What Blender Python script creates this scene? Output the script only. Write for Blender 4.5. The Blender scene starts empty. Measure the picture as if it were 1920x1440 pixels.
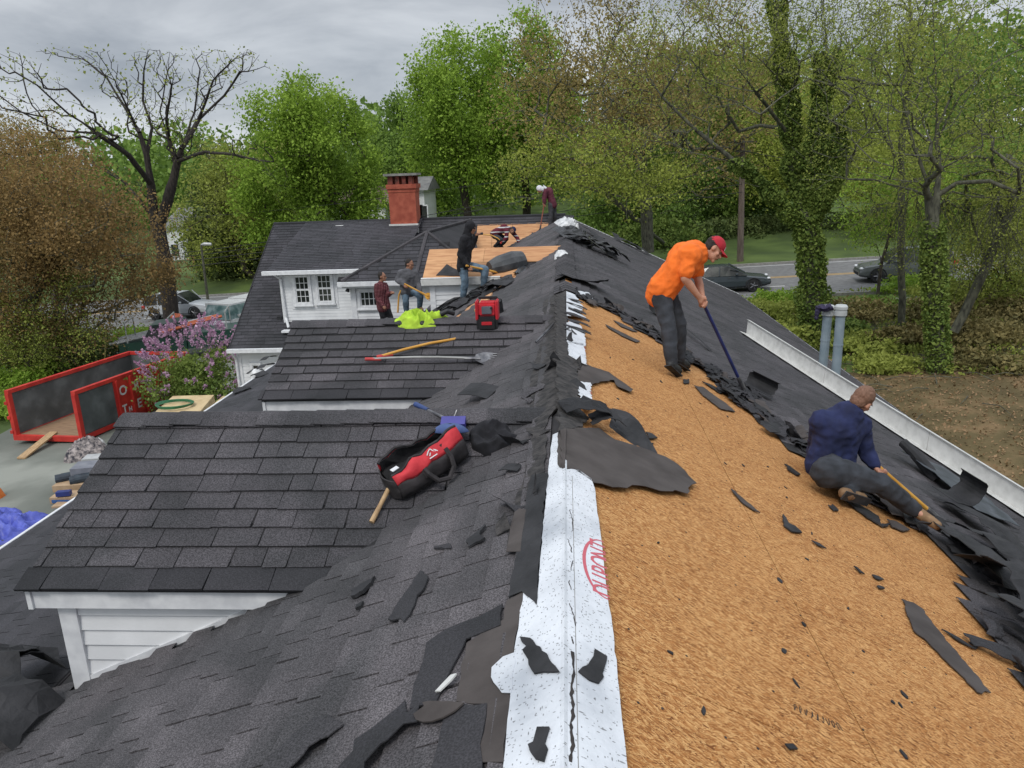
import bpy, bmesh, math, random
import numpy as np
from mathutils import Vector, Matrix, noise as mn

random.seed(7); RNG = np.random.default_rng(7)
S = bpy.context.scene
COL = S.collection
rad = math.radians

# ------------------------------------------------------------------ camera
FPX = 1442.0
PITCH, YAW, ROLL = rad(15.5), rad(4.4), 0.036
CAM = np.array([0.03, 0.0, 1.6])
FW = np.array([-math.sin(YAW)*math.cos(PITCH), math.cos(YAW)*math.cos(PITCH), -math.sin(PITCH)])
_rt = np.array([math.cos(YAW), math.sin(YAW), 0.0]); _up = np.cross(_rt, FW)
RT = math.cos(ROLL)*_rt - math.sin(ROLL)*_up
UP = math.cos(ROLL)*_up + math.sin(ROLL)*_rt
cd = bpy.data.cameras.new('camera'); cam = bpy.data.objects.new('camera', cd); COL.objects.link(cam)
cd.sensor_width = 36; cd.lens = 36*FPX/1920; cd.clip_end = 2000; cd.clip_start = 0.05
cam.matrix_world = Matrix(((RT[0], UP[0], -FW[0], CAM[0]), (RT[1], UP[1], -FW[1], CAM[1]), (RT[2], UP[2], -FW[2], CAM[2]), (0, 0, 0, 1)))
S.camera = cam

# ------------------------------------------------------------------ sky, sun, exposure
SUN_EL, SUN_AZ = rad(52), rad(200)
W = bpy.data.worlds.new('World'); S.world = W; W.use_nodes = True
nt = W.node_tree; nt.nodes.clear()
def wn(t, **k):
    n = nt.nodes.new(t)
    for a, b in k.items(): setattr(n, a, b)
    return n
sky = wn('ShaderNodeTexSky', sky_type='NISHITA', sun_disc=False); sky.sun_elevation = SUN_EL; sky.sun_rotation = SUN_AZ
tc = wn('ShaderNodeTexCoord'); sep = wn('ShaderNodeSeparateXYZ'); nt.links.new(tc.outputs['Generated'], sep.inputs[0])
mp = wn('ShaderNodeMapping'); mp.inputs['Scale'].default_value = (1.0, 1.0, 3.6); nt.links.new(tc.outputs['Generated'], mp.inputs[0])
nz = wn('ShaderNodeTexNoise'); nz.inputs['Scale'].default_value = 3.4; nz.inputs['Detail'].default_value = 6; nz.inputs['Roughness'].default_value = .55; nz.inputs['Distortion'].default_value = .3
nt.links.new(mp.outputs[0], nz.inputs['Vector'])
cr = wn('ShaderNodeValToRGB'); e = cr.color_ramp.elements
e[0].position = .34; e[0].color = (2.7, 2.95, 3.35, 1); e[1].position = .66; e[1].color = (5.6, 5.85, 6.2, 1)
nt.links.new(nz.outputs['Fac'], cr.inputs[0])
# an overcast dome: paler rim at the horizon, darker belly above it, bright overhead
zr = wn('ShaderNodeValToRGB'); z = zr.color_ramp.elements
z[0].position = 0.0; z[0].color = (1.32,)*3+(1,); z[1].position = 1.0; z[1].color = (2.6,)*3+(1,)
a = z.new(.22); a.color = (.86,)*3+(1,); a = z.new(.10); a.color = (1.12,)*3+(1,); a = z.new(.5); a.color = (1.7,)*3+(1,)
nt.links.new(sep.outputs['Z'], zr.inputs[0])
mul = wn('ShaderNodeMix', data_type='RGBA', blend_type='MULTIPLY'); mul.inputs[0].default_value = 1
nt.links.new(cr.outputs[0], mul.inputs[6]); nt.links.new(zr.outputs[0], mul.inputs[7])
mx = wn('ShaderNodeMix', data_type='RGBA'); mx.inputs[0].default_value = .9
nt.links.new(sky.outputs[0], mx.inputs[6]); nt.links.new(mul.outputs[2], mx.inputs[7])
bg = wn('ShaderNodeBackground'); bg.inputs['Strength'].default_value = 0.118
out = wn('ShaderNodeOutputWorld'); nt.links.new(mx.outputs[2], bg.inputs[0]); nt.links.new(bg.outputs[0], out.inputs[0])
sd = bpy.data.lights.new('sun', 'SUN'); sd.energy = 1.5; sd.angle = rad(14); sd.color = (1, .96, .9)
sun = bpy.data.objects.new('sun', sd); COL.objects.link(sun)
_sv = Vector((math.sin(SUN_AZ)*math.cos(SUN_EL), math.cos(SUN_AZ)*math.cos(SUN_EL), math.sin(SUN_EL)))
sun.rotation_euler = _sv.to_track_quat('Z', 'Y').to_euler()
S.view_settings.view_transform = 'Standard'; S.view_settings.look = 'None'; S.view_settings.exposure = 0.0; S.view_settings.gamma = 1.0
S.cycles.max_bounces = 6; S.cycles.diffuse_bounces = 3; S.cycles.transparent_max_bounces = 4

# ------------------------------------------------------------------ from a pixel of the photograph to a point in the place
def ray(px, py): return FW + RT*(px-960)/FPX - UP*(py-720)/FPX
def hit(px, py, n, d0):
    r = ray(px, py); n = np.array(n, float)
    return CAM + r*((d0 - n@CAM)/(n@r))
def HY(px, py, y): return hit(px, py, (0, 1, 0), y)
def HX(px, py, x): return hit(px, py, (1, 0, 0), x)
GN, GD = (-.05, 0, 1), -5.75
def G(px, py): return hit(px, py, GN, GD)
def gz(x, y=0): return -5.75 + .05*max(-45, min(45, x))

def nrm(v): v = np.array(v, float); return v/(np.linalg.norm(v)+1e-9)
class Frame:
    def __init__(s, O, U, V, N): s.O, s.U, s.V, s.N = [np.array(q, float) for q in (O, U, V, N)]
    def P(s, u, v, h=0.0): return s.O + s.U*u + s.V*v + s.N*h
    def hit(s, px, py):
        p = hit(px, py, s.N, s.N@s.O) - s.O
        return (p@s.U, p@s.V)
M = .475; CM = 1/math.sqrt(1+M*M); SM = M*CM
LS = Frame((0, 0, 0), (-CM, 0, -SM), (0, 1, 0), (-SM, 0, CM))     # left slope of the main roof
RS = Frame((0, 0, 0), (CM, 0, -SM), (0, 1, 0), (SM, 0, CM))       # right slope
def dframe(yd, zd=-.05, s=.5):
    c = 1/math.sqrt(1+s*s); return Frame((0, yd, zd), (0, -c, -s*c), (1, 0, 0), (0, -s*c, c))
D1, D2, D3 = dframe(5.24), dframe(8.88), dframe(16.85, -.01, .475)
WS = Frame((0, 28.36, 0), (0, -1/math.sqrt(1.49), -.7/math.sqrt(1.49)), (1, 0, 0), (0, -.7/math.sqrt(1.49), 1/math.sqrt(1.49)))
XL, ZB, XE, ZE = -3.45, -3.45*M, -6.5, -2.38                       # break of the left slope, outer eave of the lean-to
_ll = math.hypot(XL-XE, ZB-ZE)
LR = Frame((XL, 0, ZB), ((XE-XL)/_ll, 0, (ZE-ZB)/_ll), (0, 1, 0), ((ZE-ZB)/_ll, 0, (XL-XE)/_ll))

# ------------------------------------------------------------------ mesh building
class MB:
    def __init__(s): s.v = []; s.f = []; s.t = []; s.m = []
    def add(s, vs, fs, tone=0.0, mi=0):
        b = len(s.v); s.v.extend([tuple(p) for p in vs]); s.f.extend([tuple(i+b for i in f) for f in fs])
        s.t.extend([tone]*len(fs)); s.m.extend([mi]*len(fs)); return s
    def hexa(s, p, tone=0.0, mi=0):   # p: four bottom corners, then the four above them
        return s.add(p, [(0, 3, 2, 1), (4, 5, 6, 7), (0, 1, 5, 4), (1, 2, 6, 5), (2, 3, 7, 6), (3, 0, 4, 7)], tone, mi)
    def box(s, a, b, tone=0.0, mi=0):
        x0, y0, z0 = a; x1, y1, z1 = b
        return s.hexa([(x0, y0, z0), (x1, y0, z0), (x1, y1, z0), (x0, y1, z0), (x0, y0, z1), (x1, y0, z1), (x1, y1, z1), (x0, y1, z1)], tone, mi)
    def fbox(s, F, u0, u1, v0, v1, h0, h1, tone=0.0, mi=0):
        return s.hexa([F.P(u0, v0, h0), F.P(u1, v0, h0), F.P(u1, v1, h0), F.P(u0, v1, h0), F.P(u0, v0, h1), F.P(u1, v0, h1), F.P(u1, v1, h1), F.P(u0, v1, h1)], tone, mi)
    def prism(s, poly, off, tone=0.0, mi=0):   # polygon (3-D points) pushed along off
        n = len(poly); off = np.array(off, float); P = [np.array(q, float) for q in poly]
        vs = P + [q+off for q in P]
        fs = [tuple(range(n-1, -1, -1)), tuple(range(n, 2*n))] + [(i, (i+1) % n, n+(i+1) % n, n+i) for i in range(n)]
        return s.add(vs, fs, tone, mi)
    def tube(s, pts, r, n=8, cap=True, tone=0.0, mi=0):
        pts = [np.array(p, float) for p in pts]; k = len(pts)
        rs = [r]*k if np.isscalar(r) else list(r)
        vs = []; up = np.array([0, 0, 1.0]); prev = None
        for i, p in enumerate(pts):
            d = pts[min(i+1, k-1)] - pts[max(i-1, 0)]; d = d/(np.linalg.norm(d)+1e-9)
            a = (prev if prev is not None else (up if abs(d[2]) < .9 else np.array([1.0, 0, 0])))
            a = a - d*(a@d); a = a/(np.linalg.norm(a)+1e-9); prev = a; b = np.cross(d, a)
            for j in range(n):
                t = 2*math.pi*j/n; vs.append(p + rs[i]*(a*math.cos(t)+b*math.sin(t)))
        fs = [(i*n+j, i*n+(j+1) % n, (i+1)*n+(j+1) % n, (i+1)*n+j) for i in range(k-1) for j in range(n)]
        if cap: fs += [tuple(range(n-1, -1, -1)), tuple((k-1)*n+j for j in range(n))]
        return s.add(vs, fs, tone, mi)
    def ell(s, c, r, R=None, nu=12, nv=8, tone=0.0, mi=0):
        c = np.array(c, float); r = np.array([r]*3 if np.isscalar(r) else r, float); R = np.eye(3) if R is None else np.array(R)
        vs = []
        for i in range(nv+1):
            th = math.pi*i/nv
            for j in range(nu):
                ph = 2*math.pi*j/nu
                vs.append(c + R@(r*np.array([math.sin(th)*math.cos(ph), math.sin(th)*math.sin(ph), math.cos(th)])))
        fs = [(i*nu+j, (i+1)*nu+j, (i+1)*nu+(j+1) % nu, i*nu+(j+1) % nu) for i in range(nv) for j in range(nu)]
        return s.add(vs, fs, tone, mi)
    def cap(s, a, b, ra, rb, n=10):    # tapered capsule as closed pieces, for the voxel union
        a = np.array(a, float); b = np.array(b, float)
        s.tube([a, b], [ra, rb], n); s.ell(a, ra*.995, None, n, 6); s.ell(b, rb*.995, None, n, 6); return s
    def grid(s, fn, nx, ny, th, tone=0.0, mi=0):   # fn(i/nx, j/ny) -> (point, normal); a sheet with thickness
        vs = []; vb = []
        for i in range(nx+1):
            for j in range(ny+1):
                p, n = fn(i/nx, j/ny); vs.append(p); vb.append(np.array(p)-np.array(n)*th)
        q = lambda i, j: i*(ny+1)+j
        N_ = len(vs); fs = []
        for i in range(nx):
            for j in range(ny):
                a, b, c, d = q(i, j), q(i+1, j), q(i+1, j+1), q(i, j+1)
                fs += [(a, b, c, d), (d+N_, c+N_, b+N_, a+N_)]
        for i in range(nx): fs += [(q(i, 0), q(i, 0)+N_, q(i+1, 0)+N_, q(i+1, 0)), (q(i+1, ny), q(i+1, ny)+N_, q(i, ny)+N_, q(i, ny))]
        for j in range(ny): fs += [(q(0, j+1), q(0, j+1)+N_, q(0, j)+N_, q(0, j)), (q(nx, j), q(nx, j)+N_, q(nx, j+1)+N_, q(nx, j+1))]
        return s.add(vs+vb, fs, tone, mi)
    def mesh(s, name, mats=(), smooth=False):
        me = bpy.data.meshes.new(name); me.from_pydata([tuple(map(float, p)) for p in s.v], [], s.f)
        for m in (mats if isinstance(mats, (list, tuple)) else [mats]): me.materials.append(m)
        if any(s.t):
            at = me.attributes.new('tone', 'FLOAT', 'FACE'); at.data.foreach_set('value', np.array(s.t, np.float32))
        if any(s.m): me.polygons.foreach_set('material_index', s.m)
        if smooth: me.polygons.foreach_set('use_smooth', [True]*len(me.polygons))
        me.update(); return me

def tagp(o, label=None, cat=None, group=None, kind=None):
    if label: o['label'] = label
    if cat: o['category'] = cat
    if group: o['group'] = group
    if kind: o['kind'] = kind
    return o
def wloc(o):
    l = Vector((0, 0, 0))
    while o is not None: l = l + o.location; o = o.parent
    return l
def obj(name, mb, mat, parent=None, label=None, cat=None, group=None, kind=None, smooth=False, local=False):
    me = mb if isinstance(mb, bpy.types.Mesh) else mb.mesh(name, mat, smooth)
    o = bpy.data.objects.new(name, me); COL.objects.link(o)
    if parent is not None:
        o.parent = parent
        if not local: o.matrix_parent_inverse = Matrix.Translation(-ROOTLOC.get(parent.name, Vector((0, 0, 0))))
    return tagp(o, label, cat, group, kind)
ROOTLOC = {}
def empty(name, loc, label, cat, group=None):
    o = bpy.data.objects.new(name, None); COL.objects.link(o); o.location = Vector([float(c) for c in loc]); o.empty_display_size = .2
    ROOTLOC[o.name] = o.location.copy()
    return tagp(o, label, cat, group)
def strip(o):   # a child placed under a mesh whose own vertices are in world space keeps world space
    return o

# ------------------------------------------------------------------ materials
def mat(name, c1, c2=None, scale=8, rough=.85, bump=0, bscale=None, stretch=None, rnd=0, tone=0, c3=None, metal=0, detail=6, spec=None, trans=0, contrast=(.35, .65), extra=None):
    m = bpy.data.materials.new(name); m.use_nodes = True; t = m.node_tree; N = t.nodes; L = t.links
    b = N['Principled BSDF']; b.inputs['Roughness'].default_value = rough; b.inputs['Metallic'].default_value = metal
    if spec is not None: b.inputs['Specular IOR Level'].default_value = spec
    tcn = N.new('ShaderNodeTexCoord'); vec = tcn.outputs['Object']
    if stretch:
        mpn = N.new('ShaderNodeMapping'); mpn.inputs['Scale'].default_value = stretch; L.new(vec, mpn.inputs[0]); vec = mpn.outputs[0]
    if c2 is None: b.inputs['Base Color'].default_value = (*c1, 1)
    nzn = N.new('ShaderNodeTexNoise'); nzn.inputs['Scale'].default_value = scale; nzn.inputs['Detail'].default_value = detail
    L.new(vec, nzn.inputs['Vector']); colr = None
    if c2 is not None:
        rp = N.new('ShaderNodeValToRGB'); rp.color_ramp.elements[0].position = contrast[0]; rp.color_ramp.elements[1].position = contrast[1]
        rp.color_ramp.elements[0].color = (*c1, 1); rp.color_ramp.elements[1].color = (*c2, 1)
        if c3: q = rp.color_ramp.elements.new((contrast[0]+contrast[1])/2); q.color = (*c3, 1)
        fac = nzn.outputs['Fac']
        if rnd or tone:
            oi = N.new('ShaderNodeObjectInfo'); at = N.new('ShaderNodeAttribute'); at.attribute_name = 'tone'
            def mth(op, a, b_):
                q = N.new('ShaderNodeMath'); q.operation = op
                for i, x in enumerate((a, b_)):
                    if isinstance(x, (int, float)): q.inputs[i].default_value = x
                    else: L.new(x, q.inputs[i])
                return q.outputs[0]
            if rnd: fac = mth('ADD', fac, mth('MULTIPLY', mth('SUBTRACT', oi.outputs['Random'], .5), rnd))
            if tone: fac = mth('ADD', fac, mth('MULTIPLY', at.outputs['Fac'], tone))
        L.new(fac, rp.inputs[0]); colr = rp.outputs[0]; L.new(colr, b.inputs['Base Color'])
    if bump:
        bn = N.new('ShaderNodeBump'); bn.inputs['Strength'].default_value = 1; bn.inputs['Distance'].default_value = bump
        n2 = N.new('ShaderNodeTexNoise'); n2.inputs['Scale'].default_value = bscale or scale*4; n2.inputs['Detail'].default_value = 4
        L.new(vec, n2.inputs['Vector']); L.new(n2.outputs['Fac'], bn.inputs['Height']); L.new(bn.outputs[0], b.inputs['Normal'])
    if trans:
        tr = N.new('ShaderNodeBsdfTranslucent'); ms = N.new('ShaderNodeMixShader'); ms.inputs[0].default_value = trans
        if colr: L.new(colr, tr.inputs[0])
        else: tr.inputs[0].default_value = (*c1, 1)
        L.new(b.outputs[0], ms.inputs[1]); L.new(tr.outputs[0], ms.inputs[2]); L.new(ms.outputs[0], N['Material Output'].inputs[0])
    if extra: extra(m, t, b, colr, vec)
    return m

def granules(amount=.5, gscale=130, wet=.28, wscale=1.1, mossy=.0):
    def f(m, t, b, colr, vec):
        N, L = t.nodes, t.links
        tcn = N.new('ShaderNodeTexCoord')
        g = N.new('ShaderNodeTexNoise'); g.inputs['Scale'].default_value = gscale; g.inputs['Detail'].default_value = 2; L.new(tcn.outputs['Object'], g.inputs['Vector'])
        gr = N.new('ShaderNodeValToRGB'); gr.color_ramp.elements[0].position = .38; gr.color_ramp.elements[1].position = .66
        lo = 1-amount; gr.color_ramp.elements[0].color = (lo, lo, lo, 1); gr.color_ramp.elements[1].color = (1+amount*1.6,)*3+(1,)
        L.new(g.outputs['Fac'], gr.inputs[0])
        w = N.new('ShaderNodeTexNoise'); w.inputs['Scale'].default_value = wscale; w.inputs['Detail'].default_value = 5; w.inputs['Distortion'].default_value = .6; L.new(tcn.outputs['Object'], w.inputs['Vector'])
        wr = N.new('ShaderNodeValToRGB'); wr.color_ramp.elements[0].position = .40; wr.color_ramp.elements[1].position = .52
        wr.color_ramp.elements[0].color = (1-wet, 1-wet*.93, 1-wet*.9, 1); wr.color_ramp.elements[1].color = (1.05, 1.03, 1.05, 1); L.new(w.outputs['Fac'], wr.inputs[0])
        m1 = N.new('ShaderNodeMix'); m1.data_type = 'RGBA'; m1.blend_type = 'MULTIPLY'; m1.inputs[0].default_value = 1
        m2 = N.new('ShaderNodeMix'); m2.data_type = 'RGBA'; m2.blend_type = 'MULTIPLY'; m2.inputs[0].default_value = 1
        L.new(colr, m1.inputs[6]); L.new(gr.outputs[0], m1.inputs[7]); L.new(m1.outputs[2], m2.inputs[6]); L.new(wr.outputs[0], m2.inputs[7])
        L.new(m2.outputs[2], b.inputs['Base Color'])
        bn = N.new('ShaderNodeBump'); bn.inputs['Distance'].default_value = .0022; bn.inputs['Strength'].default_value = .8
        L.new(g.outputs['Fac'], bn.inputs['Height']); L.new(bn.outputs[0], b.inputs['Normal'])
    return f

mt = {}
mt['shingle'] = mat('shingle', (.034, .033, .0355), (.094, .088, .093), 2.2, .9, rnd=.45, tone=.22, c3=(.056, .053, .057), contrast=(.15, 1.05), extra=granules(.48))
mt['shingle_worn'] = mat('weathered_shingle', (.046, .044, .046), (.125, .116, .120), 2.2, .9, rnd=.35, tone=.2, c3=(.077, .072, .075), contrast=(.15, 1.05), extra=granules(.5, 150, .32, .8))
mt['shingle_far'] = mat('shingle_far', (.021, .022, .026), (.054, .053, .060), 1.4, .9, rnd=.3, tone=.5, c3=(.036, .036, .040), contrast=(.15, 1.0), extra=granules(.3, 120, .25, .5))
mt['shingle_dark'] = mat('shingle_dark', (.016, .0165, .019), (.040, .039, .043), 2.2, .9, rnd=.5, tone=.3, contrast=(.15, 1.0), extra=granules(.3))
mt['felt'] = mat('felt', (.009, .0095, .011), (.030, .030, .033), 5, .75, .01, 18)
mt['felt_brown'] = mat('felt_brown', (.045, .037, .034), (.075, .064, .06), 5, .85, .002, 40)
mt['tar_rough'] = mat('tar_rough', (.018, .0175, .018), (.062, .057, .055), 16, .95, .02, 30)
mt['gap'] = mat('shadowed_lower_ply', (.010, .010, .011), (.022, .021, .022), 6, .95)  # near-black lower ply: shade of the gaps between tabs put into its colour
mt['slab'] = mat('slab', (.02, .02, .022), (.035, .033, .036), 6, .95)
mt['white_sid'] = mat('white_siding', (.66, .67, .68), (.78, .79, .8), 3, .45, rnd=.15)
mt['white_trim'] = mat('white_trim', (.62, .63, .65), (.78, .79, .8), 9, .5, rnd=.1)
mt['alu'] = mat('weathered_white_metal', (.54, .54, .52), (.66, .66, .64), 9, .5, .001, 30, stretch=(1, 1, 1), c3=(.61, .61, .59))
mt['glass'] = mat('window_glass', (.012, .014, .016), (.05, .055, .05), 1.5, .12, spec=.3)
def scuffs(m, t, b, colr, vec):
    N, L = t.nodes, t.links; fac = None
    for sc_, st, th in ((7, (1, 3.2, 1), .055), (15, (3.6, 1, 1), .085), (26, (1, 2.5, 1), .11), (40, (2, 1, 1), .12)):
        mp_ = N.new('ShaderNodeMapping'); mp_.inputs['Scale'].default_value = st; mp_.inputs['Rotation'].default_value = (0, 0, sc_*.3); L.new(vec, mp_.inputs[0])
        v = N.new('ShaderNodeTexVoronoi'); v.inputs['Scale'].default_value = sc_; L.new(mp_.outputs[0], v.inputs['Vector'])
        r = N.new('ShaderNodeValToRGB'); r.color_ramp.elements[0].position = th; r.color_ramp.elements[0].color = (.22, .21, .2, 1); r.color_ramp.elements[1].position = th*1.7; r.color_ramp.elements[1].color = (1, 1, 1, 1); L.new(v.outputs['Distance'], r.inputs[0])
        q = N.new('ShaderNodeMix'); q.data_type = 'RGBA'; q.blend_type = 'MULTIPLY'; q.inputs[0].default_value = .8; L.new(colr if fac is None else fac, q.inputs[6]); L.new(r.outputs[0], q.inputs[7]); fac = q.outputs[2]
    L.new(fac, b.inputs['Base Color'])
mt['wrap'] = mat('white_underlayment', (.42, .45, .49), (.70, .73, .77), 2.6, .5, .014, 7, c3=(.60, .63, .67), contrast=(.30, .58), extra=scuffs)
mt['ink_red'] = mat('red_print', (.55, .12, .15)); mt['ink_black'] = mat('black_print', (.03, .03, .03))
mt['crack'] = mat('torn_crack', (.05, .04, .035), (.02, .018, .018), 20)
mt['brick'] = mat('painted_red_brick', (.30, .062, .035), (.42, .105, .06), 5, .8, .006, 18)
mt['soot'] = mat('sooty_clay', (.08, .03, .022), (.2, .05, .035), 9, .9)
mt['concrete'] = mat('concrete', (.18, .18, .17), (.3, .29, .27), 7, .9)

def osb_mat(name, dark, mid, light, k=1.2):
    m = bpy.data.materials.new(name); m.use_nodes = True; t = m.node_tree; N, L = t.nodes, t.links; b = N['Principled BSDF']
    b.inputs['Roughness'].default_value = .8; b.inputs['Specular IOR Level'].default_value = .25
    tcn = N.new('ShaderNodeTexCoord')
    wob = N.new('ShaderNodeTexNoise'); wob.inputs['Scale'].default_value = 3; wob.inputs['Detail'].default_value = 3; L.new(tcn.outputs['Object'], wob.inputs['Vector'])
    wv = N.new('ShaderNodeVectorMath'); wv.operation = 'MULTIPLY_ADD'; L.new(wob.outputs['Color'], wv.inputs[0]); wv.inputs[1].default_value = (.05, .09, 0); L.new(tcn.outputs['Object'], wv.inputs[2])
    outs = []
    for ang, sc in ((6, (200, 40)), (40, (180, 36)), (-35, (150, 30)), (70, (230, 48)), (-65, (190, 40))):
        r = N.new('ShaderNodeMapping'); r.inputs['Rotation'].default_value = (0, 0, rad(ang)); r.inputs['Scale'].default_value = (1, 1, 0.001)
        L.new(wv.outputs[0], r.inputs[0])
        r2 = N.new('ShaderNodeMapping'); r2.inputs['Scale'].default_value = (sc[0]*k, sc[1]*k, 1); L.new(r.outputs[0], r2.inputs[0])
        v = N.new('ShaderNodeTexVoronoi'); v.voronoi_dimensions = '2D'; v.inputs['Scale'].default_value = 1; v.inputs['Randomness'].default_value = 1
        L.new(r2.outputs[0], v.inputs['Vector']); s = N.new('ShaderNodeSeparateColor'); L.new(v.outputs['Color'], s.inputs[0])
        outs.append((s.outputs[0], s.outputs[1], v.outputs['Distance']))
    val = outs[0][0]; dist = outs[0][2]
    for o in outs[1:]:
        st = N.new('ShaderNodeMath'); st.operation = 'GREATER_THAN'; L.new(o[1], st.inputs[0]); st.inputs[1].default_value = .52
        for which in (0, 1):
            q = N.new('ShaderNodeMix'); L.new(st.outputs[0], q.inputs[0]); L.new(val if which == 0 else dist, q.inputs[2]); L.new(o[0] if which == 0 else o[2], q.inputs[3])
            if which == 0: nv = q.outputs[0]
            else: nd = q.outputs[0]
        val, dist = nv, nd
    big = N.new('ShaderNodeTexNoise'); big.inputs['Scale'].default_value = 2.2; big.inputs['Detail'].default_value = 6; L.new(tcn.outputs['Object'], big.inputs['Vector'])
    a1 = N.new('ShaderNodeMath'); a1.operation = 'MULTIPLY_ADD'; L.new(val, a1.inputs[0]); a1.inputs[1].default_value = .85
    a2 = N.new('ShaderNodeMath'); a2.operation = 'MULTIPLY'; L.new(big.outputs['Fac'], a2.inputs[0]); a2.inputs[1].default_value = .30; L.new(a2.outputs[0], a1.inputs[2])
    rp = N.new('ShaderNodeValToRGB'); E = rp.color_ramp.elements; E[0].position = .12; E[0].color = (*dark, 1); E[1].position = .92; E[1].color = (*light, 1)
    q = E.new(.5); q.color = (*mid, 1); q = E.new(.28); q.color = tuple((dark[i]+mid[i]*2)/3 for i in range(3))+(1,); L.new(a1.outputs[0], rp.inputs[0])
    # thin dark edges between some flakes
    ed = N.new('ShaderNodeValToRGB'); ed.color_ramp.elements[0].position = .0; ed.color_ramp.elements[0].color = (1, 1, 1, 1); ed.color_ramp.elements[1].position = 1.0; ed.color_ramp.elements[1].color = (.62, .58, .55, 1)
    L.new(dist, ed.inputs[0]); mm = N.new('ShaderNodeMix'); mm.data_type = 'RGBA'; mm.blend_type = 'MULTIPLY'; mm.inputs[0].default_value = .8
    L.new(rp.outputs[0], mm.inputs[6]); L.new(ed.outputs[0], mm.inputs[7])
    # specks and nail holes
    sp = N.new('ShaderNodeTexVoronoi'); sp.inputs['Scale'].default_value = 7; L.new(tcn.outputs['Object'], sp.inputs['Vector'])
    sr = N.new('ShaderNodeValToRGB'); sr.color_ramp.elements[0].position = .03; sr.color_ramp.elements[0].color = (.12, .09, .08, 1); sr.color_ramp.elements[1].position = .055; sr.color_ramp.elements[1].color = (1, 1, 1, 1)
    L.new(sp.outputs['Distance'], sr.inputs[0]); m3 = N.new('ShaderNodeMix'); m3.data_type = 'RGBA'; m3.blend_type = 'MULTIPLY'; m3.inputs[0].default_value = 1
    L.new(mm.outputs[2], m3.inputs[6]); L.new(sr.outputs[0], m3.inputs[7]); L.new(m3.outputs[2], b.inputs['Base Color'])
    bn = N.new('ShaderNodeBump'); bn.inputs['Distance'].default_value = .002; L.new(dist, bn.inputs['Height']); L.new(bn.outputs[0], b.inputs['Normal'])
    return m
mt['osb'] = osb_mat('osb_board', (.14, .042, .011), (.47, .205, .062), (.74, .43, .175))
mt['ply'] = mat('sheathing_plywood', (.42, .20, .09), (.6, .33, .16), 2.5, .8, 0, None, (1, 6, 6), rnd=.2, c3=(.5, .26, .12))
mt['wood'] = mat('pale_wood', (.32, .2, .1), (.5, .34, .18), 4, .7, 0, None, (8, 1, 8))
mt['skin'] = mat('skin', (.42, .2, .13), (.52, .27, .18), 12, .6)
mt['skin2'] = mat('tan_skin', (.26, .12, .07), (.33, .16, .1), 12, .6)
def cloth(name, c, k=1.25, **kw): return mat(name, tuple(x/k for x in c), tuple(min(1, x*k) for x in c), 9, .9, kw.get('bump', .0025), kw.get('bs', 48))

# ------------------------------------------------------------------ ground and road
def road_y(x): return 48.2 - .14*x
gm = mat('ground', (.045, .075, .014), (.10, .15, .03), .35, .95, c3=(.07, .11, .02))
mt['ground'] = gm
g = MB(); xs = [-400, -200, -120, -80, -60, -45] + list(range(-40, 45, 5)) + [45, 60, 80, 120, 200, 400]
ys = [-60, -30, 0, 15, 30, 45, 60, 75, 90, 110, 140, 200, 400, 700]
def gnd(x, y):
    z = gz(x)
    if y > 62: z += (y-62)*.03 + (1.5*math.sin(x*.05+y*.03)+1.5)*min(1, (y-62)/60)
    return z
for y in ys:
    for x in xs: g.v.append((x, y, gnd(x, y)))
nx_ = len(xs)
for j in range(len(ys)-1):
    for i in range(nx_-1):
        a = j*nx_+i; g.f.append((a, a+1, a+1+nx_, a+nx_)); g.t.append(0); g.m.append(0)
obj('ground', g, gm, kind='structure')
def ground_sheet(name, pts, h, m, kind='structure', cell=None):
    b = MB(); n = len(pts); b.add([(x, y, gz(x)+h) for x, y in pts], [tuple(range(n))]); return obj(name, b, m, kind=kind)
def lane_strip(name, off0, off1, x0, x1, h, m):
    b = MB(); k = max(2, int((x1-x0)/5)); d = 1/math.sqrt(1+.14**2)
    P = []
    for i in range(k+1):
        x = x0+(x1-x0)*i/k
        for o in (off0, off1): yy = road_y(x)+o/d; P.append((x, yy, gz(x)+h))
    b.add(P, [(2*i, 2*i+2, 2*i+3, 2*i+1) for i in range(k)]); return obj(name, b, m, kind='structure')
asph = mat('asphalt', (.13, .13, .13), (.19, .19, .188), 3, .9, .003, 60)
paint_w = mat('white_road_paint', (.6, .6, .58), (.7, .7, .68), 20); paint_y = mat('yellow_road_paint', (.5, .3, .07), (.55, .35, .1), 20)
lane_strip('road', -6.4, 6.4, -90, 90, .03, asph)
lane_strip('road_line', -6.0, -5.86, -90, 90, .036, paint_w); lane_strip('road_line', 5.7, 5.84, -90, 90, .036, paint_w)
lane_strip('road_line', .25, .4, -90, 90, .036, paint_y); lane_strip('road_line', .6, .75, -90, 90, .036, paint_y)
for i in range(-8, 9): lane_strip('road_dash', -2.9, -2.75, i*9.5, i*9.5+2.6, .036, paint_w)
kb = MB(); concr = mat('kerb_concrete', (.2, .195, .18), (.3, .29, .27), 6)
def kerb(off, sgn):
    b = MB(); d = 1/math.sqrt(1+.14**2); k = 36
    for i in range(k):
        xa, xb = -90+i*5, -85+i*5
        q = lambda x, o, h: (x, road_y(x)+o/d, gz(x)+h)
        b.hexa([q(xa, off, -.1), q(xb, off, -.1), q(xb, off+.18*sgn, -.1), q(xa, off+.18*sgn, -.1), q(xa, off, .15), q(xb, off, .15), q(xb, off+.18*sgn, .15), q(xa, off+.18*sgn, .15)])
    return obj('kerb', b, concr, kind='structure')
kerb(6.42, 1); kerb(-6.42, -1)
lane_strip('pavement', -9.6, -8.1, -2, 90, .05, concr)
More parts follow.
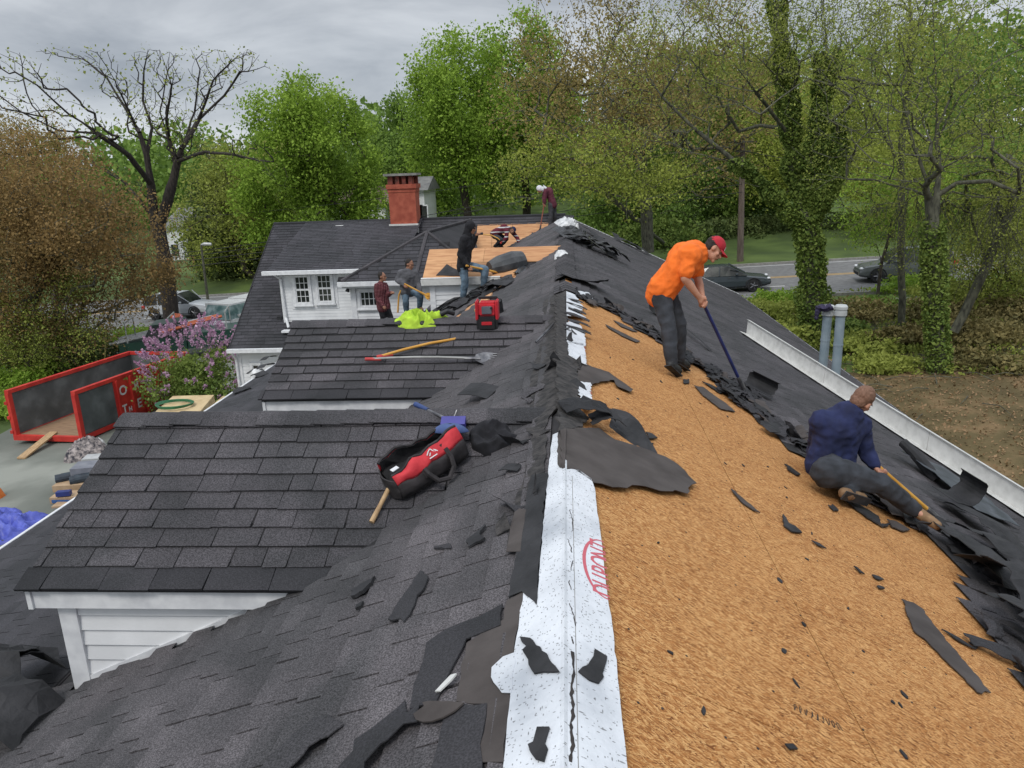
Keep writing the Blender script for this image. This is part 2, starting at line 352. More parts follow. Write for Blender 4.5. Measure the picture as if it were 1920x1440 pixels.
lot = mat('parking_lot', (.12, .13, .11), (.26, .27, .235), .28, .85, .003, 30, c3=(.165, .175, .15), contrast=(.4, .62))
ground_sheet('parking_lot', [(-44, 5), (-3, 5), (-3, 41.5), (-30, 45.2), (-36, 45.2), (-24, 36), (-20.6, 30), (-20, 24), (-24, 15)], .012, lot)
litter = mat('leaf_litter_ground', (.085, .062, .022), (.19, .125, .058), 1.1, .95, .02, 9, c3=(.115, .085, .033))
ground_sheet('leaf_litter_ground', [(2, -5), (44, -5), (44, 26.5), (30, 27.5), (17, 25.5), (13, 26.5), (10.3, 25), (6.5, 27), (6.2, 5)], .012, litter)
brush_m = mat('brush_floor', (.05, .055, .018), (.12, .095, .045), .8, .95, .02, 6, c3=(.055, .06, .02))
ground_sheet('brush_floor', [(10.4, 25), (13, 26.5), (17, 25.5), (30, 27.5), (44, 26.5), (44, 31), (16, 36.5), (10.5, 36)], .016, brush_m)

# ------------------------------------------------------------------ leaves, trees, bushes
def leaf_mesh(name, centers, size, m, tones=None, flat=.4, aspect=.62, tris=False, jitter=.35):
    n = len(centers); c = np.asarray(centers)
    d = RNG.normal(size=(n, 3)); d[:, 2] *= 1; d /= np.linalg.norm(d, axis=1)[:, None]
    nn = RNG.normal(size=(n, 3)); nn[:, 2] += flat; a = np.cross(d, nn); a /= (np.linalg.norm(a, axis=1)[:, None]+1e-9)
    s = size*(1+jitter*RNG.normal(size=(n, 1))).clip(.35, 2)
    v = np.stack([c - d*s, c + a*s*aspect, c + d*s, c - a*s*aspect], 1).reshape(-1, 3)
    me = bpy.data.meshes.new(name); me.vertices.add(4*n); me.vertices.foreach_set('co', v.astype(np.float32).ravel())
    me.loops.add(4*n); me.loops.foreach_set('vertex_index', np.arange(4*n, dtype=np.int32))
    me.polygons.add(n); me.polygons.foreach_set('loop_start', np.arange(0, 4*n, 4, dtype=np.int32))
    try: me.polygons.foreach_set('loop_total', np.full(n, 4, np.int32))
    except Exception: pass
    me.materials.append(m)
    at = me.attributes.new('tone', 'FLOAT', 'FACE'); at.data.foreach_set('value', (tones if tones is not None else RNG.random(n)).astype(np.float32))
    me.update(calc_edges=True); me.validate(); return me

LK = 1.75
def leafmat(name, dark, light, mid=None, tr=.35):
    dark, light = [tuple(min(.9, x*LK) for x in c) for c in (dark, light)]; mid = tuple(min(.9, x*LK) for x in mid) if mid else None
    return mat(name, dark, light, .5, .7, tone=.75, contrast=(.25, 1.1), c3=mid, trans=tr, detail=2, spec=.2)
LM = dict(
    green=leafmat('maple_leaf', (.05, .088, .012), (.175, .255, .036), (.105, .17, .022)),
    deep=leafmat('deep_green_leaf', (.036, .068, .016), (.125, .19, .04), (.075, .125, .024)),
    olive=leafmat('olive_leaf', (.065, .08, .018), (.20, .225, .05), (.12, .145, .03)),
    bronze=leafmat('bronze_leaf', (.075, .058, .022), (.21, .165, .06), (.135, .11, .038)),
    russet=leafmat('russet_bud', (.060, .045, .019), (.19, .125, .050), (.118, .084, .034)),
    ivy=leafmat('ivy_leaf', (.028, .05, .012), (.12, .16, .035), (.06, .095, .02), .2),
    yellow=leafmat('yellow_green_leaf', (.075, .095, .018), (.22, .25, .05), (.135, .165, .03)),
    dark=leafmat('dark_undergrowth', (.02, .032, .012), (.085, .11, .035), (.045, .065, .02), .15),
    brush=leafmat('dry_brush', (.04, .037, .015), (.14, .115, .045), (.08, .072, .027), .1),
    lilac=leafmat('lilac_flower', (.16, .075, .14), (.36, .24, .32), (.25, .14, .22), .3))
bark = mat('bark', (.028, .022, .017), (.10, .085, .065), 5, .95, .03, 8, (3, 3, .6))
bark_g = mat('lichen_bark', (.045, .045, .035), (.14, .14, .10), 5, .95, .03, 8, (2, 2, .7))
bark_d = mat('dark_bark', (.014, .011, .010), (.05, .04, .034), 5, .95, .03, 8, (3, 3, .6))

def grow(seeds, targets, step=.9, wig=.14, rng=None, up=.15):
    """nodes (n,3), parent index, from seed polylines [(pts, parent polyline index or None)] and targets reached by the nearest branch"""
    rng = rng or RNG
    nodes = []; par = []
    for pts, att in seeds:
        pts = [np.array(p, float) for p in pts]
        last = -1
        if att is not None:
            d = np.linalg.norm(np.array(nodes)-pts[0], axis=1); last = int(np.argmin(d))
        for i, p in enumerate(pts):
            if i == 0:
                if last < 0: nodes.append(p); par.append(-1); last = len(nodes)-1
                continue
            a = np.array(nodes[last]); L = np.linalg.norm(p-a); k = max(1, int(L/step))
            for q in range(1, k+1):
                nodes.append(a+(p-a)*q/k + (rng.normal(size=3)*wig*.35*step if q < k else 0)); par.append(last); last = len(nodes)-1
    base = np.array(nodes[0]); hb = len(seeds[0][0])
    tg = np.asarray(targets); root = np.array(seeds[0][0][-1], float)
    order = np.argsort(np.linalg.norm(tg-root, axis=1)); tips = []
    first = max(1, int(len(nodes)*.0))
    zmin = base[2] + (root[2]-base[2])*.45
    A = np.zeros((len(nodes)+len(tg)*14+10, 3)); A[:len(nodes)] = nodes; n = len(nodes)
    D = np.zeros_like(A); D[:, 2] = 1
    for i_ in range(1, n):
        if par[i_] >= 0: D[i_] = nrm(A[i_]-A[par[i_]])
    for ti in order:
        p = tg[ti]; d = p-A[:n]; L = np.linalg.norm(d, axis=1); cosb = np.einsum('ij,ij->i', d, D[:n])/(L+1e-6)
        cost = L*(1+.75*(1-cosb)) + np.maximum(0, -(d[:, 2]))*.9 + (A[:n, 2] < zmin)*6
        i = int(np.argmin(cost)); a = A[i].copy(); L = L[i]; k = max(1, min(12, int(L/step))); last = i
        ctl = a + nrm(D[i]*.55+(p-a)/(L+1e-6)*.45)*L*.45
        for q in range(1, k+1):
            t = q/k; c = a*(1-t)**2 + ctl*2*t*(1-t) + p*t*t + (rng.normal(size=3)*wig*step*.6 if q < k else 0)
            A[n] = c; D[n] = nrm(c-A[last]); par.append(last); last = n; n += 1
        tips.append(last)
    return A[:n], np.array(par), tips

def skeleton_mesh(name, A, par, r_tip, r_trunk, m, pw=.62, minr=0.0, sides=5):
    n = len(A); cnt = np.zeros(n); ch = np.zeros(n, int)
    for i in range(n-1, 0, -1):
        if ch[i] == 0: cnt[i] += 1
        if par[i] >= 0: cnt[par[i]] += cnt[i]; ch[par[i]] += 1
    cnt[0] = max(cnt[0], 1); mxc = cnt.max()
    r = r_tip + (r_trunk-r_tip)*((cnt-1)/(max(mxc-1, 1)))**pw
    b = MB(); V = []; Fc = []
    for i in range(1, n):
        p = par[i]
        if p < 0: continue
        d = A[i]-A[p]; L = np.linalg.norm(d)
        if L < 1e-5: continue
        d /= L; a = np.array([0, 0, 1.0]) if abs(d[2]) < .9 else np.array([1.0, 0, 0])
        a = a-d*(a@d); a /= np.linalg.norm(a); c = np.cross(d, a)
        k = sides+2 if r[i] > .12 else (sides if r[i] > .03 else 3)
        o = len(V); rp_ = min(r[p], r[i]*1.35+.004)
        for (q, rr) in ((A[p]-d*rp_*.3, rp_), (A[i], r[i])):
            for j in range(k): t = 2*math.pi*j/k; V.append(q+rr*(a*math.cos(t)+c*math.sin(t)))
        for j in range(k): Fc.append((o+j, o+(j+1) % k, o+k+(j+1) % k, o+k+j))
    b.add(V, Fc); return b.mesh(name, m, True), r

def lobes(c, r, n, per, seed, sig=.30, squash=1.0, shell=.62, zlo=-1.0):
    rg = np.random.default_rng(seed); out_ = []
    c = np.array(c, float); r = np.array(r, float)
    for i in range(n):
        while True:
            d = rg.normal(size=3); d /= np.linalg.norm(d)
            if d[2] > zlo: break
        rr = shell + (1-shell)*rg.random()**.6 if rg.random() < .8 else rg.random()*shell
        ctr = d*rr; k = max(2, int(per*(.5+rg.random())))
        q = ctr + rg.normal(size=(k, 3))*sig*(.5+.8*rg.random())*.6
        q = q[np.linalg.norm(q, axis=1) < 1.14]; out_.append(c+q*r)
    return np.concatenate(out_)

def tree(name, base, crown_c, crown_r, trunk_r, label, leafm, seed, cat='tree', group=None, barkm=None, nl=26, per=14, leaves=16, lsize=.16, lspread=.5,
         seeds=None, sig=.3, step=.9, rtip=.012, wig=.14, fork=.35, zlo=-.6, shell=.6, tonez=.25, extra_t=None, up=.15, pw=.62, lean=None):
    rg = np.random.default_rng(seed)
    base = np.array(base, float); cc = np.array(crown_c, float); cr_ = np.array(crown_r, float)
    tg = lobes(cc, cr_, nl, per, seed, sig, zlo=zlo, shell=shell)
    if extra_t is not None: tg = np.concatenate([tg, extra_t])
    if seeds is None:
        topz = cc[2]-cr_[2]*fork
        mid = base+(np.array([cc[0], cc[1], topz])-base)*.5 + rg.normal(size=3)*.25
        seeds = [([base, mid, np.array([cc[0]+rg.normal()*.2, cc[1], topz])], None)]
    A, par, tips = grow(seeds, tg, step, wig, rg, up)
    root = empty(name, base, label, cat, group)
    me, r = skeleton_mesh('trunk', A, par, rtip, trunk_r, barkm or bark, pw)
    obj('trunk', me, None, root)
    if leaves > 0:
        if leaves > 4: leaves = int(leaves*2.3); lsize *= .64; lspread *= .85
        T = A[tips]; P = A[par[tips]]
        k = leaves; t = rg.random((len(T), k, 1))
        q = P[:, None]*(1-t)+T[:, None]*t + rg.normal(size=(len(T), k, 3))*lspread*np.array([1, 1, .75])
        cl = rg.random((len(T), 1))*.5 + rg.random((len(T), k))*.5
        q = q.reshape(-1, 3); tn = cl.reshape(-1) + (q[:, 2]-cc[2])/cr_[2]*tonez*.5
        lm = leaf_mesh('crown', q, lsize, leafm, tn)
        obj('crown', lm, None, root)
    return root

def bush(name, c, r, label, leafm, seed, cat='bush', group=None, n=2500, lsize=.07, stems=10, sm=None, parts=('foliage', 'stem')):
    rg = np.random.default_rng(seed); c = np.array(c, float); r = np.array(r, float)
    root = empty(name, c, label, cat, group)
    lob = lobes(c+np.array([0, 0, r[2]*.35]), r*np.array([1.15, 1.15, .8]), 18, 9, seed, .42, zlo=-.4, shell=.3)
    q = lob[rg.integers(0, len(lob), n)] + rg.normal(size=(n, 3))*r*.13
    q[:, 2] = np.maximum(q[:, 2], c[2]+.02)
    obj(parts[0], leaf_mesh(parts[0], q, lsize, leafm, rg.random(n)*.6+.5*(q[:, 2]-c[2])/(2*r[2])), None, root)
    b = MB()
    for i in range(stems):
        t = lob[rg.integers(0, len(lob))]; m_ = (c+t)/2+rg.normal(size=3)*.1
        b.tube([c+rg.normal(size=3)*np.array([.12, .12, 0])*r, m_, t], [.025, .018, .008], 5)
    obj(parts[1], b, sm or bark, root)
    return root, lob

# ================================================================== THE HOUSE
house = empty('house', (0, 14, -5.6), 'white sided house with a long ridge, dark shingles half stripped down to boards', 'house')
YN, YF = -4.0, 27.2
def poly_in(poly, x, y):
    c = False; n = len(poly); j = n-1
    for i in range(n):
        xi, yi = poly[i]; xj, yj = poly[j]
        if (yi > y) != (yj > y) and x < (xj-xi)*(y-yi)/(yj-yi)+xi: c = not c
        j = i
    return c
RX = 5.97/CM
# slope decks (solid boards under the covering)
b = MB(); b.fbox(LS, 0, -XL/CM, YN, YF, -.16, -.012); left_roof = obj('roof_slope', b, mt['slab'], house, 'left slope of the main roof with three dormers')
b = MB(); b.fbox(RS, 0, RX, YN, YF, -.16, -.026); right_roof = obj('roof_slope', b, mt['slab'], house, 'right slope of the main roof, stripped to boards near the ridge')
b = MB(); b.fbox(LR, -.02, _ll, YN, 17.9, -.14, 0.0); lean = obj('lean_to_roof', b, mt['slab'], house, 'shallow lean-to roof below the left slope')
b = MB(); b.box((XE+.02, YN, ZE-.16), (XE+.06, 17.9, ZE-.03)); b.fbox(LR, _ll-.05, _ll+.012, YN, 17.92, -.01, .022)
obj('drip_edge', b, mt['white_trim'], lean)
# walls below the eaves
b = MB()
b.box((-6.2, YN+.3, -6.6), (5.6, 26.9, -2.95)); b.box((XL+.05, YN+.2, -3), (3.4, 26.9, -1.82))
obj('wall', b, mt['white_sid'], house)
b = MB(); b.prism([(0.0, 27.05, -.2), (5.5, 27.05, -2.85), (-3.3, 27.05, -2.85), (-3.3, 27.05, -1.75)], (0, -.1, 0)); obj('gable_wall', b, mt['white_sid'], house)
b = MB(); b.fbox(RS, RX-.03, RX+.02, YN, YF+.05, -.18, .02); b.fbox(RS, .1, RX+.02, YF, YF+.05, -.18, .03)
obj('eave_trim', b, mt['white_trim'], house)

EXPO = .143
def course_tabs(F, u0, u1, v0, v1, keep, rg, tw=(.14, .36), hb=.0, butt=.013, gap=.008, e=EXPO, wob=.004):
    """yield the tab boxes of every course between u0 and u1"""
    i = 0; u = u0
    while u < u1-.02:
        v = v0 - rg.random()*.3; uu = min(u+e, u1)
        while v < v1:
            w = rg.uniform(*tw); va, vb = max(v, v0), min(v+w-gap*rg.uniform(.6, 1.3), v1)
            if vb-va > .03 and keep((u+uu)/2, (va+vb)/2):
                yield i, u, uu+rg.normal()*wob, va, vb, rg
            v += w
        i += 1; u += e
def tab_verts(F, ua, ub, va, vb, hb, butt, rg):
    lift = .0025*rg.random(); j = lambda: rg.normal()*.0015
    sk = rg.normal()*.003
    return [F.P(ua, va, hb-.004), F.P(ub, va+sk, hb-.004), F.P(ub, vb+sk, hb-.004), F.P(ua, vb, hb-.004), F.P(ua, va, hb+.003), F.P(ub+j(), va+sk, hb+butt+lift), F.P(ub+j(), vb+sk, hb+butt+lift+abs(j())), F.P(ua, vb, hb+.003)]
def tab_box(b, F, ua, ub, va, vb, hb, butt, rg, tone):
    b.add(tab_verts(F, ua, ub, va, vb, hb, butt, rg), [(4, 5, 6, 7), (0, 1, 5, 4), (1, 2, 6, 5), (2, 3, 7, 6)], tone)
def base_courses(b, F, u0, u1, v0, v1, keep, hb, rg, e=EXPO, seg=.6, th=.006):
    u = u0
    while u < u1-.02:
        uu = min(u+e, u1); v = v0
        while v < v1:
            vb = min(v+seg, v1)
            if keep((u+uu)/2, (v+vb)/2):
                b.add([F.P(u, v, hb-.001), F.P(uu, v, hb+th), F.P(uu, vb, hb+th), F.P(u, vb, hb-.001), F.P(uu, v, hb-.006), F.P(uu, vb, hb-.006)], [(0, 1, 2, 3), (1, 4, 5, 2)], rg.random())
            v = vb
        u = uu
def cover(F, parent, u0, u1, v0, v1, keep, single, hb=0.0, seed=1, m='shingle', limit=300, butt2=.014, **kw):
    rg = np.random.default_rng(seed); st = MB(); bs_ = MB(); n = 0
    base_courses(bs_, F, u0, u1, v0, v1, keep, hb, rg)
    for i, ua, ub, va, vb, _ in course_tabs(F, u0, u1, v0, v1, keep, rg, **kw):
        tone = rg.random()
        if single is not None and n < limit and single((ua+ub)/2, (va+vb)/2):
            q = MB(); tab_box(q, F, ua, ub, va, vb, hb, butt2, rg, 0.0); obj('shingle', q, mt[m], parent); n += 1
        else: tab_box(st, F, ua, ub, va, vb, hb, butt2, rg, tone)
    obj('course_backing', bs_, mt['gap'], parent, kind='stuff')
    return obj('shingle_courses', st, mt[m], parent, kind='stuff'), n

# --- dormers: a lower core, own shingles, boards, trim
def dormer(F, yd, ye, xl, tag_label, seed, shingles=True, ov=.12, slope=.5):
    ze = F.P(math.hypot(yd-ye, .0)*math.sqrt(1+slope*slope), 0)[2]
    root_mb = MB(); zr = F.O[2]; yb = yd+(yd-ye)*1.05; zb = zr-slope*(yb-yd)
    # the roof shell: two slopes meeting at the dormer ridge, running into the main slope on the right
    xr0 = zr/M*1.0+.12
    root_mb.prism([(xl, ye+.01, ze-.012), (xl, yd, zr-.012), (xl, yb, zb-.03), (xl, yb, zb-.14), (xl, yd, zr-.10), (xl, ye+.01, ze-.028)], (-xl-.12, 0, 0))
    d = obj('dormer', root_mb, mt['slab'], house, tag_label)
    Ls = (yd-ye)*math.sqrt(1+slope*slope)
    def keep(u, v): # stop where the dormer plane dives under the main slope
        z = F.P(u, v)[2]; return v < z/M + .20
    if shingles:
        e = Ls/10.05
        cover(F, d, .05*e, Ls-e, xl+.004, -.05, keep, lambda u, v: v < F.P(u, v)[2]/M-.02, .0, seed, tw=(.15, .40), e=e)
        # darker starter strip of cut shingles along the eave, running out into a little swoop at the valley
        rg = np.random.default_rng(seed+5)
        for i, ua, ub, va, vb, _ in course_tabs(F, Ls-e, Ls+.015, xl-.03, -.4, keep, rg, tw=(.28, .4), gap=.005, e=e+.02):
            q = MB(); tab_box(q, F, ua, ub, va, vb, .004, .012, rg, 0); obj('starter_shingle', q, mt['shingle_dark'], d)
        # ridge caps folded over the ridge
        x = xl-.01; k = 0
        while x < -.2:
            w = .21+rg.normal()*.01; x1 = min(x+w, -.15); q = MB(); n = 5
            def fn(a, c, x=x, x1=x1, k=k, j1=rg.normal()*.006):
                t = (c-.5)*2; xx = x+(x1+.03-x)*a; h = .028+.006*(1-a) + .001*(k % 2)
                s_ = abs(t)*.165; y = yd-(1 if t < 0 else -1)*s_*.9; z = zr-abs(s_)*.44+h - .02*(1-abs(t))**3+j1*abs(t)
                return (xx, y, z), (0, 0, 1)
            q.grid(fn, 1, 6, .006); obj('ridge_cap', q, mt['shingle'], d, smooth=False); x += w; k += 1
    # side wall facing the camera with lap siding, cut along the main slope
    yw = ye+ov; xw = xl+.13; zt = ze-.14; zb0 = xw*M
    b = MB(); b.prism([(xw+.01, yw+.03, zb0), (xw+.01, yw+.03, zt+.1), (zt/M+.2, yw+.03, zt+.1)], (0, 2*(yd-yw)-.06, 0))
    obj('dormer_wall', b, mt['white_sid'], d)
    z = zt; n = 0
    while z > zb0+.02 and n < 16:
        z2 = max(z-.105, zb0+.0); xr1, xr2 = z/M+.0, z2/M
        if xr2-.05 > xw+.1:
            q = MB(); x0 = xw+.11
            q.add([(x0, yw, z), (xr1-.03, yw, z), (xr2-.03, yw-.016, z2), (x0, yw-.016, z2), (x0, yw+.02, z2), (xr2-.03, yw+.02, z2)], [(0, 1, 2, 3), (3, 2, 5, 4)])
            obj('siding_board', q, mt['white_sid'], d)
        z -= .105; n += 1
    q = MB(); q.hexa([(xw, yw-.03, xw*M-.01), (xw+.115, yw-.03, (xw+.115)*M-.01), (xw+.115, yw+.03, (xw+.115)*M-.01), (xw, yw+.03, xw*M-.01), (xw, yw-.03, zt), (xw+.115, yw-.03, zt), (xw+.115, yw+.03, zt), (xw, yw+.03, zt)])
    obj('corner_board', q, mt['white_trim'], d)
    q = MB(); q.prism([(xw+.1, yw-.024, (xw+.1)*M+.005), (xw+.1, yw-.024, (xw+.1)*M+.05), (zt/M-.0, yw-.024, zt+.01), (zt/M+.12, yw-.024, zt+.01)], (0, .02, 0)); obj('rake_trim', q, mt['white_trim'], d)
    q = MB(); xe = ze/M-.05; q.prism([(xl+.03, ye+.035, ze-.03), (xe+.05, ye+.035, ze-.03), (xe-.22, ye+.035, ze-.155), (xl+.03, ye+.035, ze-.155)], (0, .022, 0)); obj('fascia_board', q, mt['white_trim'], d)
    q = MB(); q.box((xl+.03, ye+.057, ze-.155), (xe-.2, yw+.02, ze-.14)); obj('soffit', q, mt['white_trim'], d)
    q = MB(); q.box((xl+.0, ye+.02, ze-.155), (xl+.03, ye+.3, ze-.035)); obj('fascia_return', q, mt['white_trim'], d)
    return d
d1 = dormer(D1, 5.24, 3.91, -3.27, 'nearest dormer with dark shingles and white lap siding', 11)
d2 = dormer(D2, 8.88, 7.66, -3.25, 'second dormer, with dark shingles and a white fascia', 12)
d3 = dormer(D3, 16.85, 15.80, -2.98, 'third dormer stripped to bare plywood', 13, shingles=False, slope=.475)
# metal cap and plywood sheets of the stripped dormer
L3 = (16.85-15.8)*math.sqrt(1+.475**2)
for i, (u0, u1, v0, v1) in enumerate([(0, .60, -2.97, -1.75), (.605, L3, -2.97, -2.42), (.605, L3, -2.415, -.9), (0, .60, -1.745, -.1)]):
    q = MB(); q.fbox(D3, u0, u1-.003, v0, v1, -.005, .012); obj('plywood_sheet', q, mt['ply'], d3)
q = MB(); q.fbox(D3, L3-.02, L3+.02, -3.0, -1.35, .013, .022); q.box((-3.0, 15.775, D3.P(L3, 0)[2]-.13), (-1.35, 15.79, D3.P(L3, 0)[2]+.0)); obj('metal_drip_cap', q, mt['alu'], d3)

# --- left slope shingles
DF = [(-3.3, 3.93, 6.5, D1), (-3.3, 7.68, 10.2, D2), (-3.0, 15.8, 18.0, D3)]
def left_keep(u, v):
    x, y, z = LS.P(u, v)
    for (xl, ya, yb, F) in DF:
        if ya+.15 < y < yb-.15:
            yd = F.O[1]; zd = F.O[2]-.48*abs(y-yd)
            if z < zd-.06: return False
    if y > 12.2 and u > (17.6-y)*.55 and u < (17.6-y)*.55+.32: return False   # the ripped strip below the stripped dormer
    return True
def near_left(u, v): return v < 4.4 and v > 1.1 and u < 3.4
cover(LS, left_roof, .10, -XL/CM, YN, YF, left_keep, near_left, .002, 21, 'shingle_worn', tw=(.14, .40), gap=.0125, butt2=.02)
b = MB(); st_keep = lambda u, v: True
rg = np.random.default_rng(5); base_courses(b, LR, .0, _ll, YN, 17.9, st_keep, .004, rg)
for i, ua, ub, va, vb, _ in course_tabs(LR, 0, _ll, YN, 17.9, st_keep, rg): tab_box(b, LR, ua, ub, va, vb, .004, .012, rg, rg.random())
obj('shingle_courses', b, mt['shingle_far'], lean, kind='stuff')
q = MB()
for i in range(2): q.fbox(LS, (17.6-15.6)*.55*0+.0, .01, 0, .01, -.02, -.015)
for i, (y0, y1) in enumerate([(12.3, 13.4), (13.42, 14.6), (14.62, 15.9)]):
    q = MB(); w = .36
    A_ = lambda y: max(0, (17.6-y)*.55)
    q.prism([LS.P(A_(y0)-.02, y0, -.012), LS.P(A_(y0)+w, y0, -.012), LS.P(A_(y1)+w, y1, -.012), LS.P(A_(y1)-.02, y1, -.012)], LS.N*.012); obj('plywood_sheet', q, mt['ply'], left_roof)

# --- right slope: OSB boards where it is stripped, shingles below and beyond
edge_px = [(1062, 553), (1085, 553), (1112, 563), (1135, 580), (1175, 603), (1212, 622), (1245, 655), (1262, 672), (1290, 676), (1330, 705), (1345, 735), (1392, 768), (1440, 808), (1478, 838), (1512, 852), (1545, 880), (1600, 925), (1662, 962), (1700, 985), (1732, 1008), (1762, 1040), (1785, 1075), (1803, 1110), (1800, 1130), (1822, 1170), (1862, 1205), (1880, 1240), (1920, 1292)]
edge_uv = [RS.hit(*p) for p in edge_px]
OSB_POLY = [(0, YN)] + [(0, 9.98)] + edge_uv + [(edge_uv[-1][0]+.55, 2.6), (edge_uv[-1][0]+1.0, YN)]
row = 0; u = 0.0
while u < 3.6:
    v = -1.6 + (1.22 if row % 2 else 0) + .11
    v = 2.39-2.44*2 - (1.35 if row % 2 else 0)
    while v < 10.4:
        u1, v1 = min(u+1.28, 3.9), v+2.44
        if any(poly_in(OSB_POLY, u+(u1-u)*a, v+2.44*c) for a in (.02, .3, .7, .98) for c in (.02, .35, .7, .98)):
            q = MB(); q.fbox(RS, u+.003, u1-.003, v+.003, v1-.004, -.022, -.010+RNG.random()*.0012); obj('osb_board', q, mt['osb'], right_roof)
        v += 2.44
    u += 1.28; row += 1
_jit = np.random.default_rng(3)
def right_keep(u, v):
    if v < 11.5 and u < 3.9: return not poly_in(OSB_POLY, u-.05-_jit.random()*.07, v+_jit.normal()*.06)
    return True
cover(RS, right_roof, .10, RX, YN, YF, right_keep, lambda u, v: 3.5 < v < 8.5 and u < 4.6, .006, 31, tw=(.16, .40), gap=.014, butt2=.017)

q = MB(); rgn = np.random.default_rng(61)
for j_ in range(32):
    v_ = .2+j_*.406
    for i_ in range(17):
        if rgn.random() < .35: continue
        u__ = .25+i_*.17+rgn.normal()*.03; vv_ = v_+rgn.normal()*.012
        if poly_in(OSB_POLY, u__+.1, vv_): q.prism([RS.P(u__+.0055*math.cos(t), vv_+.0055*math.sin(t), -.0086) for t in (0, 1.26, 2.51, 3.77, 5.03)], RS.N*.002)
obj('nail_heads', q, mt['crack'], right_roof, kind='stuff')
# --- main ridge: caps, with the ripped stretches
def ridge_fold(y0, y1, w, h, parent, m, name='ridge_cap', skew=0.0, lift=0.0, amp=0.0, label=None, x0=0.0):
    q = MB()
    def fn(a, c):
        t = (c-.5)*2; s_ = t*w; y = y0+(y1-y0)*a; z = -abs(s_)*.40 + h + .007*(1-a) + lift*(1-a)**2*abs(t)
        n_ = mn.noise(Vector((s_*9, y*7, 3.1)))*amp
        return (x0+s_+skew*a+n_*.4, y, z+n_), (0, 0, 1)
    q.grid(fn, 2, 6, .006); return obj(name, q, m, parent, label)
y = 10.35; rg = np.random.default_rng(9)
while y < 26.9:
    if not (11.1 < y < 11.7 or 20.2 < y < 23.6): ridge_fold(y, y+.24, .165+rg.normal()*.006, .033, house, mt['shingle'], amp=.004)
    y += .2
# adhesive-crusted remains of the old caps down to the white membrane
q = MB()
def fn(a, c):
    y = 3.3+(10.4-3.3)*a; lo_ = -.26+.035*math.sin(y*1.7); hi_ = -.12 if y < 5.0 else (-.12+.15*min(1, (y-5.0)/.35)); s_ = lo_+(hi_-lo_)*c
    n1 = mn.fractal(Vector((s_*14, y*5, 0)), .8, 2.1, 4); rag = .035*mn.noise(Vector((y*4.3, c*3, 7)))
    s2 = s_ + rag*(1 if c > .5 else -1)*abs(c-.5)*2
    return (s2, y, -abs(s2)*M + .022 + .008*n1), (0, 0, 1)
q.grid(fn, 260, 9, .02); obj('torn_cap_adhesive', q, mt['tar_rough'], house, 'crust of torn ridge caps and adhesive')

def rag_poly(pts, step, amp, rg):
    out_ = []; n = len(pts)
    for i in range(n):
        a = np.array(pts[i], float); c = np.array(pts[(i+1) % n], float); L = np.linalg.norm(c-a); k = max(1, int(L/step))
        for j in range(k):
            p = a+(c-a)*j/k; 
            if j: p = p + rg.normal(size=2)*amp
            out_.append(p)
    return out_
def sheet(name, F, pxs, h, th, m, parent=None, step=.04, amp=.006, seed=0, uv=False, **kw):
    rg = np.random.default_rng(seed); P = pxs if uv else [F.hit(*p) for p in pxs]
    P = rag_poly(P, step, amp, rg)
    if name == 'white_membrane': P = [(max(a, .0), c) for a, c in P]
    q = MB(); q.prism([F.P(a, c, h) for a, c in P], F.N*th)
    return obj(name, q, m, parent, **kw)
rq = dict(step=.03, amp=.004)
# white membrane straddling the ridge
sheet('white_membrane', RS, [(1055, 1500), (1175, 1500), (1168, 1440), (1156, 1320), (1145, 1200), (1134, 1130), (1123, 1020), (1115, 960), (1112, 925), (1105, 905), (1082, 888), (1056, 886)], .0235, .0025, mt['wrap'], house, seed=1, step=.05, amp=.0015, label='white self-adhering membrane on the right of the ridge')
mlp = [(1062, 1500), (950, 1500), (953, 1440), (962, 1340), (970, 1240), (980, 1173), (987, 1120), (1013, 1143), (1018, 1060), (1027, 960), (1032, 890), (1040, 822), (1058, 814), (1060, 886), (1062, 888)]
sheet('white_membrane', LS, mlp, .0255, .0025, mt['wrap'], house, seed=2, step=.05, amp=.002, label='white self-adhering membrane on the left of the ridge')
sheet('white_membrane', LS, [(966, 1312), (940, 1300), (928, 1282), (929, 1263), (950, 1243), (972, 1235)], .027, .0025, mt['wrap'], house, seed=3, label='torn white flap poking left of the membrane', **rq)
for i, (F, px) in enumerate([(RS, [(1062, 645), (1092, 650), (1098, 690), (1092, 688), (1064, 672)]), (RS, [(1082, 722), (1104, 724), (1107, 775), (1090, 773), (1083, 745)]),
        (RS, [(1056, 610), (1080, 606), (1094, 628), (1095, 655), (1062, 648), (1056, 632)]), (RS, [(1056, 548), (1075, 556), (1092, 580), (1086, 592), (1097, 600), (1060, 596), (1056, 580)]),
        (RS, [(1082, 549), (1102, 552), (1112, 568), (1108, 567), (1088, 557)])]):
    sheet('white_membrane', F, px, .03, .003, mt['wrap'], house, seed=10+i, step=.03, amp=.008, label=['', '', '', '', ''][i] or None)
sheet('ridge_underlay', RS, [(1040, 556), (1058, 556), (1062, 600), (1061, 645), (1066, 672), (1083, 682), (1082, 722), (1087, 745), (1084, 772), (1102, 790), (1080, 806), (1045, 815), (1040, 700)], .014, .012, mt['tar_rough'], house, seed=28, step=.05, amp=.012, label='dark crusted felt band just right of the ridge')
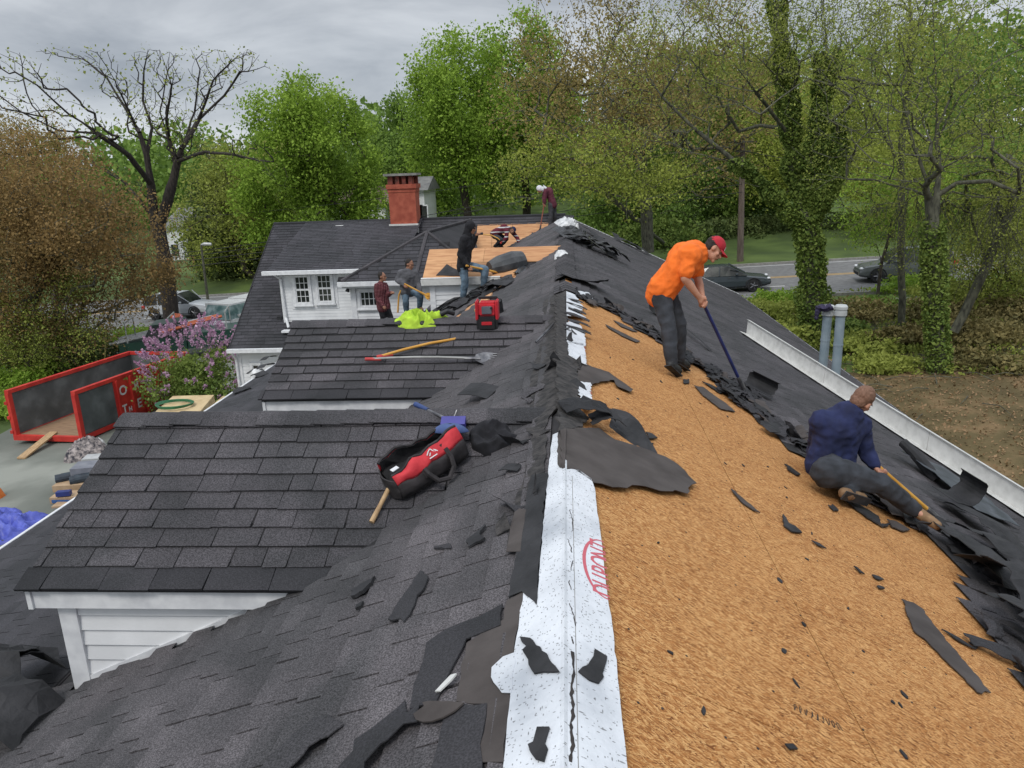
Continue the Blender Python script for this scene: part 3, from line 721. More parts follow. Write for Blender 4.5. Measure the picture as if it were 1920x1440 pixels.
# dark synthetic felt strip and brown underlayment left of the membrane
sheet('felt_strip', LS, [(1000, 900), (1032, 895), (1025, 960), (1017, 1060), (1012, 1145), (985, 1120), (960, 1130), (975, 1040)], .029, .003, mt['felt'], house, seed=21, step=.05, amp=.004)
sheet('brown_underlayment', LS, [(986, 1118), (978, 1180), (968, 1240), (950, 1245), (930, 1262), (930, 1290), (945, 1305), (965, 1315), (952, 1440), (905, 1440), (920, 1330), (862, 1325), (880, 1215), (950, 1170), (955, 1135)], .0215, .003, mt['felt_brown'], house, seed=22, step=.06, amp=.004)
sheet('brown_underlayment', LS, [(972, 962), (992, 965), (982, 1045), (955, 1045), (962, 1000)], .03, .003, mt['felt_brown'], house, seed=23, step=.06, amp=.004)
sheet('exposed_shingle_course', LS, [(905, 1165), (948, 1142), (945, 1182), (880, 1208), (825, 1325), (775, 1340), (792, 1270), (805, 1215), (840, 1190)], .022, .006, mt['shingle_dark'], house, seed=24, step=.06, amp=.006)
sheet('exposed_shingle_course', LS, [(845, 1330), (920, 1330), (912, 1440), (908, 1500), (810, 1500), (820, 1440)], .022, .006, mt['shingle_dark'], house, seed=25, step=.06, amp=.006)
sheet('underlayment_remnant', RS, [(1047, 812), (1078, 808), (1120, 808), (1150, 830), (1215, 850), (1245, 862), (1270, 878), (1288, 898), (1303, 912), (1290, 918), (1286, 932), (1262, 925), (1235, 927), (1205, 918), (1182, 916), (1172, 922), (1110, 912), (1075, 888), (1050, 884)], .022, .004, mt['felt_brown'], house, seed=26, step=.05, amp=.006, label='dark brown underlayment remnant spread on the boards')
sheet('underlayment_remnant', LS, [(1050, 812), (1066, 811), (1064, 886), (1054, 885), (1050, 872)], .0285, .004, mt['felt_brown'], house, seed=29, step=.05, amp=.002)
sheet('underlayment_remnant', RS, [(1080, 676), (1108, 690), (1140, 700), (1165, 718), (1186, 733), (1180, 737), (1158, 728), (1150, 715), (1125, 718), (1104, 725), (1083, 720)], .012, .004, mt['felt_brown'], house, seed=27, step=.04, amp=.006, label='torn felt tongue lying on the boards')
q = MB(); cs_ = lambda y: [LS.P(.001, y, .0275), np.array([0, y, .0335]), RS.P(.001, y, .0258), RS.P(.001, y, .02), LS.P(.001, y, .02)]
for i in range(53):
    ya, yb_ = .1+i*.0745, .1+(i+1)*.0745; a_, c_ = cs_(ya), cs_(yb_); q.add(a_+c_, [(k, (k+1) % 5, 5+(k+1) % 5, 5+k) for k in range(5)])
obj('white_membrane', q, mt['wrap'], house, 'creased fold of the white membrane over the ridge line')
# zigzag tear down the membrane
def crack(pxs, w, parent, seed):
    rg = np.random.default_rng(seed); P = [RS.hit(*p) for p in pxs]; q = MB(); L_ = []; R_ = []
    for i in range(len(P)-1):
        k = 5
        for j in range(k):
            t = j/k; a = P[i][0]*(1-t)+P[i+1][0]*t + rg.normal()*.0016; c = P[i][1]*(1-t)+P[i+1][1]*t; ww = w*(.35+rg.random()*.9)
            L_.append((a-ww/2, c)); R_.append((a+ww/2, c))
    q.prism([RS.P(a, c, .0262) for a, c in L_+R_[::-1]], RS.N*.0012); return obj('membrane_tear', q, mt['crack'], parent)
PM = lambda *l: [(x+4, y) for x, y in l]
crack(PM((1063, 1233), (1066, 1275), (1061, 1300), (1064, 1340), (1060, 1375), (1063, 1410), (1057, 1450)), .011, house, 1)
crack(PM((1058, 1142), (1066, 1165), (1070, 1190)), .005, house, 2); crack(PM((1064, 1060), (1062, 1085)), .005, house, 3); crack(PM((1056, 1020), (1062, 1035), (1064, 1048)), .005, house, 4)
crack(PM((1060, 965), (1065, 985), (1066, 1010)), .004, house, 5); crack(PM((1058, 1098), (1062, 1120)), .005, house, 6); crack(PM((1062, 1205), (1066, 1222)), .005, house, 7)
q = MB(); q.fbox(RS, .030, .0325, .2, 3.85, .0255, .0268); obj('membrane_seam', q, mt['concrete'], house)

# the red maker's mark printed on the membrane, cut by its edge
def text_data(s, size, extrude=.0006, bold=0.0, sx=1.0):
    c = bpy.data.curves.new('lettering', 'FONT'); c.body = s; c.size = size; c.extrude = extrude; c.offset = bold; c.align_x = 'CENTER'; c.align_y = 'CENTER'
    o = bpy.data.objects.new('t', c); COL.objects.link(o); bpy.context.view_layer.update()
    me = bpy.data.meshes.new_from_object(o.evaluated_get(bpy.context.evaluated_depsgraph_get())); bpy.data.objects.remove(o)
    for v in me.vertices: v.co.x *= sx
    return me
def text_on(name, s, size, O, X, Y, m, parent, sx=1.0, cut=None, bold=0.0, kind=None):
    if len(s) > 1:   # every letter its own piece
        X_ = np.array(X, float); adv = size*.70*sx
        for i_, ch_ in enumerate(s): text_on(name, ch_, size, np.array(O, float)+X_*adv*(i_-(len(s)-1)/2), X, Y, m, parent, sx, cut, bold)
        return
    me = text_data(s, size, .0006, bold, sx); X, Y, O = [np.array(q, float) for q in (X, Y, O)]; Z = np.cross(X, Y)
    me.materials.clear(); me.materials.append(m)
    for v in me.vertices:
        p = O + X*v.co.x + Y*v.co.y + Z*v.co.z; v.co = p
    if cut:
        bm = bmesh.new(); bm.from_mesh(me); bmesh.ops.bisect_plane(bm, geom=bm.verts[:]+bm.edges[:]+bm.faces[:], plane_co=cut[0], plane_no=cut[1], clear_outer=True); bm.to_mesh(me); bm.free()
    return obj(name, me, m, parent)
def logo(pc, halfL, parent, cut_u):
    u, v = RS.hit(*pc); cutp = (tuple(RS.P(cut_u, v, 0)), tuple(RS.U))
    text_on('printed_lettering', 'DUPONT', halfL*.62, RS.P(u, v, .0272), RS.V, -RS.U, mt['ink_red'], parent, sx=.72, cut=cutp)
    q = MB(); n = 48; ra, rb = halfL, halfL*.40
    for i in range(n):
        t0, t1 = 2*math.pi*i/n, 2*math.pi*(i+1)/n
        P = []
        for (t, k) in ((t0, 1), (t1, 1), (t1, .9), (t0, .9)): P.append((u+rb*math.sin(t)*(k if k == 1 else .84), v+ra*math.cos(t)*(k if k == 1 else .965)))
        if max(p[0] for p in P) < cut_u: q.add([RS.P(a, c, .0270) for a, c in P], [(0, 1, 2, 3)])
    obj('printed_oval', q, mt['ink_red'], parent)
logo((1127, 1074), .25, house, .186)
logo((1102, 655), .22, house, .20); logo((1106, 748), .22, house, .21)
# pencil scrawl on a board
rg = np.random.default_rng(44); q = MB(); P0 = np.array(RS.hit(1488, 1322)); P1 = np.array(RS.hit(1580, 1362))
dv = P1-P0; Ld = np.linalg.norm(dv); dv /= Ld; pn = np.array([-dv[1], dv[0]])
for k in range(9):
    c0 = P0+dv*(k+.5)*Ld/9; pts = []
    for j in range(6):
        t = j/5*math.pi*(1.2+.5*rg.random())+k; p = c0+dv*math.cos(t)*Ld/24+pn*math.sin(t*1.3)*.022; pts.append(RS.P(p[0], p[1], -.0065))
    q.tube(pts, .0014, 4)
obj('pencil_scrawl', q, mt['ink_black'], right_roof)

# --- far cross wing
b = MB(); XW0, XW1 = -10.75, 2.0; WL = (28.36-23.24)*math.sqrt(1.49)
b.fbox(WS, 0, WL, XW0, .1, -.16, -.004)
b.prism([(XW0, 28.36, -.02), (XW0, 33.5, -3.6), (XW0, 33.5, -3.75), (XW0, 28.36, -.17)], (10.7, 0, 0))
wing = obj('wing_roof', b, mt['shingle_dark'], house, 'dark shingled roof of the far cross wing')
wing_keep = lambda u, v: not (v > -3.97 and .42 < u < 1.65)
cover(WS, wing, .05, WL, XW0, .3, wing_keep, None, .002, 41, 'shingle_far', tw=(.2, .36))
for i, (u0, u1, v0, v1) in enumerate([(.42, .93, -3.16, -1.9), (.42, .93, -1.895, -.0), (.935, 1.9, -3.95, -2.6), (.935, 1.9, -2.595, -1.2), (.935, 1.9, -1.195, -.0)]):
    q = MB(); q.fbox(WS, u0, u1-.004, v0, v1-.004, 0, .014); obj('plywood_sheet', q, mt['ply'], wing)
q = MB(); q.tube([(XW0-.02, 28.36, .0), (0, 28.36, .0)], .06, 6); obj('ridge_cap', q, mt['shingle_far'], wing)
b = MB(); b.box((XW0+.12, 23.5, -7), (-6.3, 33.2, -3.55)); b.box((-6.3, 20.9, -7), (-2.0, 33.2, -2.9)); b.prism([(XW0+.12, 23.5, -3.62), (XW0+.12, 28.36, -.25), (XW0+.12, 33.2, -3.62)], (10, 0, 0)); wingwall = obj('wing_wall', b, mt['white_sid'], house)
q = MB(); q.box((XW0-.05, 23.12, -3.68), (-6.4, 23.26, -3.56)); obj('gutter', q, mt['white_trim'], house, 'white gutter on the eave of the cross wing')
q = MB(); q.tube([(XW0+.06, 23.2, -3.65), (XW0+.1, 23.42, -3.95), (XW0+.1, 23.42, -6.5)], .045, 8); obj('downspout', q, mt['white_trim'], house)
q = MB(); q.fbox(WS, 0, WL+.02, XW0-.03, XW0+.0, -.16, .03); obj('rake_trim', q, mt['shingle_dark'], house)
def siding(parent, x0, x1, y, z0, z1, e=.11, holes=()):
    z = z0
    while z < z1-.02:
        zt = min(z+e, z1); segs = [(x0, x1)]
        for (hx0, hx1, hz0, hz1) in holes:
            if zt > hz0 and z < hz1:
                ns = []
                for (a, c) in segs:
                    if hx0 > a: ns.append((a, min(c, hx0)))
                    if hx1 < c: ns.append((max(a, hx1), c))
                segs = [q for q in ns if q[1]-q[0] > .02]
        for a, c in segs:
            q = MB(); q.add([(a, y-.016, z), (c, y-.016, z), (c, y-.002, zt), (a, y-.002, zt), (a, y+.01, z), (c, y+.01, z)], [(0, 1, 2, 3), (0, 4, 5, 1)]); obj('siding_board', q, mt['white_sid'], parent)
        z = zt
def window(x0, x1, z0, z1, y, cols, rows, label, double=True, parent=None):
    w = MB(); f = .075
    for (a, c, d, e_) in ((x0-f, x0, z0-f, z1+f), (x1, x1+f, z0-f, z1+f), (x0, x1, z1, z1+f), (x0, x1, z0-f, z0)): w.box((a, y-.045, d), (c, y+.02, e_))
    wo = obj('window', w, mt['white_trim'], parent or house, label)
    q = MB(); q.box((x0-f-.03, y-.075, z0-f-.03), (x1+f+.03, y-.0, z0-f)); obj('sill', q, mt['white_trim'], wo)
    halves = [(z0, (z0+z1)/2), ((z0+z1)/2, z1)] if double else [(z0, z1)]
    for k, (a, c) in enumerate(halves):
        q = MB(); yo = y-.006*k
        for (x_, X_, z_, Z_) in ((x0, x0+.03, a, c), (x1-.03, x1, a, c), (x0+.03, x1-.03, a, a+.03), (x0+.03, x1-.03, c-.03, c)): q.box((x_, yo-.024, z_), (X_, yo+.004, Z_))
        for i in range(1, cols): xx = x0+(x1-x0)*i/cols; q.box((xx-.008, yo-.018, a+.03), (xx+.008, yo, c-.03))
        for i in range(1, rows): zz = a+(c-a)*i/rows; q.box((x0+.03, yo-.0175, zz-.008), (x1-.03, yo-.001, zz+.008))
        obj('sash', q, mt['white_trim'], wo)
        for i in range(cols):
            for j in range(rows):
                q = MB(); q.box((x0+(x1-x0)*i/cols+.008, yo+.002, a+(c-a)*j/rows+.008), (x0+(x1-x0)*(i+1)/cols-.008, yo+.008, a+(c-a)*(j+1)/rows-.008)); obj('pane', q, mt['glass'], wo)
# window dormer
YD = 24.2
q = MB(); q.prism([(-9.55, YD-.32, -1.30), (-9.55, 28.3, -.03), (-9.55, 28.3, -.14), (-9.55, YD-.32, -1.36)], (4.2, 0, 0)); wd = obj('window_dormer', q, mt['shingle_dark'], house, 'wide shed dormer with a pair of windows')
SDF = Frame((0, 28.36, .02), (0, -.961, -.277), (1, 0, 0), (0, -.277, .961))
cover(SDF, wd, 0.02, 4.6, -9.56, -5.2, lambda u, v: True, None, .0, 43, 'shingle_far', tw=(.2, .36))
q = MB(); q.box((-9.2, YD, -3.1), (-6.6, 28, -1.3)); obj('dormer_wall', q, mt['white_sid'], wd)
xa, xb = HY(590, 540, YD)[0], 0
w1 = (HY(551, 515, YD)[0], HY(579, 515, YD)[0], HY(560, 568, YD)[2], HY(560, 518, YD)[2]); w2 = (HY(593, 515, YD)[0], HY(621, 515, YD)[0], w1[2]+.03, w1[3]+.03)
siding(wd, -9.1, -6.9, YD, -2.95, -1.45, .1, [(w1[0]-.14, w2[1]+.14, w1[2]-.14, w1[3]+.2)])
q = MB(); q.box((w1[0]-.16, YD-.03, w1[2]-.2), (w2[1]+.16, YD-.002, w1[3]+.2)); obj('window_surround', q, mt['white_trim'], wd)
window(w1[0]+.02, w1[1]-.02, w1[2], w1[3], YD-.035, 3, 2, 'left window of the pair in the shed dormer'); window(w2[0]+.02, w2[1]-.02, w2[2], w2[3], YD-.035, 3, 2, 'right window of the pair in the shed dormer')
q = MB(); q.box((-9.22, YD-.03, -3.0), (-9.08, YD+.02, -1.35)); obj('corner_board', q, mt['white_trim'], wd)
q = MB(); q.box((-9.25, YD-.03, -3.04), (-6.9, YD+.0, -2.93)); obj('sill_board', q, mt['white_trim'], wd)
q = MB(); q.box((-9.62, YD-.42, -1.33), (-6.1, YD-.28, -1.21)); obj('gutter', q, mt['white_trim'], house, 'white gutter above the pair of windows')
q = MB(); q.box((-9.55, YD-.3, -1.34), (-6.5, YD+.02, -1.30)); obj('soffit', q, mt['white_trim'], wd)
q = MB(); q.tube([(-9.25, YD-.34, -1.3), (-9.16, YD-.08, -1.5), (-9.12, YD-.07, -2.75), (-9.0, YD-.25, -3.05)], .045, 8); q.box((-9.15, YD-.55, -3.16), (-8.85, YD-.2, -3.1)); obj('downspout', q, mt['white_trim'], house, 'white downspout at the corner of the window dormer')
# hip roof bay with small window
YH = 20.7; zE = -1.16; ap = (-3.96, 22.2, -.02); rid = (-3.3, 27.2, -.02)
q = MB()
EL, ER = (-6.15, YH, zE-.02), (-2.2, YH, zE); MC = (-4.15, YH, zE)
q.add([EL, MC, ER, ap, rid, (-6.15, 24.5, zE)], [(0, 1, 3), (1, 2, 3), (0, 3, 4, 5), (2, 4, 3)])
q.add([(-6.15, YH, zE-.04), (-2.2, YH, zE-.04), (-2.2, YH+.6, zE-.04), (-6.15, YH+.6, zE-.04)], [(0, 1, 2, 3)])
hip = obj('hip_roof', q, mt['shingle_dark'], house, 'small dark hip roof beside the stripped dormer')
hs = Frame(ap, (0, -.796, -.605), (1, 0, 0), (0, -.605, .796)); hl = math.hypot(1.5, 1.14)
cover(hs, hip, 0.0, hl+.02, -2.3, 1.9, lambda u, v: -(u/hl)*2.2+.06 < v < (u/hl)*1.8+.0, None, .004, 44, 'shingle_far', tw=(.2, .36), e=.15)
for a_, c_ in ((ap, EL), (ap, (MC[0]+.05, MC[1], MC[2])), (ap, ER), (ap, rid)):
    q = MB(); a1, c1 = np.array(a_), np.array(c_); q.tube([a1+(0, 0, .01), c1+(0, -.01, .02)], .055, 6); obj('hip_cap', q, mt['shingle'], hip)
b = MB(); b.box((-5.95, YH+.28, -3.6), (-2.4, YH+.6, zE-.05)); hw = obj('bay_wall', b, mt['white_sid'], house)
wy = YH+.27; hw1 = (HY(676, 560, wy)[0], HY(709, 560, wy)[0], HY(690, 574, wy)[2], HY(690, 546, wy)[2])
siding(hw, -5.85, -2.5, wy, -3.4, zE-.1, .1, [(hw1[0]-.09, hw1[1]+.09, hw1[2]-.12, hw1[3]+.09)])
window(hw1[0], hw1[1], hw1[2], hw1[3], wy-.01, 4, 2, 'small many-paned window in the bay wall', False)
q = MB(); q.box((-6.0, wy-.04, -3.5), (-5.85, wy+.02, zE-.05)); obj('corner_board', q, mt['white_trim'], hw)
q = MB(); q.box((-6.25, YH-.1, zE-.14), (-2.2, YH+.03, zE-.02)); obj('gutter', q, mt['white_trim'], house, 'white gutter under the small hip roof')
q = MB(); q.box((-6.15, YH+.0, zE-.2), (-2.4, wy, zE-.15)); obj('soffit', q, mt['white_trim'], hw)
q = MB(); lx, lz = HY(655, 537, wy)[0], HY(655, 537, wy)[2]
q.ell((lx+.1, wy-.08, lz+.1), .07, None, 8, 6); q.tube([(lx+.1, wy, lz+.08), (lx+.02, wy-.12, lz+.02), (lx-.02, wy-.18, lz-.12)], [.03, .03, .06], 8); obj('floodlight', q, mt['felt'], house, 'black floodlight on the white corner wall')
# wing small window low left
wz = 23.5-.02; p0, p1 = HY(473, 684, wz), HY(488, 704, wz)
siding(wingwall, XW0+.2, -6.5, 23.5, -6.6, -3.7, .12, [(p0[0]-.1, p1[0]+.1, p1[2]-.1, p0[2]+.1)])
window(p0[0], p1[0], p1[2], p0[2], 23.48, 1, 1, 'small square window below the wing eave', False)
q = MB(); q.box((XW0+.1, 23.46, -6.6), (XW0+.24, 23.52, -3.6)); obj('corner_board', q, mt['white_trim'], wingwall)
# flat roof the man in plaid stands on
q = MB(); q.box((-6.4, 17.95, -2.72), (-3.5, 20.95, -2.6)); obj('flat_roof', q, mt['felt'], house)
# roof vents and plumbing boots
def can_vent(px, py, name='roof_vent'):
    p = WS.P(*WS.hit(px, py)); q = MB(); q.tube([p-WS.N*.02, p+WS.N*.05], .13, 12); q.tube([p+WS.N*.05+(-.14, 0, .06), p+WS.N*.05+(.14, 0, .06)], .085, 10); return obj(name, q, mt['alu'], house)
can_vent(638, 432); can_vent(753, 428)
p = WS.P(*WS.hit(525, 598)); q = MB(); q.box(p-(.08, .05, .02), p+(.08, .05, .09)); obj('pipe_boot', q, mt['felt'], house)
# chimney of painted brick
cx0, cx1, cy0, cy1 = -6.26, -5.30, 27.75, 28.5
ch = MB(); ch.box((cx0, cy0, -1.1), (cx1, cy1, 1.12)); ch.box((cx0-.06, cy0-.06, 1.12), (cx1+.06, cy1+.06, 1.27)); ch.box((cx0-.02, cy0-.02, 1.0), (cx1+.02, cy1+.02, 1.12))
chim = obj('chimney', ch, mt['brick'], house, 'red painted brick chimney with a slab cap')
for i in range(4):
    x = cx0+.12+i*.235; q = MB(); q.box((x-.08 if i else x-.12, cy0, 1.27), (x+.06, cy0+.16, 1.56), 0); obj('cap_pier', q, mt['soot'], chim)
for i in range(2):
    x = cx0+.34+i*.42; q = MB(); q.tube([(x, 28.1, 1.2), (x, 28.1, 1.50)], .12, 10); obj('flue_pot', q, mt['brick'], chim)
q = MB(); q.box((cx0-.02, cy1-.14, 1.27), (cx1, cy1, 1.56)); obj('cap_pier', q, mt['soot'], chim)
q = MB(); q.box((cx0-.12, cy0-.1, 1.56), (cx1+.1, cy1+.1, 1.64)); obj('cap_slab', q, mt['concrete'], chim)
q = MB(); q.box((cx0-.05, cy0-.06, -.42), (cx1+.05, cy0-.004, -.1)); obj('flashing', q, mt['alu'], chim)

# ================================================================== PEOPLE
def voxel(mb, size, smooth=4, wr=0.0, wsc=9.0, mats=None, name='body', seed=0):
    me = mb.mesh('tmp'); o = bpy.data.objects.new('tmp', me); COL.objects.link(o)
    m = o.modifiers.new('r', 'REMESH'); m.mode = 'VOXEL'; m.voxel_size = size
    s = o.modifiers.new('s', 'SMOOTH'); s.iterations = smooth; s.factor = .5
    bpy.context.view_layer.update(); r = bpy.data.meshes.new_from_object(o.evaluated_get(bpy.context.evaluated_depsgraph_get()))
    bpy.data.objects.remove(o); r.name = name
    n = len(r.vertices)
    if wr and n:
        co = np.empty(3*n, np.float32); no = np.empty(3*n, np.float32); r.vertices.foreach_get('co', co); r.vertices.foreach_get('normal', no)
        co = co.reshape(-1, 3); no = no.reshape(-1, 3)
        d = np.array([1-abs(mn.noise(Vector((c[0]*wsc+seed, c[1]*wsc, c[2]*wsc*1.3)))*2.0) + .5*mn.noise(Vector((c[0]*wsc*2.3, c[1]*wsc*2.3+seed, c[2]*wsc*2.3))) for c in co])
        co += no*((d-.6)*wr)[:, None]; r.vertices.foreach_set('co', co.ravel())
    r.materials.clear()
    for mm in (mats if isinstance(mats, list) else [mats]): r.materials.append(mm)
    r.polygons.foreach_set('use_smooth', [True]*len(r.polygons)); r.update(); return r

def person(J, face, label, skin, shirt, trousers, boots, vs=.014, sleeve='long', hair=None, hat=None, hatm=None, brim=None, k=1.0, hood=None, group=None, shirt_len=1.0, grip=None, gloves=None, wr=.008, facetilt=None, bulk=1.0, legw=1.0):
    """J: joints in world space: head neck chest pelvis shL elL wrL shR elR wrR hpL knL anL toL hpR knR anR toR"""
    J = {a: np.array(c, float) for a, c in J.items()}
    foot = min((J['toL'], J['toR']), key=lambda p: p[2])
    root = empty('person', foot, label, 'person', group)
    f = nrm(face); up = nrm(J['head']-J['neck']); up = nrm(up - f*(up@f)*.6); side = nrm(np.cross(f, up)); up = nrm(np.cross(side, f)); R = np.stack([side, f, up], 1)
    hc = J['head']; P = lambda x, y, z: hc + R@np.array([x, y, z])*k
    b = MB()
    b.ell(P(0, -.012, .025), (.074*k, .094*k, .098*k), R, 16, 12)
    b.ell(P(0, .028, -.052), (.052*k, .062*k, .066*k), R, 14, 10)
    b.cap(P(0, .085, .006), P(0, .106, -.026), .011*k, .017*k, 8)       # nose
    b.ell(P(0, .074, -.104), (.026*k, .02*k, .018*k), R, 8, 6)          # chin
    b.ell(P(0, .088, -.062), (.028*k, .012*k, .010*k), R, 8, 6)         # lips
    b.ell(P(0, .078, .028), (.056*k, .02*k, .014*k), R, 8, 6)           # brow
    for s in (-1, 1):
        b.ell(P(.078*s, -.008, -.01), (.011*k, .022*k, .034*k), R, 8, 6)
        b.ell(P(.045*s, .062, -.025), (.02*k, .02*k, .02*k), R, 8, 6)
    b.cap(J['neck'], P(0, -.02, -.05), .058*k, .055*k)
    def torso(bb, g=0.0):
        sl, sr = J['shL'], J['shR']; c = J['chest']; ne = J['neck']; pe = J['pelvis']
        bb.cap(sl*.88+c*.12, sr*.88+c*.12, .075*k+g, .075*k+g)
        bb.cap(ne*.7+c*.3, c, .095*k+g, .145*k+g)
        ax = nrm(sr-sl)*.065*k
        for s in (-1, 1):
            bb.cap(c+ax*s, (c+pe)/2+ax*s*.8, .115*k+g, .105*k+g); bb.cap((c+pe)/2+ax*s*.8, pe+ax*s, .105*k+g, .115*k+g)
    torso(b); hips = nrm(J['hpR']-J['hpL'])*.02
    def leg(bb, s, g0=0.0, end=1.0, g1=None):
        hp, kn, an = J['hp'+s], J['kn'+s], J['an'+s]; g1 = g0 if g1 is None else g1
        bb.cap(hp, kn, .088*k+g0, .060*k+g0); bb.cap(kn, kn+(an-kn)*.35, .060*k+g0, .062*k+g1*.9); bb.cap(kn+(an-kn)*.35, kn+(an-kn)*end, .060*k+g1*.9, .040*k+g1)
    def arm(bb, s, g=0.0, end=1.0, up_only=None):
        sh, el, wr_ = J['sh'+s], J['el'+s], J['wr'+s]
        if up_only is not None: bb.cap(sh, sh+(el-sh)*up_only, .062*k+g, .052*k+g*1.5); return
        bb.cap(sh, el, .060*k+g, .046*k+g); bb.cap(el, el+(wr_-el)*.4, .046*k+g, .045*k+g); bb.cap(el+(wr_-el)*.4, el+(wr_-el)*end, .044*k+g, .030*k+g)
    for s in 'LR':
        leg(b, s); arm(b, s); b.cap(J['an'+s], J['to'+s]*.7+J['an'+s]*.3, .03*k, .02*k)
    # hands: palm, four unequal curled fingers and a thumb
    hm = MB() if gloves else b
    for s in 'LR':
        w = J['wr'+s]; d = nrm(w-J['el'+s]); gdir = nrm(grip[s]) if grip and s in grip else nrm(np.cross(d, (0, 0, 1)))
        gdir = nrm(gdir-d*(gdir@d)*.7); n_ = nrm(np.cross(d, gdir)); 
        hm.cap(w, w+d*.045*k+gdir*.018*k, .026*k, .026*k, 8); hm.cap(w, w+d*.045*k-gdir*.018*k, .026*k, .026*k, 8)
        for i in range(4):
            o_ = w+d*.08*k+gdir*(i-1.5)*.021*k; ln = (.9, 1.05, 1.0, .8)[i]*k
            a_ = o_+(d*.022+n_*.022)*ln; c_ = a_+(-d*.004+n_*.026)*ln; e_ = c_+(-d*.022+n_*.004)*ln
            hm.cap(w+d*.04*k+gdir*(i-1.5)*.015*k, o_, .013*k, .0115*k, 7); hm.cap(o_, a_, .0115*k, .0105*k, 7); hm.cap(a_, c_, .0105*k, .010*k, 7); hm.cap(c_, e_, .010*k, .009*k, 7)
        t0 = w+d*.015*k+gdir*.03*k; hm.cap(t0, t0+(gdir*.022+d*.03+n_*.02)*k, .014*k, .0125*k, 7); hm.cap(t0+(gdir*.022+d*.03+n_*.02)*k, t0+(gdir*.008+d*.045+n_*.045)*k, .012*k, .010*k, 7)
    body = obj('body', voxel(b, vs*.8, 2, 0, mats=skin, name='body'), None, root)
    if gloves: obj('glove', voxel(hm, vs*.7, 1, 0, mats=gloves, name='glove'), None, root)
    e = MB()
    for s in (-1, 1): e.ell(P(.031*s, .088, -.002), (.012*k, .007*k, .008*k), R, 8, 6); 
    obj('eye', e, mt['ink_black'], root); e = MB()
    for s in (-1, 1): e.ell(P(.031*s, .090, .021), (.02*k, .007*k, .005*k), R, 8, 6)
    e.ell(P(0, .097, -.062), (.022*k, .006*k, .003*k), R, 8, 6); obj('eyebrow', e, hair or mt['ink_black'], root)
    t = MB(); torso(t, .022*k+(bulk-1)*.13)
    if sleeve == 'short':
        for s in 'LR': arm(t, s, .022*k, up_only=.72)
    else:
        for s in 'LR': arm(t, s, .024*k, .97)
    if shirt_len:
        dn = nrm(J['pelvis']-J['chest']); ax = nrm(J['shR']-J['shL'])*.06*k
        for s in (-1, 1): t.cap(J['pelvis']+ax*s, J['pelvis']+ax*s+dn*.07*shirt_len*k, .135*k, .135*k)
    obj('shirt', voxel(t, vs, 3, wr, 10, mats=shirt, name='shirt', seed=len(label)), None, root, smooth=True)
    t = MB(); t.cap(J['hpL'], J['hpR'], .108*k*legw, .108*k*legw); t.cap(J['pelvis'], (J['hpL']+J['hpR'])/2, .12*k, .115*k)
    for s in 'LR': leg(t, s, (.018+(legw-1)*.08)*k, 1.02, (.022+(legw-1)*.03)*k)
    obj('trousers', voxel(t, vs, 3, wr, 7, mats=trousers, name='trousers', seed=3), None, root)
    for s in 'LR':
        an, to = J['an'+s], J['to'+s]; d = nrm(to-an); sh = MB()
        fwd = nrm(to-an); L = np.linalg.norm(to-an)
        dn = nrm(an-J['kn'+s]); ball = an+dn*.055*k; tp = to
        sh.cap(an-dn*.04*k, ball, .05*k, .052*k); sh.cap(ball-fwd*.035*k, tp-fwd*.03*k, .048*k, .044*k); sh.cap(ball, tp, .05*k, .038*k)
        obj('boot', voxel(sh, vs*.8, 2, .003, 18, mats=boots, name='boot'), None, root)
        so = MB(); a_ = nrm(np.cross(fwd, dn)); nn = nrm(np.cross(a_, fwd)); nn = nn if nn@dn > 0 else -nn
        P4 = [ball-fwd*.085*k-a_*.04*k, tp+fwd*.035*k-a_*.035*k, tp+fwd*.035*k+a_*.035*k, ball-fwd*.085*k+a_*.04*k]
        so.hexa([p+nn*.036*k for p in P4]+[p+nn*.05*k for p in P4]); obj('sole', so, mt['felt'], root)
    if hair:
        t = MB(); t.ell(P(0, -.03, .04), (.083*k, .092*k, .096*k), R, 16, 12); t.ell(P(0, -.052, -.018), (.072*k, .062*k, .072*k), R, 12, 8)
        obj('hair', voxel(t, vs*.8, 1, .006, 40, mats=hair, name='hair'), None, root)
    if hat == 'cap':
        t = MB(); t.ell(P(0, -.012, .052), (.088*k, .104*k, .088*k), R, 18, 12); me = t.mesh('cap', hatm, True)
        bm = bmesh.new(); bm.from_mesh(me); pc = P(0, 0, .03); nn = R@np.array([0, -.18, -1]); bmesh.ops.bisect_plane(bm, geom=bm.verts[:]+bm.edges[:]+bm.faces[:], plane_co=pc, plane_no=nn, clear_outer=True); bm.to_mesh(me); bm.free()
        co_ = obj('cap', me, None, root)
        t = MB(); fb = brim if brim is not None else 1
        def fn(a, c):
            an_ = (c-.5)*2; r0 = .085; x = an_*.072; y = .055+.035*(1-an_**2) + a*.075*(1-.35*an_**2)
            return P(x, y*fb, .042-.018*a-.018*an_**2), R[:, 2]
        t.grid(fn, 4, 8, .004); obj('cap_brim', t, hatm, co_)
        t = MB(); t.hexa([P(x_, y_, z_) for z_, (x_, y_) in [(.05, q_) for q_ in ((-.022, .086), (.022, .086), (.022, .094), (-.022, .094))]+[(.085, q_) for q_ in ((-.022, .07), (.022, .07), (.022, .083), (-.022, .083))]]); obj('cap_patch', t, mt['white_trim'], co_)
    if hood is not None:
        t = MB(); t.ell(P(0, -.02, .02), (.098*k, .112*k, .125*k), R, 16, 12); t.cap(P(0, -.05, -.05), J['neck'], .085*k, .105*k)
        obj('hood', voxel(t, vs, 2, .008, 12, mats=hood, name='hood'), None, root)
    return root

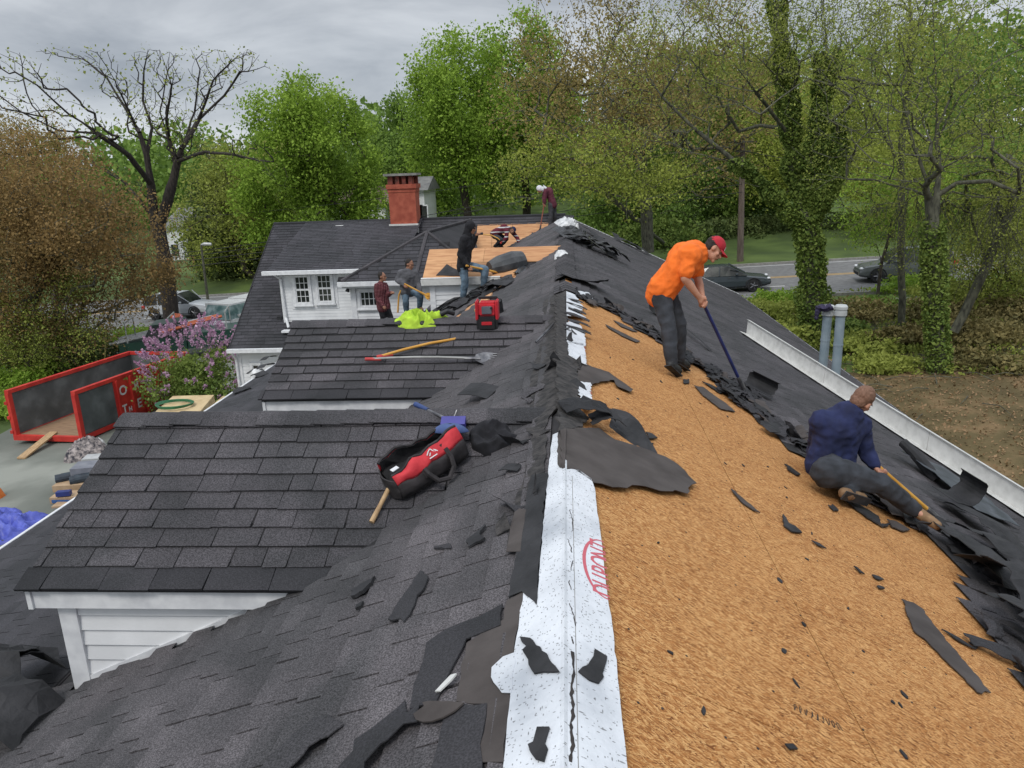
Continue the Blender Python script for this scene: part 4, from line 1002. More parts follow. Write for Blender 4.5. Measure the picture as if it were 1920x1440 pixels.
def JP(y, **px):   # joints from pixels; each value (px, py) or (px, py, dy)
    return {a: HY(p[0], p[1], y+(p[2] if len(p) > 2 else 0)) for a, p in px.items()}
c_orange = cloth('hi_vis_orange_cloth', (.85, .17, .018), 1.12); c_jeans = cloth('dark_grey_work_trousers', (.030, .034, .042), 1.45)
c_navy = cloth('navy_cloth', (.012, .018, .065), 1.35); c_black = cloth('black_cloth', (.009, .009, .012), 1.4); c_blue = cloth('faded_blue_jeans', (.10, .15, .20), 1.5, bump=.004)
c_grey = cloth('grey_cloth', (.09, .09, .10), 1.3); c_plaid = None
leather_b = mat('black_shoe_leather', (.01, .01, .011), (.02, .02, .02), 9, .6); leather_t = mat('tan_boot_leather', (.16, .09, .045), (.30, .19, .10), 12, .8)
red_cap = cloth('red_cap_cloth', (.42, .02, .035), 1.2); hair_d = mat('dark_hair', (.012, .009, .008), (.03, .022, .018), 60, .8, .004, 90); hair_s = mat('cropped_brown_hair', (.15, .08, .05), (.22, .12, .08), 60, .8)
def plaid(name, ca, cb, cc, sc=9.0, axis_only=False):
    m = bpy.data.materials.new(name); m.use_nodes = True; t = m.node_tree; N, L = t.nodes, t.links; b = N['Principled BSDF']; b.inputs['Roughness'].default_value = .9
    tcn = N.new('ShaderNodeTexCoord'); w = [];
    for d in (['Z'] if axis_only else ['X', 'Z']):
        q = N.new('ShaderNodeTexWave'); q.bands_direction = d; q.inputs['Scale'].default_value = sc; q.inputs['Distortion'].default_value = 1.2; q.inputs['Detail Scale'].default_value = 1; L.new(tcn.outputs['Object'], q.inputs[0]); w.append(q)
    r = N.new('ShaderNodeValToRGB'); r.color_ramp.interpolation = 'CONSTANT'; r.color_ramp.elements[0].color = (*ca, 1); r.color_ramp.elements[1].position = .5 if not axis_only else .62; r.color_ramp.elements[1].color = (*cb, 1); q = r.color_ramp.elements.new(.86); q.color = (*cc, 1)
    if axis_only: L.new(w[0].outputs[1], r.inputs[0])
    else:
        a = N.new('ShaderNodeMath'); a.operation = 'MULTIPLY_ADD'; L.new(w[0].outputs[1], a.inputs[0]); a.inputs[1].default_value = .5
        a2 = N.new('ShaderNodeMath'); a2.operation = 'MULTIPLY'; a2.inputs[1].default_value = .5; L.new(w[1].outputs[1], a2.inputs[0]); L.new(a2.outputs[0], a.inputs[2]); L.new(a.outputs[0], r.inputs[0])
    L.new(r.outputs[0], b.inputs['Base Color']); return m
c_plaid = plaid('red_plaid_flannel', (.035, .006, .01), (.16, .02, .03), (.30, .2, .2)); c_stripe = plaid('striped_rugby_cloth', (.10, .008, .02), (.10, .008, .02), (.5, .5, .5), 2.1, True)

def RJ(px, py, h):   # a joint h metres above the right slope
    return hit(px, py, RS.N, RS.N@RS.O + h)
# man in orange, bent over his shovel
yo = 8.3
J = JP(yo, head=(1339, 467), neck=(1311, 471), chest=(1284, 488), pelvis=(1243, 541), shL=(1300, 470, .17), shR=(1294, 478, -.18), elL=(1309, 524, .1), wrL=(1317, 556, -.02), elR=(1284, 522, -.26), wrR=(1311, 558, -.2),
       hpL=(1250, 549, .10), hpR=(1239, 552, -.10), knL=(1272, 606, .02), knR=(1253, 610, -.26), anL=(1275, 671, .16), anR=(1259, 676, -.14), toL=(1288, 686, .06), toR=(1272, 694, -.30))
J.update(anL=RJ(1275, 671, .13), anR=RJ(1259, 678, .13), toL=RJ(1289, 686, .055), toR=RJ(1273, 696, .055))
man1 = person(J, (.72, -.22, -.62), 'man in a bright orange T-shirt and red cap bent over a blue shovel', mt['skin'], c_orange, c_jeans, leather_b, .012, 'short', hair_d, 'cap', red_cap, 1, 1.0, grip={'L': (.1, 0, 1), 'R': (.1, 0, 1)}, shirt_len=1.1, bulk=1.25, legw=1.12, wr=.009)
sh1a = HY(1316, 563, yo-.12); p = RS.hit(1396, 742); sh1b = RS.P(p[0], p[1], .03)
blue_h = mat('dark_blue_handle', (.012, .02, .09), (.02, .03, .15), 8, .45); steel = mat('worn_steel', (.10, .10, .11), (.25, .25, .26), 14, .45, metal=.8); yellow_h = mat('yellow_fibreglass_handle', (.55, .26, .03), (.68, .36, .06), 6, .45)
grip_red = mat('red_rubber_grip', (.45, .03, .03), (.6, .06, .05), 8, .5)
def tear_tool(A, B, label, hm_, headm, fork=False, r=.017, bend=.0, headw=.2, side=None, cat='shovel', gripm=None, name='shovel', surfN=None):
    A, B = np.array(A, float), np.array(B, float); root = empty(name, B, label, cat); L = np.linalg.norm(B-A); d = (B-A)/L
    sg = np.array(surfN if surfN is not None else (0, 0, 1.0)); lat = nrm(np.cross(d, sg))
    pts = [A + d*L*t + sg*math.sin(math.pi*t)*bend for t in (0, .2, .4, .6, .8, .9)]
    q = MB(); q.tube(pts, r, 8); obj('shaft', q, hm_, root)
    if gripm: q = MB(); q.tube([A-d*.02, A+d*.16+sg*0*bend], r*1.35, 8); obj('grip', q, gripm, root)
    q = MB(); q.tube([pts[-1]-d*.12, pts[-1]+d*.06], [r*1.3, r*1.4], 8); obj('socket', q, headm, root)
    q = MB(); c = pts[-1]; e_ = B+d*.05
    def fn(a, s_):
        t = (s_-.5)*2; w = headw*(.45+.55*min(1, a*2.2))/2; return c+(e_-c)*a + lat*w*t + sg*(.02*t*t-.012*a), sg
    q.grid(fn, 4, 4, .004); obj('blade', q, headm, root)
    if fork:
        for i in range(7): q = MB(); o_ = e_+lat*headw*(i-3)/6.4; q.tube([o_-d*.03, o_+d*.05], [.009, .004], 4); obj('tooth', q, headm, root)
    q = MB(); q.tube([c+d*.02-sg*.01, c+d*.10-sg*.05, c+d*.16-sg*.01], .01, 6); obj('fulcrum', q, headm, root)
    return root
tear_tool(sh1a, sh1b, 'long blue-handled tear-off shovel held by the man in orange', blue_h, steel, True, .019, 0, .22, surfN=(.4, -.3, .6))

# man in navy, half kneeling on the boards
yn = 6.35
J = JP(yn, head=(1617, 752, .02), neck=(1597, 770, 0), chest=(1572, 803, 0), pelvis=(1556, 872, -.02), shL=(1538, 790, -.02), shR=(1614, 797, .06), elL=(1527, 848, .22), wrL=(1560, 868, .34), elR=(1624, 848, .05), wrR=(1640, 872, -.02),
       hpL=(1542, 888, -.02), hpR=(1578, 890, .04), knL=(1608, 898, .32), anL=(1592, 914, -.04), toL=(1612, 920, -.10), knR=(1648, 914, -.08), anR=(1723, 966, -.18), toR=(1752, 980, -.26))
J.update(hpR=RJ(1580, 888, .20), knR=RJ(1652, 908, .24), anR=RJ(1712, 954, .14), toR=RJ(1757, 985, .13), hpL=RJ(1548, 886, .17), knL=RJ(1612, 890, .12), anL=RJ(1590, 924, .10), toL=RJ(1618, 934, .09))
man2 = person(J, (.62, .55, -.55), 'man in a navy long-sleeved shirt half kneeling on the boards', mt['skin'], c_navy, c_jeans, leather_t, .012, 'long', hair_s, grip={'R': (.5, 0, -.6)}, shirt_len=.8, wr=.010, bulk=1.15, legw=1.15)
a2 = HY(1642, 872, yn-.02); p = RS.hit(1700, 948); tear_tool(a2 - (np.array(RS.P(p[0], p[1], .02))-a2)*.05, RS.P(p[0]+.25, p[1]-.15, .03), 'yellow-handled tear-off shovel of the kneeling man in navy', yellow_h, steel, False, .02, 0, .2, surfN=(.4, 0, .9))

# man in black hooded jacket
yb_ = 15.7
J = JP(yb_, head=(883, 427), neck=(876, 441), chest=(874, 458), pelvis=(870, 492), shL=(876, 446, .17), shR=(870, 448, -.17), elL=(884, 462, .1), wrL=(893, 443, .0), elR=(863, 478, -.2), wrR=(878, 500, -.24),
       hpL=(876, 499, .08), hpR=(867, 499, -.08), knL=(910, 505, .02), anL=(906, 535, .05), toL=(914, 541, 0), knR=(872, 528, -.12), anR=(868, 560, -.08), toR=(873, 567, -.16))
man3 = person(J, (.95, -.15, -.25), 'man in a black hooded jacket and faded jeans holding a yellow fork', mt['skin2'], c_black, c_blue, leather_t, .017, hair=hair_d, hood=c_black, grip={'R': (.7, 0, -.3)}, shirt_len=1.6)
tear_tool(HY(874, 498, yb_-.3), HY(962, 517, yb_+.5), 'yellow-handled shingle fork held by the man in the black jacket', yellow_h, yellow_h, True, .022, 0, .28, name='shingle_fork', cat='shingle fork', surfN=(0, -.5, .8))
q = MB(); a_ = HY(891, 440, yb_); q.tube([a_+(-.05, 0, 0), a_+(.16, 0, .02)], .025, 8); q.tube([a_+(.0, 0, 0), a_+(-.01, 0, -.12)], .022, 8)
tagp(obj('utility_knife', q, mt['felt']), 'small black hand tool raised by the man in the black jacket', 'hand tool')

# crouching man in a striped shirt
ys_ = 26.3
J = JP(ys_, head=(961, 432), neck=(954, 430), chest=(945, 429), pelvis=(930, 436), shL=(955, 429, .18), shR=(950, 434, -.18), elL=(970, 446, .1), wrL=(973, 455, 0), elR=(950, 446, -.25), wrR=(942, 452, -.35),
       hpL=(933, 441, .1), hpR=(928, 443, -.1), knL=(950, 448, .05), anL=(938, 461, .1), toL=(943, 464, 0), knR=(940, 450, -.35), anR=(930, 460, -.1), toR=(934, 463, -.2))
man4 = person(J, (.6, -.3, -.75), 'crouching man in a burgundy and white striped shirt and navy cap', mt['skin2'], c_stripe, c_jeans, leather_b, .02, hair=hair_d, hat='cap', hatm=c_navy, k=.98, gloves=grip_red)
q = MB(); q.tube([HY(906, 440, ys_-.4), HY(921, 441, ys_-.4), HY(932, 446, ys_-.4), HY(941, 453, ys_-.38)], .02, 8)
tagp(obj('pry_bar', q, yellow_h), 'bent yellow bar in the gloved hand of the crouching man', 'pry bar')

# man in a white hood on the far ridge
yh = 27.5
J = JP(yh, head=(1012, 355), neck=(1021, 355), chest=(1029, 360), pelvis=(1036, 380), shL=(1022, 354, .18), shR=(1024, 358, -.18), elL=(1020, 369, .1), wrL=(1020, 380, -.1), elR=(1021, 373, -.2), wrR=(1021, 382, -.2),
       hpL=(1038, 382, .1), hpR=(1033, 383, -.1), knL=(1040, 403, .05), anL=(1037, 423, .15), toL=(1037, 428, .05), knR=(1033, 405, -.1), anR=(1031, 425, -.1), toR=(1029, 429, -.2))
c_white = cloth('white_hood_cloth', (.65, .65, .68), 1.1); c_mar = cloth('maroon_cloth', (.10, .02, .035), 1.25); c_dg = cloth('dark_grey_cloth', (.05, .05, .055), 1.3)
man5 = person(J, (-.7, -.3, -.65), 'man in a maroon top and white hood bent over on the far ridge', mt['skin2'], c_mar, c_dg, leather_t, .02, hood=c_white, k=1.0)
q = MB(); 
def fn(a, c):
    t = (c-.5)*2; A_ = J['neck']*(1-a)+J['chest']*a; sd_ = nrm(J['shR']-J['shL']); upv = np.array([-.3, -.1, .95]); return A_+sd_*t*.22*(1-.3*a)+upv*(.16-.05*t*t), upv
q.grid(fn, 4, 6, .02); obj('hood_cape', q, c_white, man5)
tear_tool(HY(1021, 378, yh-.2), HY(1012, 434, yh-.2), 'red-shafted shovel of the man in the white hood', mat('red_brown_shaft', (.25, .07, .05), (.35, .12, .08)), steel, False, .02, 0, .25, surfN=(.8, -.5, .3))

# man in grey and man in plaid
yg = 17.75
J = JP(yg, head=(768, 496), neck=(765, 507), chest=(765, 518), pelvis=(765, 541), shL=(778, 511, .05), shR=(752, 511, -.05), elL=(784, 531, .0), wrL=(788, 547, -.15), elR=(745, 525, -.05), wrR=(759, 534, -.25),
       hpL=(771, 545, .02), hpR=(760, 545, -.02), knL=(788, 553, -.2), anL=(787, 575, .02), toL=(792, 581, -.08), knR=(761, 564, -.08), anR=(762, 584, .0), toR=(764, 590, -.12))
person(J, (.9, -.35, -.25), 'young man in a grey shirt and blue jeans leaning on a yellow fork', mt['skin2'], c_grey, c_blue, leather_t, .018, hair=hair_d)
tear_tool(HY(758, 532, yg-.3), HY(802, 555, yg-.3), 'yellow-handled fork gripped by the man in grey', yellow_h, yellow_h, True, .02, 0, .22, name='shingle_fork', cat='shingle fork', surfN=(0, -.4, .8))
q = MB(); q.tube([HY(752, 544, yg-.1), HY(748, 553, yg-.1), HY(747, 565, yg-.1), HY(746, 586, yg-.1)], .02, 8); tagp(obj('cane_handle', q, yellow_h), 'curved orange tool handle standing upright beside the man in grey', 'tool handle')
yp = 19.5; 
J = JP(yp, head=(717, 519), neck=(714, 531), chest=(714, 543), pelvis=(719, 573), shL=(722, 535, .1), shR=(707, 536, -.1), elL=(727, 553, .05), wrL=(734, 549, -.1), elR=(708, 560, -.12), wrR=(719, 573, -.2),
       hpL=(724, 577, .04), hpR=(716, 577, -.04), knL=(733, 596, .0), anL=(738, 622, .0), toL=(744, 628, -.05), knR=(719, 600, -.05), anR=(719, 626, -.05), toR=(724, 632, -.1))
person(J, (.97, -.2, .05), 'man in a dark red plaid shirt and black trousers gesturing with one hand', mt['skin2'], c_plaid, c_black, leather_b, .018, hair=hair_d)

# ================================================================== DEBRIS AND LOOSE THINGS ON THE ROOF
SCR = 'scraps of torn shingle and felt'
def scrap(F, px, h, m, label, seed, th=.006, step=.03, amp=.006, cat='shingle scrap', group=None, name='shingle_scrap'):
    return sheet(name, F, px, h, th, mt[m] if isinstance(m, str) else m, seed=seed, step=step, amp=amp, label=label, cat=cat, group=group)
def loose(name, F, u, v, rot, L, Wd, m, label, seed, lift=.0, curl=.0, h=.02, arch=0.0, rag=.02, th=.005, cat='torn shingle', group=None, twist=0.0, parent=None, nx=8, ny=4, crease=0.0):
    rg = np.random.default_rng(seed); c_, s_ = math.cos(rot), math.sin(rot); ph = rg.random(8)*6.28
    def fn(a, c):
        x = (a-.5)*L; y = (c-.5)*Wd
        if a in (0., 1.) or c in (0., 1.): x += rag*mn.noise(Vector((seed*1.7, a*7, c*7)))*2.2; y += rag*mn.noise(Vector((seed*2.3+9, a*8, c*8)))*2.2
        hh = h + arch*math.sin(math.pi*a) + lift*a + crease*abs(mn.noise(Vector((a*3+seed, c*3, 1)))) + twist*(a)*(c-.5)
        if curl:   # roll the far end round a cylinder
            t = max(0, a-.35)/.65; R_ = max(.03, L/(curl*6.28)); ang = t*.65*L/R_
            x = (-.5+min(a, .35))*L + R_*math.sin(ang); hh = h + lift*.3 + R_*(1-math.cos(ang))
        uu = u + x*s_ + y*c_; vv = v + x*c_ - y*s_
        return F.P(uu, vv, hh), F.N
    q = MB(); q.grid(fn, nx, ny, th); return obj(name, q, m, parent, label, cat, group)

# named scraps, drawn where they lie
scrap(LS, [(983, 1208), (1003, 1211), (1022, 1228), (1038, 1250), (1058, 1275), (1010, 1278), (1000, 1262)], .031, 'felt', 'black shingle scrap lying across the white membrane, left of the tear', 1)
scrap(RS, [(1108, 1230), (1131, 1244), (1127, 1262), (1115, 1295), (1098, 1289), (1077, 1272), (1094, 1261)], .0275, 'felt', 'dark shingle scrap on the white membrane right of the tear', 2)
scrap(LS, [(1017, 1380), (1040, 1380), (1037, 1420), (1030, 1445), (1014, 1440), (1000, 1413), (1010, 1408)], .031, 'felt', 'black scrap at the bottom end of the white membrane', 3)
scrap(LS, [(793, 1078), (806, 1086), (802, 1108), (788, 1125), (783, 1142), (775, 1160), (762, 1176), (733, 1170), (745, 1150)], .022, 'shingle_dark', 'long narrow shingle strip lying on the near left slope', 4, .008)
scrap(LS, [(667, 1115), (690, 1104), (710, 1092), (703, 1105), (682, 1122), (665, 1130)], .024, 'felt', 'rotten wad of felt on the near left slope', 5, .02, .02, .01)
scrap(LS, [(675, 1145), (688, 1138), (686, 1146), (673, 1152)], .024, 'felt', 'thumb sized crumb of felt below the rotten wad', 55, .015, .02, .006)
scrap(LS, [(1082-280, 1333), (880, 1334), (862, 1350), (840, 1362), (820, 1369), (790, 1366), (785, 1355), (805, 1340)], .034, 'felt_brown', 'torn brown piece of underlayment on the left slope', 6)
scrap(LS, [(826, 1313), (855, 1282), (866, 1279), (858, 1290), (835, 1312)], .036, 'alu', 'bright sliver of metal flashing on the near left slope', 7, cat='metal sliver', name='metal_sliver')
scrap(LS, [(818, 1032), (850, 1028), (851, 1036), (838, 1037), (818, 1036)], .024, 'shingle_dark', 'finger shaped scrap on the left slope beside the adhesive crust', 8)
scrap(LS, [(880, 1022), (897, 1010), (915, 992), (905, 1012), (915, 1018), (884, 1036)], .024, 'felt', 'crooked pair of torn tabs near the adhesive crust', 9, .012)
scrap(RS, [(1370, 917), (1378, 922), (1400, 942), (1425, 962), (1412, 957), (1388, 940)], .0, 'felt_brown', 'long sharp splinter of felt on the boards', 10)
scrap(RS, [(1467, 965), (1473, 972), (1478, 982), (1490, 988), (1503, 1000), (1485, 998), (1468, 985)], .0, 'felt', 'crescent shaped scrap on the boards below the kneeling man', 11, .009)
scrap(RS, [(1521, 1014), (1535, 1019), (1549, 1029), (1535, 1024)], .0, 'felt', 'small leaf shaped scrap below the crescent scrap', 12)
scrap(RS, [(1552, 947), (1560, 946), (1572, 957), (1563, 959)], .0, 'felt', 'small almond shaped scrap left of the folded leg', 13)
scrap(RS, [(1470, 871), (1480, 876), (1492, 885), (1500, 891), (1494, 892), (1478, 882)], .0, 'felt', 'dark splinter on the boards left of the kneeling man', 14, .012)
scrap(RS, [(1690, 1124), (1712, 1131), (1730, 1143), (1748, 1170), (1785, 1215), (1825, 1262), (1857, 1300), (1832, 1299), (1800, 1265), (1765, 1232), (1740, 1205), (1712, 1182), (1700, 1150)], .0, 'felt_brown', 'largest long strip of underlayment lying on the near boards', 15)
scrap(RS, [(1765, 1180), (1785, 1190), (1820, 1212), (1832, 1215), (1815, 1205), (1845, 1207), (1828, 1218), (1790, 1198)], .0, 'felt', 'thin forked splinter right of the largest strip', 16)
scrap(RS, [(1471, 1396), (1486, 1396), (1495, 1406), (1480, 1406)], .0, 'felt', 'pea sized black chip on the nearest boards', 17)
scrap(RS, [(1600, 1062), (1606, 1064), (1621, 1077), (1612, 1074)], .0, 'felt', 'upper one of three small chips in a row on the boards', 18)
scrap(RS, [(1634, 1078), (1648, 1082), (1657, 1087), (1642, 1086)], .0, 'felt', 'middle one of three small chips in a row on the boards', 19)
scrap(RS, [(1643, 1099), (1655, 1101), (1659, 1104), (1648, 1104)], .0, 'felt', 'lowest of three small chips in a row on the boards', 20)
scrap(RS, [(1150, 601), (1163, 606), (1178, 613), (1195, 622), (1188, 622), (1165, 613)], .0, 'felt_brown', 'upper of two slim felt strips near the far end of the boards', 21)
scrap(RS, [(1135, 608), (1150, 616), (1178, 630), (1200, 640), (1192, 642), (1165, 630), (1140, 615)], .0, 'felt_brown', 'lower of two slim felt strips near the far end of the boards', 22)
scrap(RS, [(1301, 724), (1318, 727), (1338, 742), (1360, 757), (1378, 773), (1352, 768), (1325, 748)], .002, 'felt_brown', 'felt strip on the boards in front of the shovel blade', 23, .008)
scrap(RS, [(1316, 716), (1332, 722), (1366, 740), (1350, 738)], .002, 'felt', 'narrow felt splinter beside the shovel blade', 24, .008)
scrap(RS, [(1580, 935), (1592, 938), (1620, 955), (1645, 970), (1650, 985), (1668, 985), (1655, 990), (1625, 972), (1600, 953)], .004, 'felt', 'jagged felt strip alongside the outstretched leg', 25, .012)
scrap(RS, [(1662, 975), (1680, 980), (1705, 995), (1695, 998), (1672, 990)], .004, 'felt_brown', 'felt slab near the tan boot', 26, .01)
scrap(RS, [(1281, 712), (1292, 712), (1292, 719), (1283, 720)], .002, 'felt', 'tiny square chip below the black shoes', 27)
scrap(RS, [(1210, 812), (1222, 815), (1232, 823), (1215, 824)], .002, 'felt', 'torn chip beside the curled sheet on the boards', 28, .01)

# curled and standing pieces with a look of their own
u, v = LS.hit(560, 1425); loose('torn_shingle', LS, u, v, 2.4, .34, .17, mt['shingle'], 'shingle with a dark nailed edge lying face up at the bottom edge of the photo', 31, .0, 0, .03, .02)
u, v = LS.hit(712, 1415); loose('torn_shingle', LS, u, v, 2.5, .36, .14, mt['shingle_dark'], 'black backed shingle lying skewed near the brown underlayment piece', 32, .0, 0, .03, .03, rag=.03)
u, v = LS.hit(1082, 790); loose('torn_shingle', RS, *RS.hit(1092, 788), 1.3, .36, .20, mt['shingle_dark'], 'flipped strip of ridge shingles at the head of the brown underlayment', 33, .05, 0, .05, .05, rag=.03, crease=.05)
p = RS.hit(1190, 868)
def flapfn(a, c):   # the big sheet standing up out of the underlayment
    A0, A1 = HY(1143, 800, 5.15), HY(1222, 884, 4.75); T0, T1 = HY(1148, 765, 5.35), HY(1238, 862, 4.95)
    base_ = A0+(A1-A0)*a; top = T0+(T1-T0)*a; k = math.sin(math.pi*min(1, a*1.05))
    pnt = base_+(top-base_)*c + np.array([.03, .12, .05])*c*k + np.array([.01, 0, .02])*mn.noise(Vector((a*5, c*4, 2)))
    return pnt, (0, -1, .2)
q = MB(); q.grid(flapfn, 12, 6, .006); obj('felt_sheet', q, mt['felt'], None, 'tall curled felt sheet standing up on the boards near the membrane', 'felt sheet')
loose('torn_shingle', RS, *RS.hit(1128, 803), 1.4, .20, .20, mt['shingle_dark'], 'shingle chunk leaning against the tall curled felt sheet', 34, .08, 0, .03, .05)
ridge_cap_big = loose('ridge_cap_strip', RS, .22, 11.9, 1.35, .75, .55, mt['shingle_dark'], 'big ridge strip peeled up with its end curling to the right', 35, .10, 0, .06, -.06, rag=.02, twist=.18, nx=12, cat='ridge strip')
u, v = RS.hit(1215, 585); loose('felt_strip', RS, u, v, -.7, .75, .12, mt['felt'], 'thin felt strip curled into a loop behind the man in orange', 36, .0, 1.0, .05, cat='felt strip', th=.008, nx=14)
u, v = RS.hit(1290, 632); loose('felt_strip', RS, u, v, -.35, 1.3, .05, mt['felt'], 'long raised seam of torn felt running past the legs of the man in orange', 37, .02, 0, .05, .03, cat='felt strip', nx=12)
u, v = RS.hit(1418, 738); loose('felt_flap', RS, u, v, .3, .42, .34, mt['felt'], 'black felt flap curled up like a bucket beside the blue shovel blade', 38, .05, .8, .06, cat='felt flap', nx=12)
q = MB(); u, v = RS.hit(1706, 880)
q.tube([RS.P(u-.12, v+.22, .22), RS.P(u-.02, v+.08, .18), RS.P(u+.12, v-.12, .10), RS.P(u+.2, v-.22, .05)], [.055, .06, .065, .05], 10); obj('felt_roll', q, mt['felt'], None, 'rolled black felt standing out of the pile right of the kneeling man', 'felt roll')
slate = mat('slate_blue_membrane', (.035, .042, .052), (.09, .10, .12), 6, .45, .004, 12)
u, v = RS.hit(1785, 925); loose('membrane_sheet', RS, u, v, -.25, 1.25, .62, slate, 'glossy slate blue membrane sheet below the white metal upstand', 39, .06, 0, .07, .03, rag=.03, cat='membrane sheet', nx=12)
u, v = RS.hit(1790, 955); loose('felt_sheet', RS, u, v, 1.1, .6, .3, mt['felt'], 'curled felt sheet arching over the tan boot', 40, .02, .7, .12, cat='felt sheet', nx=14)
for i, (px, py, L_, W_, r_, lf) in enumerate([(1835, 1000, .9, .4, -.3, .10), (1868, 1060, .95, .5, -.2, .12), (1815, 1060, .8, .35, -.35, .06), (1875, 1130, .7, .4, -.25, .14), (1900, 1200, .6, .3, -.3, .08)]):
    u, v = RS.hit(px, py); loose('felt_sheet', RS, u, v, r_, L_, W_, mt['felt'], ['broad felt sheet folded under the tan boot', 'uppermost rumpled felt sheet at the right edge of the photo', 'narrow felt sheet along the jagged edge of the boards', 'felt sheet curled upward at the lower right edge', 'lowest felt sheet in the right corner of the stripped edge'][i], 60+i, .0, 0, .05+.02*i, lf, rag=.05, nx=12, cat='felt sheet', crease=.08)
# the pile of torn tabs all along the stripped edge
rg = np.random.default_rng(77); E_ = np.array(edge_uv); k = 0
seg = np.linalg.norm(np.diff(E_, axis=0), axis=1); cum = np.concatenate([[0], np.cumsum(seg)])
for i in range(230):
    s_ = rg.random()*cum[-1]; j = int(np.searchsorted(cum, s_)-1); j = max(0, min(j, len(seg)-1)); t = (s_-cum[j])/max(seg[j], 1e-6)
    e_ = E_[j]+(E_[j+1]-E_[j])*t
    near = max(0.15, min(1, (12-e_[1])/7)); off = rg.random()**1.5*(.35+.55*near)
    L_ = rg.uniform(.12, .5)*(.6+.4*near); W_ = rg.uniform(.05, .17)
    if 2.5 < e_[0]+off < 3.4 and 4.3 < e_[1] < 6.1: off += .6
    mk_ = ('felt', 'felt', 'shingle_dark', 'shingle_dark', 'felt_brown')[rg.integers(5)]; pick_ = {'felt': 'black felt', 'shingle_dark': 'dark shingle', 'felt_brown': 'brown underlayment'}[mk_]
    loose('torn_shingle', RS, e_[0]+off+.03, e_[1]+rg.normal()*.05, rg.normal()*.35+(1.57 if rg.random() < .18 else -.15), L_, W_, mt[mk_],
          'torn %s fragment piled along the board edge, %s' % (pick_, ('beside the kneeling man' if e_[1] > 5.2 else 'nearer than the kneeling man') if e_[1] < 7.5 else ('around the blue shovel blade' if e_[1] < 9.3 else 'behind the man in orange')), 100+i, rg.uniform(0, .035)*near, 0, rg.uniform(.012, .045), rg.uniform(0, .03), rag=.022, nx=9, ny=4, crease=.03, group='torn fragments along the stripped edge', twist=rg.normal()*.05)
for i in range(34):   # chips strewn on the boards
    u = rg.uniform(.3, 1.9); v = rg.uniform(1.8, 8)
    if not poly_in(OSB_POLY, u+.15, v): continue
    a_ = rg.uniform(.006, .028); bb_ = rg.uniform(.006, .014); th_ = rg.normal()*.5
    P = [(u+math.sin(t+th_)*bb_*(.7+rg.random()*.6), v+math.cos(t)*a_*(.7+rg.random()*.6)) for t in np.linspace(0, 6.28, 8)[:-1]]
    q = MB(); q.prism([RS.P(x_, y_, -.009) for x_, y_ in P], RS.N*.006); obj('felt_chip', q, mt['felt'], None, 'tiny chip of black felt strewn on the bare boards', 'felt chip', 'tiny felt chips on the bare boards')
# pieces lying along the crust of the ridge and on the left slope
for i in range(20):
    y = rg.uniform(3.3, 10.5); side = -1 if rg.random() < .75 else 1; F = LS if side < 0 else RS
    loose('torn_shingle', F, rg.uniform(.14 if y < 5.1 else .02, .34) if side < 0 else rg.uniform(.0, .12), y, rg.normal()*.9, rg.uniform(.07, .22), rg.uniform(.04, .11), mt[('shingle_dark', 'tar_rough', 'felt', 'shingle')[rg.integers(4)]],
          'broken bit of ridge cap stuck in the crust along the ridge', 500+i, rg.uniform(0, .03), 0, rg.uniform(.022, .035), rg.uniform(0, .015), nx=4, ny=2, rag=.015, group='broken ridge cap bits along the ridge', twist=rg.normal()*.1) if not (side > 0 and y < 5.2) else None
for i in range(6):
    y = 7.9+i*.36; loose('torn_shingle', RS, .13, y, 1.5+rg.normal()*.15, rg.uniform(.2, .36), rg.uniform(.07, .13), mt['shingle_dark'], 'shingle tab still lapping over the white membrane right of the ridge', 560+i, .02, 0, .035, .01, nx=5, ny=2, group='tabs still lapping over the membrane')
for i, (px, py) in enumerate([(1150, 445), (1165, 455), (1180, 462), (1195, 470), (1130, 470), (1140, 480), (1105, 440), (1120, 452)]):
    u, v = RS.hit(px, py); loose('torn_shingle', RS, u, v, rg.normal()*.4-.3, 1.0, .25, mt['felt'], 'ripped shingle strip lying on the far right slope', 580+i, .05, 0, .06, .06, nx=5, ny=2, group='ripped strips on the far right slope')
# rubble at the far stripped stretch of the ridge
def blob(name, F, u, v, ru, rv, hh, m, label, cat, seed, freq=5.0, n=26, rot=0.0, h0=.0, power=.8, ridge=1.0, outline=.25, group=None, th=.01):
    c_, s_ = math.cos(rot), math.sin(rot); q = MB()
    vs = []; fs = []
    R_ = n; T_ = n*2
    for i in range(R_+1):
        for j in range(T_):
            r = i/R_; t = 2*math.pi*j/T_
            ol = 1+outline*(mn.noise(Vector((math.cos(t)*1.3+seed, math.sin(t)*1.3, 2)))*2 + .5*mn.noise(Vector((math.cos(t)*3.3+seed, math.sin(t)*3.3, 5))))
            x, y = r*math.cos(t)*ru*ol, r*math.sin(t)*rv*ol
            f_ = 1-abs(mn.noise(Vector((x*freq+seed, y*freq, seed*.3)))*2)*ridge; f2 = 1-abs(mn.noise(Vector((x*freq*2.1+seed, y*freq*2.1, seed*.7)))*2)
            h = h0 + hh*(1-r**2.6)**power*(.45+.4*f_+.18*f2)
            vs.append(F.P(u+x*c_+y*s_, v-x*s_+y*c_, h))
    for i in range(R_):
        for j in range(T_): fs.append((i*T_+j, (i+1)*T_+j, (i+1)*T_+(j+1) % T_, i*T_+(j+1) % T_))
    q.add(vs, fs); return obj(name, q, m, None, label, cat, group, smooth=True)
crumple = mat('crumpled_white_plastic', (.40, .41, .42), (.78, .78, .77), 7, .4, .02, 14)
dark_plastic = mat('black_glossy_plastic', (.008, .008, .009), (.02, .02, .022), 7, .35, .02, 16)
